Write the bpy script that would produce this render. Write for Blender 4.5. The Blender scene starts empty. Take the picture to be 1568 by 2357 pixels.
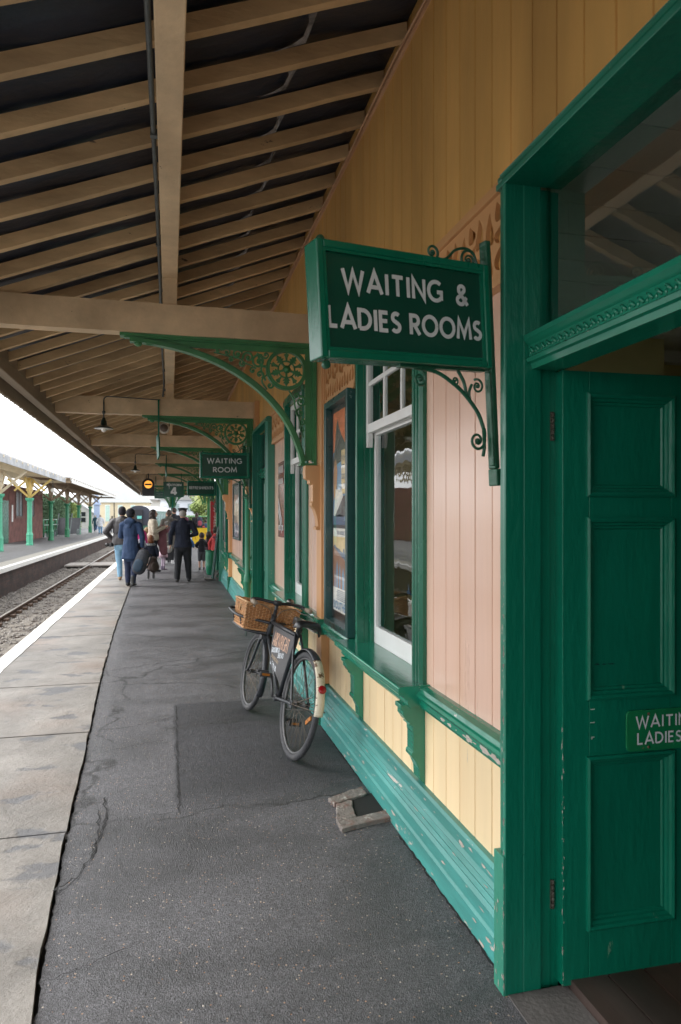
import bpy, bmesh, math, random
from mathutils import Vector, Matrix
R = math.radians
sc = bpy.context.scene
COL = sc.collection
random.seed(7)

# ---------------------------------------------------------------- camera, sky, sun, exposure
YAW = math.atan(393/1571)
cam_d = bpy.data.cameras.new('camera'); cam = bpy.data.objects.new('camera', cam_d); COL.objects.link(cam)
cam.location = (0, 0, 1.6); cam.rotation_euler = (R(90), 0, -YAW)
cam_d.sensor_fit = 'VERTICAL'; cam_d.sensor_height = 36; cam_d.lens = 24.0
cam_d.shift_y = 11.5/2357; cam_d.clip_start = 0.05; cam_d.clip_end = 3000
cam_d.dof.use_dof = True; cam_d.dof.focus_distance = 4.5; cam_d.dof.aperture_fstop = 5.6
sc.camera = cam
SUN_EL, SUN_AZ = 48, -75     # azimuth from +Y towards +X
w = bpy.data.worlds.new('World'); sc.world = w; w.use_nodes = True
nt = w.node_tree; nt.nodes.clear()
sky = nt.nodes.new('ShaderNodeTexSky'); sky.sky_type = 'NISHITA'; sky.sun_disc = False
sky.sun_elevation = R(SUN_EL); sky.sun_rotation = R(SUN_AZ); sky.dust_density = 3.0; sky.air_density = 1.0
bw = nt.nodes.new('ShaderNodeRGBToBW'); mx = nt.nodes.new('ShaderNodeMixRGB'); mx.inputs[0].default_value = 0.80
bg = nt.nodes.new('ShaderNodeBackground'); bg.inputs[1].default_value = 0.15
ow = nt.nodes.new('ShaderNodeOutputWorld')
nt.links.new(sky.outputs[0], bw.inputs[0]); nt.links.new(sky.outputs[0], mx.inputs[1]); nt.links.new(bw.outputs[0], mx.inputs[2])
ov = nt.nodes.new('ShaderNodeMixRGB'); ov.inputs[0].default_value = .55; ov.inputs[2].default_value = (9.5, 9.7, 10.0, 1)   # even cloud cover
nt.links.new(mx.outputs[0], ov.inputs[1]); nt.links.new(ov.outputs[0], bg.inputs[0]); nt.links.new(bg.outputs[0], ow.inputs[0])
sd = bpy.data.lights.new('sun', 'SUN'); sd.energy = 1.3; sd.angle = R(25); sd.color = (1, .97, .92)
so = bpy.data.objects.new('sun', sd); COL.objects.link(so)
sv = Vector((math.sin(R(SUN_AZ))*math.cos(R(SUN_EL)), math.cos(R(SUN_AZ))*math.cos(R(SUN_EL)), math.sin(R(SUN_EL))))
so.rotation_euler = sv.to_track_quat('Z', 'Y').to_euler()
sc.view_settings.view_transform = 'Standard'; sc.view_settings.look = 'None'
sc.view_settings.exposure = 1.35; sc.view_settings.gamma = 1
sc.cycles.max_bounces = 8; sc.cycles.diffuse_bounces = 5; sc.cycles.glossy_bounces = 4
sc.cycles.transparent_max_bounces = 12; sc.cycles.use_denoising = True
sc.cycles.sample_clamp_indirect = 6

# ---------------------------------------------------------------- materials
def _n(nt, t, **k):
    n = nt.nodes.new(t)
    for a, b in k.items(): setattr(n, a, b)
    return n
MATS = {}
def mat(name, col, rough=.5, var=.12, vscale=3.0, stretch=(1, 1, 1), bump=.15, bscale=60, metal=0.0, spec=.5,
        chips=0, chipcol=(.6, .57, .5), chscale=9, dirt=0, dirtcol=(.08, .07, .05), emit=None, estr=0, coat=0, sss=0, board=0, rnd=0):
    """painted / plain surface: colour mottling, optional flaking chips and grime, fine bump"""
    if name in MATS: return MATS[name]
    m = bpy.data.materials.new(name); m.use_nodes = True; nt = m.node_tree; L = nt.links.new
    b = nt.nodes['Principled BSDF']
    tc = _n(nt, 'ShaderNodeTexCoord'); mp = _n(nt, 'ShaderNodeMapping'); mp.inputs['Scale'].default_value = stretch
    L(tc.outputs['Object'], mp.inputs[0])
    n1 = _n(nt, 'ShaderNodeTexNoise'); n1.inputs['Scale'].default_value = vscale; n1.inputs['Detail'].default_value = 6
    n1.inputs['Roughness'].default_value = .65; L(mp.outputs[0], n1.inputs[0])
    cr = _n(nt, 'ShaderNodeMapRange'); cr.inputs[1].default_value = .3; cr.inputs[2].default_value = .7
    cr.inputs[3].default_value = 1-var; cr.inputs[4].default_value = 1+var; L(n1.outputs[0], cr.inputs[0])
    mu = _n(nt, 'ShaderNodeVectorMath', operation='SCALE'); mu.inputs[0].default_value = col[:3]
    L(cr.outputs[0], mu.inputs['Scale']); c = mu.outputs[0]
    if board or rnd:                                     # each board / each member a shade of its own
        wn = _n(nt, 'ShaderNodeTexWhiteNoise', noise_dimensions='1D')
        if board:
            sy = _n(nt, 'ShaderNodeSeparateXYZ'); L(tc.outputs['Object'], sy.inputs[0]); dv = _n(nt, 'ShaderNodeMath', operation='DIVIDE'); dv.inputs[1].default_value = board
            fl = _n(nt, 'ShaderNodeMath', operation='FLOOR'); L(sy.outputs[1], dv.inputs[0]); L(dv.outputs[0], fl.inputs[0]); L(fl.outputs[0], wn.inputs['W'])
        else:
            oi = _n(nt, 'ShaderNodeObjectInfo'); L(oi.outputs['Random'], wn.inputs['W'])
        wr = _n(nt, 'ShaderNodeMapRange'); wr.inputs[3].default_value = 1-(rnd or .05); wr.inputs[4].default_value = 1+(rnd or .05); L(wn.outputs[0], wr.inputs[0])
        m5 = _n(nt, 'ShaderNodeVectorMath', operation='SCALE'); L(c, m5.inputs[0]); L(wr.outputs[0], m5.inputs['Scale']); c = m5.outputs[0]
    if dirt:
        n2 = _n(nt, 'ShaderNodeTexNoise'); n2.inputs['Scale'].default_value = vscale*.6; n2.inputs['Detail'].default_value = 8
        n2.inputs['Distortion'].default_value = .6; L(mp.outputs[0], n2.inputs[0])
        r2 = _n(nt, 'ShaderNodeMapRange'); r2.inputs[1].default_value = .48; r2.inputs[2].default_value = .72; r2.inputs[4].default_value = dirt
        L(n2.outputs[0], r2.inputs[0]); m2 = _n(nt, 'ShaderNodeMixRGB'); m2.inputs[2].default_value = (*dirtcol, 1)
        L(r2.outputs[0], m2.inputs[0]); L(c, m2.inputs[1]); c = m2.outputs[0]
    if chips:
        n3 = _n(nt, 'ShaderNodeTexNoise'); n3.inputs['Scale'].default_value = chscale; n3.inputs['Detail'].default_value = 9
        n3.inputs['Roughness'].default_value = .72; L(mp.outputs[0], n3.inputs[0])
        r3 = _n(nt, 'ShaderNodeMapRange'); r3.inputs[1].default_value = .70-chips*.2; r3.inputs[2].default_value = .72-chips*.2
        L(n3.outputs[0], r3.inputs[0]); m3 = _n(nt, 'ShaderNodeMixRGB'); m3.inputs[2].default_value = (*chipcol, 1)
        L(r3.outputs[0], m3.inputs[0]); L(c, m3.inputs[1]); c = m3.outputs[0]
    L(c, b.inputs['Base Color'])
    rr = _n(nt, 'ShaderNodeMapRange'); rr.inputs[3].default_value = max(.02, rough*.8); rr.inputs[4].default_value = min(1, rough*1.25)
    L(n1.outputs[0], rr.inputs[0]); L(rr.outputs[0], b.inputs['Roughness'])
    b.inputs['Metallic'].default_value = metal; b.inputs['Specular IOR Level'].default_value = spec
    if coat: b.inputs['Coat Weight'].default_value = coat; b.inputs['Coat Roughness'].default_value = .15
    if sss: b.inputs['Subsurface Weight'].default_value = sss; b.inputs['Subsurface Radius'].default_value = (.01, .005, .003)
    if emit: b.inputs['Emission Color'].default_value = (*emit, 1); b.inputs['Emission Strength'].default_value = estr
    if bump:
        nb = _n(nt, 'ShaderNodeTexNoise'); nb.inputs['Scale'].default_value = bscale; nb.inputs['Detail'].default_value = 5
        L(mp.outputs[0], nb.inputs[0]); bp = _n(nt, 'ShaderNodeBump'); bp.inputs['Strength'].default_value = bump
        bp.inputs['Distance'].default_value = .01; L(nb.outputs[0], bp.inputs['Height']); L(bp.outputs[0], b.inputs['Normal'])
    MATS[name] = m
    return m

def asphalt(name, col, speck=.5, sc_=1.0, patch=None):
    m = bpy.data.materials.new(name); m.use_nodes = True; nt = m.node_tree; L = nt.links.new; b = nt.nodes['Principled BSDF']
    tc = _n(nt, 'ShaderNodeTexCoord'); v = tc.outputs['Object']
    big = _n(nt, 'ShaderNodeTexNoise'); big.inputs['Scale'].default_value = 1.3; big.inputs['Detail'].default_value = 12; big.inputs['Roughness'].default_value = .72
    big.inputs['Distortion'].default_value = .8; bmp = _n(nt, 'ShaderNodeMapping'); bmp.inputs['Scale'].default_value = (.55, 1.25, 1); L(v, bmp.inputs[0]); L(bmp.outputs[0], big.inputs[0])
    rp = _n(nt, 'ShaderNodeValToRGB'); e = rp.color_ramp.elements
    e[0].position = .34; e[0].color = (*[k*.38 for k in col], 1); e[1].position = .66; e[1].color = (*[k*1.6 for k in col], 1)
    L(big.outputs[0], rp.inputs[0])
    fine = _n(nt, 'ShaderNodeTexVoronoi'); fine.inputs['Scale'].default_value = 170*sc_; L(v, fine.inputs[0])
    hs = _n(nt, 'ShaderNodeMapRange'); hs.inputs[1].default_value = 0; hs.inputs[2].default_value = 1; hs.inputs[3].default_value = .5; hs.inputs[4].default_value = 1.55
    sx = _n(nt, 'ShaderNodeSeparateColor'); L(fine.outputs['Color'], sx.inputs[0]); L(sx.outputs[0], hs.inputs[0])
    mu = _n(nt, 'ShaderNodeVectorMath', operation='SCALE'); L(rp.outputs[0], mu.inputs[0]); L(hs.outputs[0], mu.inputs['Scale'])
    # pale and rusty grit
    g = _n(nt, 'ShaderNodeTexVoronoi'); g.inputs['Scale'].default_value = 84; L(v, g.inputs[0])
    sg = _n(nt, 'ShaderNodeSeparateColor'); L(g.outputs['Color'], sg.inputs[0])
    gt = _n(nt, 'ShaderNodeMath', operation='GREATER_THAN'); gt.inputs[1].default_value = 1-.09*speck; L(sg.outputs[0], gt.inputs[0])
    ld = _n(nt, 'ShaderNodeMath', operation='LESS_THAN'); ld.inputs[1].default_value = .30; L(g.outputs['Distance'], ld.inputs[0])
    am = _n(nt, 'ShaderNodeMath', operation='MULTIPLY'); L(gt.outputs[0], am.inputs[0]); L(ld.outputs[0], am.inputs[1])
    gc = _n(nt, 'ShaderNodeValToRGB'); ee = gc.color_ramp.elements; ee[0].color = (.42, .38, .32, 1); ee[1].color = (.30, .15, .07, 1); L(sg.outputs[1], gc.inputs[0])
    mg = _n(nt, 'ShaderNodeMixRGB'); L(am.outputs[0], mg.inputs[0]); L(mu.outputs[0], mg.inputs[1]); L(gc.outputs[0], mg.inputs[2])
    # thin wandering cracks
    dn = _n(nt, 'ShaderNodeTexNoise'); dn.inputs['Scale'].default_value = 2.5; dn.inputs['Detail'].default_value = 6; L(v, dn.inputs[0])
    va = _n(nt, 'ShaderNodeVectorMath', operation='MULTIPLY_ADD'); va.inputs[1].default_value = (.6, .6, 0); L(dn.outputs['Color'], va.inputs[0]); L(v, va.inputs[2])
    ck = _n(nt, 'ShaderNodeTexVoronoi', feature='DISTANCE_TO_EDGE'); ck.inputs['Scale'].default_value = .42; L(va.outputs[0], ck.inputs[0])
    cl = _n(nt, 'ShaderNodeMapRange'); cl.inputs[1].default_value = 0; cl.inputs[2].default_value = .009; cl.inputs[3].default_value = 1; cl.inputs[4].default_value = 0
    L(ck.outputs['Distance'], cl.inputs[0])
    ms = _n(nt, 'ShaderNodeMapRange'); ms.inputs[1].default_value = .40; ms.inputs[2].default_value = .50; L(big.outputs[0], ms.inputs[0])
    cm = _n(nt, 'ShaderNodeMath', operation='MULTIPLY'); L(cl.outputs[0], cm.inputs[0]); L(ms.outputs[0], cm.inputs[1])
    mc = _n(nt, 'ShaderNodeMixRGB'); mc.inputs[2].default_value = (.008, .008, .008, 1); L(cm.outputs[0], mc.inputs[0]); L(mg.outputs[0], mc.inputs[1])
    if patch:                                            # darker relaid area: crisp on two sides, feathered towards the near side
        x0, x1, y0, y1 = patch
        wn = _n(nt, 'ShaderNodeTexNoise'); wn.inputs['Scale'].default_value = 7; wn.inputs['Detail'].default_value = 8; L(v, wn.inputs[0])
        wa = _n(nt, 'ShaderNodeVectorMath', operation='MULTIPLY_ADD'); wa.inputs[1].default_value = (.05, .05, 0); L(wn.outputs['Color'], wa.inputs[0]); L(v, wa.inputs[2])
        sp = _n(nt, 'ShaderNodeSeparateXYZ'); L(wa.outputs[0], sp.inputs[0]); fac = None
        for ax, lo, hi in ((0, x0, x0+.012), (1, y1+.025, y1+.01), (1, y0-.25, y0+.35), (0, x1+2, x1+1)):
            mr = _n(nt, 'ShaderNodeMapRange', interpolation_type='SMOOTHSTEP'); mr.inputs[1].default_value = lo; mr.inputs[2].default_value = hi
            if lo > hi: mr.inputs[1].default_value = hi; mr.inputs[2].default_value = lo; mr.inputs[3].default_value = 1; mr.inputs[4].default_value = 0
            L(sp.outputs[ax], mr.inputs[0])
            if fac is None: fac = mr.outputs[0]
            else: q_ = _n(nt, 'ShaderNodeMath', operation='MULTIPLY'); L(fac, q_.inputs[0]); L(mr.outputs[0], q_.inputs[1]); fac = q_.outputs[0]
        f3 = _n(nt, 'ShaderNodeMath', operation='MULTIPLY'); f3.inputs[1].default_value = .80; L(fac, f3.inputs[0])
        mp_ = _n(nt, 'ShaderNodeMixRGB', blend_type='MULTIPLY'); mp_.inputs[2].default_value = (.22, .23, .26, 1); L(f3.outputs[0], mp_.inputs[0]); L(mc.outputs[0], mp_.inputs[1]); mc = mp_
    L(mc.outputs[0], b.inputs['Base Color'])
    rr = _n(nt, 'ShaderNodeMapRange'); rr.inputs[1].default_value = .35; rr.inputs[2].default_value = .65; rr.inputs[3].default_value = .33; rr.inputs[4].default_value = .72
    L(big.outputs[0], rr.inputs[0]); L(rr.outputs[0], b.inputs['Roughness'])
    mid = _n(nt, 'ShaderNodeTexNoise'); mid.inputs['Scale'].default_value = 9; mid.inputs['Detail'].default_value = 10; mid.inputs['Roughness'].default_value = .8; L(v, mid.inputs[0])
    ad = _n(nt, 'ShaderNodeMath', operation='MULTIPLY_ADD'); ad.inputs[1].default_value = .25; L(fine.outputs['Distance'], ad.inputs[0]); L(mid.outputs[0], ad.inputs[2])
    bp = _n(nt, 'ShaderNodeBump'); bp.inputs['Strength'].default_value = .8; bp.inputs['Distance'].default_value = .02
    L(ad.outputs[0], bp.inputs['Height']); L(bp.outputs[0], b.inputs['Normal'])
    return m

def brick(name, c1, c2, mortar, scale=1.0, axis='YZ'):
    m = bpy.data.materials.new(name); m.use_nodes = True; nt = m.node_tree; L = nt.links.new; b = nt.nodes['Principled BSDF']
    tc = _n(nt, 'ShaderNodeTexCoord'); sp = _n(nt, 'ShaderNodeSeparateXYZ'); cb = _n(nt, 'ShaderNodeCombineXYZ'); L(tc.outputs['Object'], sp.inputs[0])
    ad = _n(nt, 'ShaderNodeMath', operation='ADD'); L(sp.outputs[0], ad.inputs[0]); L(sp.outputs[1], ad.inputs[1])
    L(ad.outputs[0], cb.inputs[0]); L(sp.outputs[2], cb.inputs[1])
    bt = _n(nt, 'ShaderNodeTexBrick'); bt.inputs['Color1'].default_value = (*c1, 1); bt.inputs['Color2'].default_value = (*c2, 1); bt.inputs['Mortar'].default_value = (*mortar, 1)
    bt.inputs['Scale'].default_value = 1; bt.inputs['Brick Width'].default_value = .225*scale; bt.inputs['Row Height'].default_value = .075*scale; bt.inputs['Mortar Size'].default_value = .008*scale
    L(cb.outputs[0], bt.inputs[0])
    n = _n(nt, 'ShaderNodeTexNoise'); n.inputs['Scale'].default_value = 2; n.inputs['Detail'].default_value = 8; L(tc.outputs['Object'], n.inputs[0])
    r = _n(nt, 'ShaderNodeMapRange'); r.inputs[1].default_value = .3; r.inputs[2].default_value = .7; r.inputs[3].default_value = .55; r.inputs[4].default_value = 1.3; L(n.outputs[0], r.inputs[0])
    mu = _n(nt, 'ShaderNodeVectorMath', operation='SCALE'); L(bt.outputs[0], mu.inputs[0]); L(r.outputs[0], mu.inputs['Scale']); L(mu.outputs[0], b.inputs['Base Color'])
    b.inputs['Roughness'].default_value = .85
    bp = _n(nt, 'ShaderNodeBump'); bp.inputs['Strength'].default_value = .5; bp.inputs['Distance'].default_value = .01; bp.invert = True
    L(bt.outputs['Fac'], bp.inputs['Height']); L(bp.outputs[0], b.inputs['Normal'])
    return m

def glass(name, wave=.05, tint=(.9, .95, .95), bscale=5, refl=1.25):
    """window pane: mirror by Fresnel over a clear sheet, slightly wavy old glass"""
    m = bpy.data.materials.new(name); m.use_nodes = True; nt = m.node_tree; L = nt.links.new; nt.nodes.clear()
    o = _n(nt, 'ShaderNodeOutputMaterial'); mixs = _n(nt, 'ShaderNodeMixShader'); gl = _n(nt, 'ShaderNodeBsdfGlossy'); tr = _n(nt, 'ShaderNodeBsdfTransparent')
    tr.inputs[0].default_value = (*tint, 1); gl.inputs['Roughness'].default_value = .015
    fr = _n(nt, 'ShaderNodeFresnel'); fr.inputs[0].default_value = 1.55
    mu = _n(nt, 'ShaderNodeMath', operation='MULTIPLY_ADD'); mu.inputs[1].default_value = refl; mu.inputs[2].default_value = .02; mu.use_clamp = True
    ge = _n(nt, 'ShaderNodeNewGeometry'); iv = _n(nt, 'ShaderNodeMath', operation='SUBTRACT'); iv.inputs[0].default_value = 1; L(ge.outputs['Backfacing'], iv.inputs[1]); m0 = _n(nt, 'ShaderNodeMath', operation='MULTIPLY'); L(iv.outputs[0], m0.inputs[0])
    tc = _n(nt, 'ShaderNodeTexCoord'); mp = _n(nt, 'ShaderNodeMapping'); mp.inputs['Scale'].default_value = (1, 1, .35)
    n = _n(nt, 'ShaderNodeTexNoise'); n.inputs['Scale'].default_value = bscale; n.inputs['Detail'].default_value = 2.5
    L(tc.outputs['Object'], mp.inputs[0]); L(mp.outputs[0], n.inputs[0])
    bp = _n(nt, 'ShaderNodeBump'); bp.inputs['Strength'].default_value = wave; bp.inputs['Distance'].default_value = .03; L(n.outputs[0], bp.inputs['Height'])
    L(bp.outputs[0], gl.inputs['Normal']); L(fr.outputs[0], mu.inputs[0]); L(mu.outputs[0], m0.inputs[1]); L(m0.outputs[0], mixs.inputs[0])
    L(tr.outputs[0], mixs.inputs[1]); L(gl.outputs[0], mixs.inputs[2]); L(mixs.outputs[0], o.inputs[0])
    MATS[name] = m
    return m

# ---------------------------------------------------------------- mesh helpers
class MB:
    def __init__(s): s.v = []; s.f = []; s.sm = []
    def add(s, vs, fs, smooth=False):
        o = len(s.v); s.v += [tuple(p) for p in vs]
        s.f += [tuple(i+o for i in f) for f in fs]; s.sm += [smooth]*len(fs); return s
    def box(s, x0, x1, y0, y1, z0, z1, M=None):
        vs = [Vector((x, y, z)) for x in (x0, x1) for y in (y0, y1) for z in (z0, z1)]
        if M: vs = [M @ p for p in vs]
        return s.add(vs, [(0, 1, 3, 2), (4, 6, 7, 5), (0, 4, 5, 1), (2, 3, 7, 6), (0, 2, 6, 4), (1, 5, 7, 3)])
    def bar(s, p0, p1, wd, hg, up=(0, 0, 1)):
        """rectangular bar from p0 to p1, wd across, hg along up"""
        p0, p1 = Vector(p0), Vector(p1); d = (p1-p0).normalized(); u = Vector(up); r = d.cross(u)
        if r.length < 1e-5: r = d.cross(Vector((1, 0, 0)))
        r.normalize(); u = r.cross(d).normalized(); r *= wd/2; u *= hg/2
        vs = [p+a*r+b*u for p in (p0, p1) for a in (-1, 1) for b in (-1, 1)]
        return s.add(vs, [(0, 1, 3, 2), (4, 6, 7, 5), (0, 4, 5, 1), (2, 3, 7, 6), (0, 2, 6, 4), (1, 5, 7, 3)])
    def tube(s, pts, r, n=8, closed=False, cap=True):
        pts = [Vector(p) for p in pts]; m = len(pts)
        if not hasattr(r, '__len__'): r = [r]*m
        vs = []; prev = None
        for i, p in enumerate(pts):
            if closed: t = pts[(i+1) % m]-pts[i-1]
            else: t = pts[min(i+1, m-1)]-pts[max(i-1, 0)]
            t.normalize()
            if prev is None:
                a = Vector((0, 0, 1)) if abs(t.z) < .9 else Vector((1, 0, 0)); a = (a-t*a.dot(t)).normalized()
            else:
                a = prev-t*prev.dot(t); a.normalize()
            prev = a; b = t.cross(a)
            for k in range(n):
                an = 2*math.pi*k/n; vs.append(p+(a*math.cos(an)+b*math.sin(an))*r[i])
        fs = []
        for i in range(m if closed else m-1):
            j = (i+1) % m
            for k in range(n): k2 = (k+1) % n; fs.append((i*n+k, i*n+k2, j*n+k2, j*n+k))
        if not closed and cap: fs += [tuple(range(n-1, -1, -1)), tuple((m-1)*n+k for k in range(n))]
        return s.add(vs, fs, True)
    def ring(s, c, axis, Rr, r, n=48, k=10, a0=0, a1=2*math.pi):
        c = Vector(c); ax = Vector(axis).normalized(); u = ax.orthogonal().normalized()
        if abs(ax.x) > .9: u = Vector((0, 1, 0))
        v = ax.cross(u); full = abs(a1-a0-2*math.pi) < 1e-6
        N = n if full else n+1
        return s.tube([c+(u*math.cos(a0+(a1-a0)*i/n)+v*math.sin(a0+(a1-a0)*i/n))*Rr for i in range(N)], r, k, closed=full)
    def lathe(s, prof, c=(0, 0, 0), axis=(0, 0, 1), n=24, smooth=True):
        c = Vector(c); ax = Vector(axis).normalized(); u = ax.orthogonal().normalized(); v = ax.cross(u)
        vs = [c+ax*h+(u*math.cos(2*math.pi*k/n)+v*math.sin(2*math.pi*k/n))*max(r, 1e-4) for r, h in prof for k in range(n)]
        fs = [(i*n+k, i*n+(k+1) % n, (i+1)*n+(k+1) % n, (i+1)*n+k) for i in range(len(prof)-1) for k in range(n)]
        fs += [tuple(range(n-1, -1, -1)), tuple((len(prof)-1)*n+k for k in range(n))]
        return s.add(vs, fs, smooth)
    def prism(s, poly, o, u, v, th):
        """polygon (a,b) in frame o+a*u+b*v, thickness th along u x v, centred"""
        o, u, v = Vector(o), Vector(u), Vector(v); nrm = u.cross(v).normalized()*(th/2); n = len(poly)
        vs = [o+u*a+v*b-nrm for a, b in poly]+[o+u*a+v*b+nrm for a, b in poly]
        fs = [tuple(range(n-1, -1, -1)), tuple(range(n, 2*n))]+[(i, (i+1) % n, n+(i+1) % n, n+i) for i in range(n)]
        return s.add(vs, fs)
    def sweep_y(s, prof, y0, y1):
        """profile list of (x,z) swept along Y in metre long steps"""
        n = len(prof); m = max(1, math.ceil((y1-y0)/1.0)) if y1-y0 < 60 else 1; vs = [(x, y0+(y1-y0)*j/m, z) for j in range(m+1) for x, z in prof]
        return s.add(vs, [tuple(range(n-1, -1, -1)), tuple(range(m*n, (m+1)*n))]+[(j*n+i, j*n+(i+1) % n, (j+1)*n+(i+1) % n, (j+1)*n+i) for j in range(m) for i in range(n)])
    def ell(s, c, rx, ry, rz, M=None, nu=16, nv=10):
        vs = []; c = Vector(c)
        for i in range(1, nv):
            th = math.pi*i/nv
            for k in range(nu):
                ph = 2*math.pi*k/nu; p = Vector((rx*math.sin(th)*math.cos(ph), ry*math.sin(th)*math.sin(ph), rz*math.cos(th)))
                vs.append(c+(M @ p if M else p))
        a = len(vs); top = Vector((0, 0, rz)); vs.append(c+(M @ top if M else top)); vs.append(c-(M @ top if M else top))
        fs = [(i*nu+k, (i+1)*nu+k, (i+1)*nu+(k+1) % nu, i*nu+(k+1) % nu) for i in range(nv-2) for k in range(nu)]
        fs += [(a, k, (k+1) % nu) for k in range(nu)]+[(a+1, (nv-2)*nu+(k+1) % nu, (nv-2)*nu+k) for k in range(nu)]
        return s.add(vs, fs, True)
    def limb(s, p0, p1, r0, r1, fl=1.0, side=(1, 0, 0), n=14):
        """tapered capsule; fl flattens the section across 'side' (depth = r*fl)"""
        p0, p1 = Vector(p0), Vector(p1); d = p1-p0; L = d.length; d.normalize()
        a = Vector(side); a = a-d*a.dot(d)
        if a.length < 1e-3: a = d.orthogonal()
        a.normalize(); b = d.cross(a); rs = []
        for i in range(1, 5): t = math.pi/2*i/4; rs.append((r0*math.sin(t), -r0*math.cos(t)))
        for i in range(1, 4): t = i/4; rs.append((r0+(r1-r0)*t, L*t))
        for i in range(0, 4): t = math.pi/2*i/4; rs.append((r1*math.cos(t), L+r1*math.sin(t)))
        vs = [p0+d*h+(a*math.cos(2*math.pi*k/n)+b*math.sin(2*math.pi*k/n)*fl)*r for r, h in rs for k in range(n)]
        fs = [(i*n+k, i*n+(k+1) % n, (i+1)*n+(k+1) % n, (i+1)*n+k) for i in range(len(rs)-1) for k in range(n)]
        fs += [tuple(range(n-1, -1, -1)), tuple((len(rs)-1)*n+k for k in range(n))]
        return s.add(vs, fs, True)
    def mesh(s, name, m, off=(0, 0, 0)):
        me = bpy.data.meshes.new(name)
        me.from_pydata([(x-off[0], y-off[1], z-off[2]) for x, y, z in s.v], [], s.f)
        me.polygons.foreach_set('use_smooth', s.sm)
        bm = bmesh.new(); bm.from_mesh(me); bmesh.ops.recalc_face_normals(bm, faces=bm.faces); bm.to_mesh(me); bm.free()
        if m: me.materials.append(m)
        me.update(); return me

def tagp(o, label=None, cat=None, group=None, kind=None):
    if label: o['label'] = label
    if cat: o['category'] = cat
    if group: o['group'] = group
    if kind: o['kind'] = kind
    return o
def wloc(o):
    l = Vector((0, 0, 0))
    while o: l += Vector(o.location); o = o.parent
    return l
def obj(name, mb, m, parent=None, world=False, label=None, loc=(0, 0, 0), bevel=0):
    """one mesh object; world=True: the vertices are world positions and the parent is unrotated"""
    off = wloc(parent) if (world and parent) else Vector(loc) if world else (0, 0, 0)
    me = mb.mesh(name, m, off); o = bpy.data.objects.new(name, me); COL.objects.link(o)
    if parent: o.parent = parent
    elif world: o.location = loc
    else: o.location = loc
    if bevel:
        bv = o.modifiers.new('bevel', 'BEVEL'); bv.width = bevel; bv.segments = 2; bv.limit_method = 'ANGLE'; bv.angle_limit = R(40)
    if label: o['label'] = label
    return o
def thing(name, label, cat, loc=(0, 0, 0), rz=0, group=None):
    o = bpy.data.objects.new(name, None); COL.objects.link(o); o.location = loc; o.rotation_euler = (0, 0, rz); o.empty_display_size = .2
    return tagp(o, label, cat, group)
def struct(name, mb, m, loc=(0, 0, 0)):
    o = obj(name, mb, m, world=True, loc=loc); o['kind'] = 'structure'; return o
def dup(root, loc, rz=None, label=None, group=None):
    def cp(o, par):
        c = o.copy(); COL.objects.link(c)
        if par: c.parent = par
        for ch in o.children: cp(ch, c)
        return c
    r = cp(root, None); r.location = loc
    if rz is not None: r.rotation_euler = (0, 0, rz)
    if label: r['label'] = label
    if group: r['group'] = group
    return r
def loops_mesh(mb, loops, o, u, v, th, pos=0):
    """closed 2D loops (inner ones are holes) extruded by th along u x v"""
    cu = bpy.data.curves.new('c', 'CURVE'); cu.dimensions = '2D'; cu.fill_mode = 'BOTH'; cu.extrude = th/2
    for lp in loops:
        sp = cu.splines.new('POLY'); sp.points.add(len(lp)-1); sp.use_cyclic_u = True
        for i, (a, b) in enumerate(lp): sp.points[i].co = (a, b, 0, 1)
    ob = bpy.data.objects.new('c', cu); COL.objects.link(ob)
    me = bpy.data.meshes.new_from_object(ob.evaluated_get(bpy.context.evaluated_depsgraph_get()))
    o, u, v = Vector(o), Vector(u), Vector(v); nn = u.cross(v).normalized()
    mb.add([o+u*p.co.x+v*p.co.y+nn*p.co.z for p in me.vertices], [tuple(f.vertices) for f in me.polygons])
    bpy.data.objects.remove(ob); bpy.data.curves.remove(cu); bpy.data.meshes.remove(me)

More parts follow.
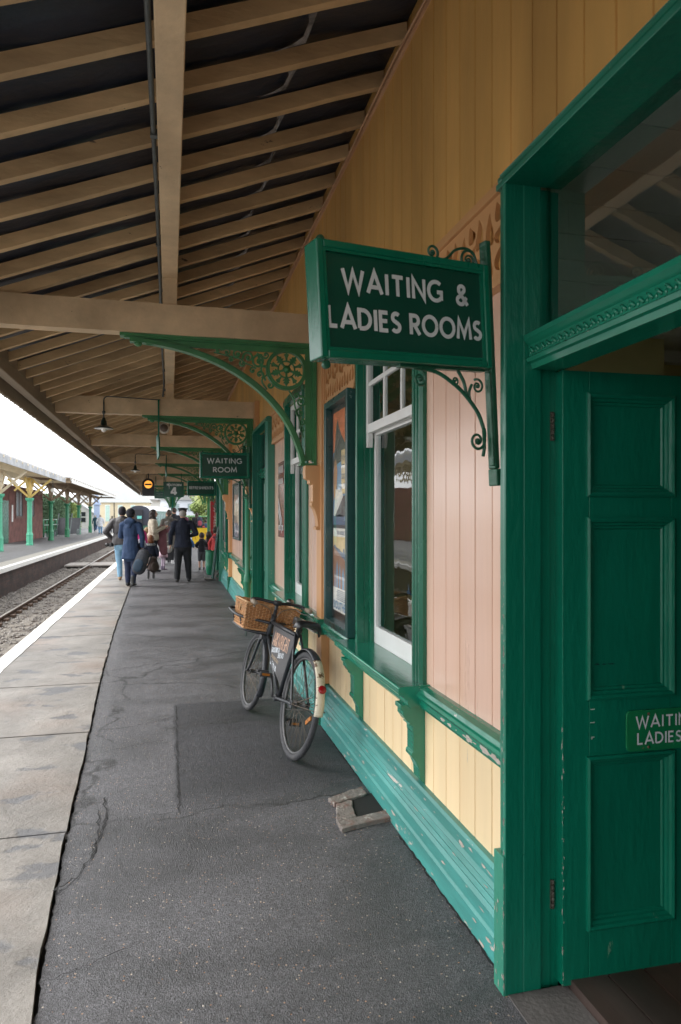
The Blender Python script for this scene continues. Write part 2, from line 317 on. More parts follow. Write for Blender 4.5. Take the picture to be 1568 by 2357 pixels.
# stroke lettering (geometric sans capitals). units: cap height 1
def _arc(cx, cy, rx, ry, a0, a1, n=14): return [(cx+rx*math.cos(R(a0+(a1-a0)*i/n)), cy+ry*math.sin(R(a0+(a1-a0)*i/n))) for i in range(n+1)]
GL = {
 'W': (1.15, [[(0, 1), (.28, 0), (.575, .92), (.87, 0), (1.15, 1)]]), 'A': (.82, [[(0, 0), (.41, 1), (.82, 0)], [(.17, .30), (.65, .30)]]),
 'I': (.12, [[(.06, 0), (.06, 1)]]), 'T': (.66, [[(0, .93), (.66, .93)], [(.33, 0), (.33, .93)]]), 'N': (.68, [[(0, 0), (0, .98), (.68, .02), (.68, 1)]]),
 'G': (.86, [_arc(.5, .5, .46, .47, 48, 318, 22)+[(.86, .18), (.86, .46), (.58, .46)]]),
 '&': (.7, [[(.72, 0), (.16, .68)]+_arc(.34, .79, .19, .17, 205, -25, 12)+[(.18, .40)]+_arc(.29, .23, .25, .2, 140, 300, 10)+[(.66, .40)]]),
 'L': (.46, [[(0, 1), (0, .07), (.46, .07)]]), 'D': (.68, [[(0, .07), (0, .93), (.2, .93)]+_arc(.22, .5, .45, .43, 88, -88, 14)+[(.2, .07), (0, .07)]]),
 'E': (.46, [[(.46, .93), (0, .93), (0, .07), (.46, .07)], [(0, .52), (.42, .52)]]),
 'S': (.5, [_arc(.27, .73, .22, .2, 38, 265, 12)+_arc(.25, .28, .24, .21, 80, -150, 14)]),
 'R': (.56, [[(0, 0), (0, .93), (.24, .93)]+_arc(.25, .7, .25, .23, 88, -88, 10)+[(0, .47)], [(.22, .47), (.56, 0)]]),
 'O': (.94, [_arc(.47, .5, .46, .46, 0, 360, 28)]), 'M': (.92, [[(0, 0), (.10, .97), (.46, .18), (.82, .97), (.92, 0)]]),
 'F': (.46, [[(.46, .93), (0, .93), (0, 0)], [(0, .5), (.4, .5)]]), 'H': (.62, [[(0, 0), (0, 1)], [(.62, 0), (.62, 1)], [(0, .52), (.62, .52)]]),
 'P': (.5, [[(0, 0), (0, .93), (.24, .93)]+_arc(.25, .68, .25, .25, 88, -88, 10)+[(0, .43)]]), 'U': (.62, [[(0, 1), (0, .35)]+_arc(.31, .33, .31, .28, 180, 360, 12)+[(.62, 1)]]),
 'C': (.78, [_arc(.47, .5, .45, .47, 50, 310, 20)]), 'B': (.52, [[(0, .07), (0, .93), (.25, .93)]+_arc(.25, .73, .22, .2, 88, -88, 8)+_arc(.26, .3, .26, .23, 88, -88, 8)+[(0, .07)]]),
 '4': (.66, [[(.49, 0), (.49, 1)], [(.46, .98), (.08, .30)], [(.0, .27), (.70, .27)]]), '-': (.3, [[(0, .45), (.3, .45)]]), 'V': (.7, [[(0, 1), (.35, 0), (.7, 1)]]),
 '0': (.5, [_arc(.25, .5, .25, .46, 0, 360, 18)]), '1': (.1, [[(0, .8), (.1, 1), (.1, 0)]]), '2': (.5, [_arc(.25, .7, .24, .25, 170, -40, 10)+[(0, .06), (.5, .06)]]),
 '5': (.5, [[(.46, .94), (.08, .94), (.04, .54)]+_arc(.22, .3, .27, .26, 110, -150, 12)]), 'Q': (.94, [_arc(.47, .5, .46, .46, 0, 360, 24), [(.55, .3), (.95, -.02)]]),
 'K': (.56, [[(0, 0), (0, 1)], [(.54, 1), (.02, .45), (.58, 0)]]), 'Y': (.66, [[(0, 1), (.33, .48), (.66, 1)], [(.33, .48), (.33, 0)]]), 'J': (.3, [[(.3, 1), (.3, .2), (.18, .03), (0, .06)]]),
}
def text_w(t, sp=.26): return sum((GL[c][0]+sp) if c != ' ' else .42 for c in t)-sp
def text(mb, t, o, u, v, h, wd=.16, width=None, sp=.26, th=.002):
    """lettering; o = lower left, u/v unit directions, h cap height; width squeezes the line to fit"""
    o, u, v = Vector(o), Vector(u).normalized(), Vector(v).normalized(); nn = u.cross(v)
    kx = 1 if width is None else width/(text_w(t, sp)*h); x = 0; cnt = 0
    for ch in t:
        if ch == ' ': x += .42; continue
        gw, strokes = GL[ch]
        for st in strokes:
            cnt += 1; P = [Vector(((x+a)*kx*h, b*h)) for a, b in st]; m = len(P); Lf = []; Rt = []
            for i in range(m):
                d0 = (P[i]-P[i-1]).normalized() if i else None; d1 = (P[i+1]-P[i]).normalized() if i < m-1 else None
                if d0 is None: d0 = d1
                if d1 is None: d1 = d0
                n0 = Vector((-d0.y, d0.x)); n1 = Vector((-d1.y, d1.x)); b = (n0+n1)
                b = n0 if b.length < .3 else b.normalized()
                k = min(2.6, 1/max(.3, b.dot(n0))); Lf.append(P[i]+b*(wd*h/2*k)); Rt.append(P[i]-b*(wd*h/2*k))
            z = th+cnt % 3*.00025
            vs = [o+u*p.x+v*p.y+nn*z for p in Lf]+[o+u*p.x+v*p.y+nn*z for p in Rt]
            mb.add(vs, [(i, i+1, m+i+1, m+i) for i in range(m-1)])
        x += gw+sp
    return mb

# ---------------------------------------------------------------- shared materials
G_DARK = mat('green_gloss_paint', (.002, .125, .068), .26, .2, 2.2, (1, 1, .35), .2, 35, chips=.12, chipcol=(.2, .30, .2), dirt=.4, dirtcol=(.004, .065, .035), coat=.08)
G_DOOR = mat('door_green_paint', (.001, .135, .078), .34, .24, 1.6, (1, 1, .3), .35, 40, chips=.14, chipcol=(.10, .22, .14), dirt=.45, dirtcol=(.001, .075, .058), coat=0, spec=.4)
G_TEAL = mat('plinth_teal_paint', (.048, .25, .225), .42, .28, 5, (1, .25, 1), .4, 30, chips=.34, chipcol=(.50, .42, .38), chscale=13, dirt=.5, dirtcol=(.05, .17, .14))
G_RAIL = mat('rail_green_paint', (.008, .20, .118), .2, .22, 3, (1, .4, 1), .15, 30, chips=.22, chipcol=(.5, .5, .42), chscale=8, dirt=.3, dirtcol=(.05, .2, .14), coat=.3)
G_IRON = mat('bracket_green_paint', (.040, .19, .068), .38, .18, 6, bump=.25, bscale=45, dirt=.3, dirtcol=(.018, .085, .03), chips=.1, chipcol=(.2, .26, .16))
G_SCROLL = mat('scroll_dark_green', (.012, .085, .045), .35, .25, 12, bump=.4, bscale=60, chips=.15, chipcol=(.12, .2, .15))
PINK = mat('pink_board_paint', (.70, .46, .35), .28, .08, 1.6, (1, 3, .25), .12, 25, dirt=.3, dirtcol=(.60, .35, .20), coat=.3, board=.15)
CREAM = mat('cream_board_paint', (.78, .60, .36), .42, .07, 1.6, (1, 3, .25), .12, 25, dirt=.25, dirtcol=(.62, .43, .22), chips=.10, chipcol=(.45, .38, .3), board=.15)
OCHRE = mat('ochre_board_paint', (.68, .395, .125), .42, .18, .9, (1, 2.2, .5), .12, 25, dirt=.5, dirtcol=(.40, .22, .07), board=.15)
ORANGE = mat('orange_trim_paint', (.60, .32, .14), .38, .10, 2, (1, 1, .3), .12, 25, dirt=.35, dirtcol=(.42, .2, .08))
TIMBER = mat('cream_timber', (.66, .49, .31), .6, .22, 2.5, (1, 1, 1), .35, 22, chips=.13, chipcol=(.16, .11, .07), dirt=.45, dirtcol=(.30, .19, .10))
RAFT = mat('rafter_timber', (.60, .42, .235), .65, .3, 3.5, (.35, 1, 1), .6, 25, rnd=.16, chips=.2, chipcol=(.10, .07, .05), dirt=.5, dirtcol=(.24, .155, .085))
EAVES = mat('grey_brown_eaves_timber', (.30, .235, .17), .7, .2, 3, (1, .3, 1), .4, 25, dirt=.5, dirtcol=(.14, .11, .08))
WHITE = mat('white_window_paint', (.78, .78, .76), .35, .05, 4, bump=.12, bscale=25, chips=.12, chipcol=(.35, .3, .25), dirt=.2, dirtcol=(.55, .52, .46))
GLASS = glass('window_glass')
# ================================================================ SETTING
EDGE = -1.85                                   # near platform edge
JOINT = [(-.10, -6), (-.33, 0), (-.42, 2.33), (-.452, 2.7), (-.502, 3.6), (-.565, 5.08), (-.667, 7.17), (-.77, 10.1), (-.90, 16), (-1.04, 24), (-1.1, 44), (-1.1, 60), (-1.1, 121)]
def GZ(y):                                     # the platform climbs very gently beyond the first bay
    return .0145*(min(max(y, 5.3), 20)-5.3)
def EX(y): return EDGE*(1-GZ(y)/1.6)
def jx(y): return jx0(y)*(1-GZ(y)/1.6)
def jx0(y):
    for (a, b), (c, d) in zip(JOINT, JOINT[1:]):
        if b <= y <= d: return a+(c-a)*(y-b)/(d-b)
    return JOINT[-1][0]
GROUND = mat('earth_and_grit', (.17, .155, .13), .95, .3, .8, bump=.4, bscale=12)
BALLAST = mat('ballast_bed', (.17, .15, .125), .95, .35, 14, bump=1.0, bscale=22, chips=.25, chipcol=(.33, .31, .28), chscale=20)
ASPH = asphalt('worn_asphalt', (.070, .069, .074), .9, patch=(.05, 1.2, 3.85, 5.97))
ASPH2 = asphalt('dark_asphalt', (.024, .024, .028), .2)
g = MB(); g.add([(-1500, -60, -1.0), (1500, -60, -1.0), (1500, 2500, -1.0), (-1500, 2500, -1.0)], [(0, 1, 2, 3)]); struct('ground', g, GROUND)
# trackbed with an uneven stony surface
g = MB(); rr = random.Random(3); nx, ny = 26, 420; vs = []
for j in range(ny+1):
    for i in range(nx+1):
        x = -5.12+3.2*i/nx; y = -4+(j/ny)**1.35*125
        vs.append((x, y, -.93+rr.uniform(-.025, .025)+(.03 if 4 < i < 22 else 0)))
g.add(vs, [(j*(nx+1)+i, j*(nx+1)+i+1, (j+1)*(nx+1)+i+1, (j+1)*(nx+1)+i) for j in range(ny) for i in range(nx)]); struct('track_bed', g, BALLAST)
STONE = [mat('ballast_stone', (.24, .22, .20), .9, .5, 2.2, bump=.3)]
g = MB()
for i in range(9000):
    y = 6+(rr.random()**1.7)*44; x = rr.uniform(-5.05, -1.95); s = rr.uniform(.014, .036)*(1+y/60)
    c = (x, y, -.91+rr.uniform(0, .03)); a = [rr.uniform(.6, 1.2)*s for _ in range(6)]
    g.add([(c[0]+a[0], c[1]+rr.uniform(-s, s)*.4, c[2]), (c[0]-a[1], c[1], c[2]+rr.uniform(0, s)*.4), (c[0], c[1]+a[2], c[2]), (c[0], c[1]-a[3], c[2]+s*.2), (c[0], c[1], c[2]+a[4]), (c[0], c[1], c[2]-.03)],
          [(0, 2, 4), (2, 1, 4), (1, 3, 4), (3, 0, 4), (2, 0, 5), (1, 2, 5), (3, 1, 5), (0, 3, 5)])
tagp(obj('ballast_stones', g, STONE[0], world=True), kind='stuff')['label'] = 'loose grey ballast stones lying between the rails and beside the platforms'
# near platform: asphalt sheet, joint, flagstones with open joints, painted edge, brick face
def grid(g, xl, xr, y0, y1, z, nx_, ny_, amp, seed=1, jag=0):
    q = random.Random(seed); ph = [q.uniform(0, 6.28) for _ in range(6)]; vs = []
    for j in range(ny_+1):
        y = y0+(y1-y0)*j/ny_
        for i in range(nx_+1):
            a = i/nx_; X0 = xl(y)+(jag*(q.random()-.5)*2 if jag and i == 0 else 0); x = X0+(xr(y)-X0)*a
            h = amp*(math.sin(x*2.3+y*.9+ph[0])+math.sin(y*2.1-x*1.3+ph[1])+.5*math.sin(x*6+y*4+ph[2]))
            vs.append((x, y, z+h-(.012 if jag and i == 0 else 0)+(GZ(y) if X0 > -3 else 0)))
    g.add(vs, [(j*(nx_+1)+i, j*(nx_+1)+i+1, (j+1)*(nx_+1)+i+1, (j+1)*(nx_+1)+i) for j in range(ny_) for i in range(nx_)], True)
g = MB(); grid(g, lambda y: jx(y)+.003, lambda y: 1.16, -6, 18, -.004, 18, 800, .0016, 4, .007)
grid(g, lambda y: jx(y)+.012, lambda y: 9.0, 18, 121, -.004, 8, 60, .001, 5)
struct('asphalt_surface', g, ASPH)
g = MB(); q = random.Random(9)
def crack(P, wd, n=10, amp=.012):
    pts = []
    for (a, b) in zip(P, P[1:]): pts += [(a[0]+(b[0]-a[0])*t/n+q.uniform(-amp, amp), a[1]+(b[1]-a[1])*t/n+q.uniform(-amp, amp)) for t in range(n)]
    m = len(pts); L_, R_ = [], []
    for t in range(m):
        a, b = pts[max(t-1, 0)], pts[min(t+1, m-1)]; dx, dy = b[0]-a[0], b[1]-a[1]; l = math.hypot(dx, dy) or 1; w_ = wd*q.uniform(.25, 1)*(.3 if t in (0, m-1) else 1)
        L_.append((pts[t][0]-dy/l*w_, pts[t][1]+dx/l*w_)); R_.append((pts[t][0]+dy/l*w_, pts[t][1]-dx/l*w_))
    g.add([(x, y, .0022+GZ(y)) for x, y in L_+R_], [(t, t+1, m+t+1, m+t) for t in range(m-1)])
crack([(.05, 3.80), (.048, 4.5), (.05, 5.2), (.052, 5.98)], .0045, 16, .006); crack([(-.10, 3.79), (.05, 3.81)], .003, 8, .004); crack([(.05, 5.98), (.35, 5.96), (.68, 6.0)], .0035, 12, .006)
crack([(-.36, 4.12), (-.33, 3.75), (-.35, 3.45), (-.40, 3.22), (-.49, 3.12)], .006, 10, .010); crack([(-.38, 3.95), (-.35, 3.6), (-.37, 3.4)], .004, 10, .008)
crack([(-.44, 2.52), (-.28, 2.58), (-.02, 2.72)], .0022, 14, .010); crack([(-.52, 5.40), (-.30, 5.42), (-.05, 5.55), (.05, 5.62)], .0045, 12, .015)
crack([(-.45, 4.9), (-.2, 5.0), (.03, 5.1)], .003, 12, .015); crack([(-.6, 7.3), (-.3, 7.5), (.2, 7.7), (.7, 7.6), (1.1, 7.8)], .006, 10, .03)
crack([(1.122, 2.2), (1.118, 3.3)], .008, 40, .005); crack([(1.122, 3.95), (1.12, 5.2)], .006, 40, .004)
struct('asphalt_cracks', g, mat('crack_dirt', (.012, .012, .012), .95))
def segs(g, x0, x1, z0, z1, y0=-6, y1=118, n=124):
    """long box whose ends x0/x1 and top z1 may vary with y"""
    vs = []
    for j in range(n+1):
        y = y0+(y1-y0)*j/n; vs += [(x0(y), y, z0(y)), (x1(y), y, z0(y)), (x1(y), y, z1(y)), (x0(y), y, z1(y))]
    g.add(vs, [(j*4+c, j*4+(c+1) % 4, j*4+4+(c+1) % 4, j*4+4+c) for j in range(n) for c in range(4)]+[(0, 1, 2, 3), (n*4+3, n*4+2, n*4+1, n*4)])
g = MB(); segs(g, lambda y: EX(y)+.06, lambda y: 9.0, lambda y: -.95, lambda y: GZ(y)-.032); struct('platform_body', g, mat('platform_core', (.02, .02, .018), .95))
def slab_mat():
    m = bpy.data.materials.new('york_stone'); m.use_nodes = True; nt = m.node_tree; L = nt.links.new; b = nt.nodes['Principled BSDF']
    tc = _n(nt, 'ShaderNodeTexCoord'); v = tc.outputs['Object']
    n1 = _n(nt, 'ShaderNodeTexNoise'); n1.inputs['Scale'].default_value = 1.7; n1.inputs['Detail'].default_value = 9; n1.inputs['Distortion'].default_value = .35; n1.inputs['Roughness'].default_value = .68; L(v, n1.inputs[0])
    rp = _n(nt, 'ShaderNodeValToRGB'); rp.color_ramp.elements[0].position = .3; rp.color_ramp.elements[0].color = (.115, .105, .092, 1)
    rp.color_ramp.elements[1].position = .72; rp.color_ramp.elements[1].color = (.285, .262, .235, 1); L(n1.outputs[0], rp.inputs[0])
    n2 = _n(nt, 'ShaderNodeTexNoise'); n2.inputs['Scale'].default_value = .9; n2.inputs['Detail'].default_value = 5; L(v, n2.inputs[0])
    r2 = _n(nt, 'ShaderNodeMapRange'); r2.inputs[1].default_value = .5; r2.inputs[2].default_value = .75; r2.inputs[4].default_value = .55; L(n2.outputs[0], r2.inputs[0])
    m2 = _n(nt, 'ShaderNodeMixRGB'); m2.inputs[2].default_value = (.23, .15, .105, 1); L(r2.outputs[0], m2.inputs[0]); L(rp.outputs[0], m2.inputs[1])
    # worn dark flaked hollows
    mp = _n(nt, 'ShaderNodeMapping'); mp.inputs['Scale'].default_value = (1, 1.6, 1); L(v, mp.inputs[0])
    n3 = _n(nt, 'ShaderNodeTexNoise'); n3.inputs['Scale'].default_value = 2.3; n3.inputs['Detail'].default_value = 8; n3.inputs['Roughness'].default_value = .55; L(mp.outputs[0], n3.inputs[0])
    r3 = _n(nt, 'ShaderNodeMapRange'); r3.inputs[1].default_value = .575; r3.inputs[2].default_value = .625; r3.inputs[4].default_value = .8; L(n3.outputs[0], r3.inputs[0])
    m3 = _n(nt, 'ShaderNodeMixRGB'); m3.inputs[2].default_value = (.095, .097, .105, 1); L(r3.outputs[0], m3.inputs[0]); L(m2.outputs[0], m3.inputs[1]); L(m3.outputs[0], b.inputs['Base Color'])
    b.inputs['Roughness'].default_value = .5
    su = _n(nt, 'ShaderNodeMath', operation='SUBTRACT'); L(n1.outputs[0], su.inputs[0]); ml = _n(nt, 'ShaderNodeMath', operation='MULTIPLY'); ml.inputs[1].default_value = .12
    L(r3.outputs[0], ml.inputs[0]); L(ml.outputs[0], su.inputs[1])
    fn = _n(nt, 'ShaderNodeTexNoise'); fn.inputs['Scale'].default_value = 38; fn.inputs['Detail'].default_value = 8; fn.inputs['Roughness'].default_value = .8; L(v, fn.inputs[0]); fa = _n(nt, 'ShaderNodeMath', operation='MULTIPLY_ADD'); fa.inputs[1].default_value = .16; L(fn.outputs[0], fa.inputs[0]); L(su.outputs[0], fa.inputs[2])
    bp = _n(nt, 'ShaderNodeBump'); bp.inputs['Strength'].default_value = .9; bp.inputs['Distance'].default_value = .035; L(fa.outputs[0], bp.inputs['Height']); L(bp.outputs[0], b.inputs['Normal'])
    return m
SLAB = slab_mat()
js = [-6, -4.6, -3.2, -1.9, -.5, .9, 2.3, 3.70, 5.38, 6.85, 8.0, 9.40, 11.0, 12.5]
while js[-1] < 118: js.append(js[-1]+random.uniform(1.15, 1.6))
g = MB()
for a, b in zip(js, js[1:]):
    n = 10; sk = random.uniform(-.04, .05) if a > 0 else 0; left = EX(a)+.03; q = random.Random(int(a*10))
    top = []; z = random.uniform(0, .004)
    A = [(left+(jx(a)-.004-left)*i/n, a+.009+sk*0+q.uniform(-.003, .003)) for i in range(n+1)]
    Rr_ = [(jx(a+(b-a)*i/n)-.006+q.uniform(-.006, .005), a+(b-a)*i/n) for i in range(1, n)]
    B = [(jx(b)-.008-(jx(b)-.008-left)*i/n, b-.009+q.uniform(-.003, .003)) for i in range(n+1)]
    lp = A+Rr_+B; m_ = len(lp)
    g.add([(x, y, z+GZ(y)) for x, y in lp]+[(x, y, z+GZ(y)-.05) for x, y in lp], [tuple(range(m_))]+[(i, (i+1) % m_, m_+(i+1) % m_, m_+i) for i in range(m_)])
struct('paving_slabs', g, SLAB)
EDGEW = mat('edge_white_paint', (.80, .79, .75), .6, .08, 5, bump=.3, bscale=20, chips=.14, chipcol=(.36, .33, .28), chscale=6)
g = MB(); y = -6
vsl = []; N_ = 500; q = random.Random(4)
for i in range(N_+1): yy = -6+i/N_*124; vsl.append((EX(yy)+.165+q.uniform(-.008, .008), yy, .0085+GZ(yy)))
vsr = [(EX(v_[1])+.035, v_[1], v_[2]) for v_ in vsl]
g.add(vsl+vsr, [(i, i+1, N_+2+i, N_+1+i) for i in range(N_)]); struct('painted_edge_line', g, EDGEW)
g = MB(); segs(g, lambda y: EX(y)-.01, lambda y: EX(y)+.028, lambda y: GZ(y)-.055, lambda y: GZ(y)+.003); struct('platform_coping', g, mat('coping_white', (.66, .64, .58), .7, .15, 4, bump=.3, chips=.2, chipcol=(.3, .28, .24)))
SOOT = brick('sooty_brick', (.045, .03, .026), (.09, .045, .035), (.05, .045, .04))
g = MB(); segs(g, lambda y: EX(y)+.05, lambda y: EX(y)+.2, lambda y: -1.0, lambda y: GZ(y)-.056); struct('platform_wall', g, SOOT)
# far platform
FX = -5.02
g = MB(); g.box(-22, FX-.10, -10, 118, -1.0, -.10); struct('far_platform_wall', g, SOOT)
g = MB(); grid(g, lambda y: -22, lambda y: FX-.75, -10, 118, -.004, 20, 80, .006, 11); struct('far_platform_surface', g, asphalt('far_asphalt', (.13, .13, .135), .3))
g = MB(); y = -10
while y < 118: g.box(FX-.75, FX-.19, y+.008, y+1.19, -.095, -.001); y += 1.2
struct('far_platform_slabs', g, mat('far_slab_stone', (.33, .31, .27), .6, .2, 2, bump=.3, dirt=.4, dirtcol=(.2, .19, .17)))
g = MB(); y = -10
while y < 118: g.box(FX-.187, FX, y+.006, y+.9, -.14, .002+random.uniform(0, .006)); y += .906
struct('far_platform_coping', g, EDGEW)
# rails, sleepers, crossing
RAILM = mat('rusty_rail', (.10, .058, .035), .7, .3, 6, bump=.3); RAILT = mat('worn_rail_top', (.45, .42, .38), .3, .1, 4, metal=.8, bump=.1)
SLP = mat('sleeper_timber', (.07, .052, .04), .9, .3, 5, bump=.6)
tr = thing('railway_track', 'single rusty bullhead railway track running in ballast between the platforms', 'railway track', (-3.15, 20, -.9))
for x in (-3.87, -2.435):
    g = MB(); pr_ = [(x-.05, -.885), (x+.05, -.885), (x+.05, -.86), (x+.012, -.85), (x+.012, -.79), (x+.035, -.78), (x+.035, -.752), (x-.035, -.752), (x-.035, -.78), (x-.012, -.79), (x-.012, -.85), (x-.05, -.86)]
    g.sweep_y(pr_, -4, 115); r_ = obj('rail', g, RAILM, tr, True)
    t_ = MB(); t_.box(x-.028, x+.028, -4, 115, -.7515, -.749); obj('running_surface', t_, RAILT, r_, True)
chs = MB()
for i in range(100):
    y = 4+i*.72; g = MB(); g.box(-4.45+random.uniform(-.02, .02), -1.98, y-.12, y+.12, -.99, -.902+random.uniform(0, .012)); s_ = obj('sleeper', g, SLP, tr, True)
    c_ = MB()
    for x in (-3.87, -2.435):
        c_.box(x-.16, x-.04, y-.08, y+.08, -.88, -.83); c_.box(x+.04, x+.16, y-.08, y+.08, -.88, -.82)
    obj('rail_chair', c_, RAILM, s_, True)
g = MB()
for i in range(8): g.box(-4.95, -3.95, 35.2+i*.27, 35.45+i*.27, -.80, -.742)
for i in range(8): g.box(-3.80, -2.5, 35.2+i*.27, 35.45+i*.27, -.80, -.742)
for i in range(8): g.box(-2.38, -1.95, 35.2+i*.27, 35.45+i*.27, -.80, -.742)
struct('board_crossing', g, mat('grey_crossing_boards', (.36, .33, .30), .8, .15, 4, bump=.4))

# ================================================================ STATION BUILDING
BX = 1.20
st = thing('station_building', 'pink, cream and ochre boarded station building with green trim along the near platform', 'building', (1.2, 7.5, 0))
BEAMY = [5.30+4.24*k for k in range(-1, 9)]
DOORS = [(.83, 2.085), (8.05, 9.30), (15.75, 16.6)]
WINS = [(3.17, 4.19), (6.05, 7.0), (10.25, 11.2), (14.0, 14.75)]
YEND = 16.80
OPEN = [(a, b, -.1, 2.72) for a, b in DOORS]+[(a, b, .80, 2.74) for a, b in WINS]
def boards(g, y0, y1, z0, z1, bwid=.15, ph=.0, X=BX, opens=OPEN, gr=.0045):
    y = math.floor((y0-ph)/bwid)*bwid+ph
    while y < y1-1e-6:
        a, b = max(y, y0), min(y+bwid, y1); y += bwid
        cuts = sorted({a, b}|{o[k] for o in opens for k in (0, 1) if a < o[k] < b})
        for p, q_ in zip(cuts, cuts[1:]):
            if q_-p < 1e-4: continue
            mid = (p+q_)/2; iv = [(z0, z1)]
            for o in opens:
                if o[0] < mid < o[1]: iv = [(s, t) for (c, d) in iv for (s, t) in ((c, min(d, o[2])), (max(c, o[3]), d)) if t-s > 1e-4]
            gp = gr if p == a and a > y0 else 0; gq = gr if q_ == b and b < y1 else 0; jit = random.uniform(-.0008, .0008)
            for s, t in iv:
                vs = []
                for (yy, xx) in ((p, X+.013 if gp else X), (p+gp, X+jit), (q_-gq, X+jit), (q_, X+.013 if gq else X)):
                    vs += [(xx, yy, s), (xx, yy, t)]
                g.add(vs, [(0, 2, 3, 1), (2, 4, 5, 3), (4, 6, 7, 5)])
for a, b in zip([-3, 2.085, 9.30, 16.6], [.83, 8.05, 15.75, YEND]):
    g = MB(); boards(g, a, b, .2, .76); obj('lower_boarding', g, CREAM, st, True, label='cream tongue and groove boards below the rail')
    g = MB(); boards(g, a, b, .76, 2.48); obj('middle_boarding', g, PINK, st, True, label='glossy pink tongue and groove boards between rail and frieze')
g = MB(); boards(g, -3, YEND, 2.48, 4.3); obj('upper_boarding', g, OCHRE, st, True, label='ochre tongue and groove boards under the canopy roof')
g = MB(); g.box(1.215, 1.30, -3, YEND, 2.74, 4.5)                      # wall core, split round openings
_lo = [o[0]-.035 for o in sorted(OPEN)]; _hi = [o[1]+.035 for o in sorted(OPEN)]
for a, b in zip([-3]+_hi, _lo+[YEND]): g.box(1.215, 1.30, a, b, -.1, 2.74)
for a, b in WINS: g.box(1.215, 1.30, a-.035, b+.035, -.1, .78)
g.box(1.215, 6, YEND-.1, YEND, -.1, 4.5); g.box(1.215, 6, -3.1, -3, -.1, 4.5); g.box(5.9, 6, -3, YEND, -.1, 4.5)
obj('wall_core', g, mat('plaster_inside', (.40, .36, .22), .8, .06, 2), st, True)
OW = mat('olive_inner_wall', (.66, .58, .27), .75, .08, 2)
g = MB(); g.box(1.31, 5.9, 4.98, 5.08, 0, 3.0); g.box(1.95, 3.78, 4.6, 4.98, 0, 3.0); obj('inner_wall', g, OW, st, True)
g = MB(); g.box(1.31, 5.9, 9.7, 9.8, 0, 3.0); obj('inner_wall', g, OW, st, True)
g = MB(); y = -3
for i in range(70): g.box(1.303, 5.9, y+i*.30+.004, y+(i+1)*.30-.004, 3.0, 3.02)
g.box(1.303, 5.9, -3, YEND, 3.021, 3.05); g.box(1.95, 5.9, 4.9, 4.978, 2.90, 2.999)
obj('inner_ceiling', g, mat('grey_ceiling_boards', (.80, .82, .78), .6, .1, 2), st, True)
g = MB()
for i in range(33): g.box(1.32+i*.14, 1.32+i*.14+.134, -3, YEND-.2, -.06, -.012)
obj('inner_floor', g, mat('dark_floorboards', (.045, .024, .018), .4, .6, 2.2, (1, .25, 1), .3, 20, dirt=.6, dirtcol=(.10, .09, .085)), st, True)
for a, b in DOORS[:2]:
    g = MB(); g.box(1.10, 1.318, a, b-.002, -.06, -.002)
    obj('threshold', g, mat('threshold_stone', (.10, .09, .085), .7, .3, 4, bump=.4, chips=.1, chipcol=(.35, .33, .3)), st, True)
g = MB(); g.box(1.14, 6.2, -3.3, YEND+.1, 4.5, 4.6); obj('roof', g, mat('slate_roof', (.08, .08, .09), .7), st, True)
# plinth, rail, frieze (interrupted by doors; rail by window sills)
PL = [(1.21, -.10), (1.128, -.10), (1.128, .085), (1.137, .095), (1.137, .15), (1.148, .165), (1.142, .178), (1.154, .190), (1.147, .205), (1.160, .218), (1.154, .228), (1.166, .242), (1.166, .290), (1.176, .303), (1.21, .303)]
PIL = [b-.06 for b in BEAMY if 3 < b < YEND+1]
def spans(cuts, y0=-3, y1=YEND):
    out = []; y = y0
    for a, b in sorted(cuts):
        if a > y: out.append((y, a))
        y = max(y, b)
    if y < y1: out.append((y, y1))
    return out
dc = [(a-.075, b+.07) for a, b in DOORS]
for a, b in spans(dc):
    g = MB(); g.sweep_y(PL, a, b); obj('plinth', g, G_TEAL, st, True)
RL = [(1.21, .700), (1.150, .700), (1.146, .712), (1.146, .735), (1.132, .745), (1.128, .757), (1.131, .770), (1.140, .776), (1.150, .790), (1.178, .798), (1.21, .800)]
SILLS = [(a-.13, b+.13) for a, b in WINS]
for a, b in spans(dc+SILLS):
    g = MB(); g.sweep_y(RL, a, b); obj('dado_rail', g, G_RAIL, st, True)
def fret(g, y0, y1, z0, z1, X=1.172, th=.018):
    """pierced board: swirling teardrop slots"""
    n = max(1, round((y1-y0)/.235)); wd = (y1-y0)/n; H_ = z1-z0; loops = [[(0, 0), (y1-y0, 0), (y1-y0, H_), (0, H_)]]
    def drop(cx, cz, L_, wdt, ang, bend):
        pts = []
        for i in range(16):
            t = i/16*2*math.pi; s_ = math.cos(t); w_ = math.sin(t)*wdt*(1.15-.75*s_)*.5; l = s_*L_/2
            x_ = w_+bend*(l/L_)**2*4*L_*.25; y_ = l
            pts.append((cx+x_*math.cos(ang)-y_*math.sin(ang), cz+x_*math.sin(ang)+y_*math.cos(ang)))
        return pts
    for i in range(n):
        c = wd*(i+.5)
        for (dx, dz, L_, w_, an, be) in [(-.33, .72, .40, .062, .12, .5), (.02, .80, .26, .06, -.5, -.6), (.33, .66, .42, .062, -.12, -.5), (-.04, .52, .26, .055, .9, .6), (-.33, .26, .36, .06, -.12, .5), (.0, .24, .30, .06, .35, -.5), (.34, .22, .34, .06, .12, -.5)]:
            loops.append(drop(c+dx*wd, dz*H_+.0, L_*H_, w_*wd*3.4, an, be))
    loops_mesh(g, loops, (X, y0, z0), (0, 1, 0), (0, 0, 1), th)
FC = dc+[(a-.09, b+.09) for a, b in WINS]+[(p-.11, p+.11) for p in PIL]
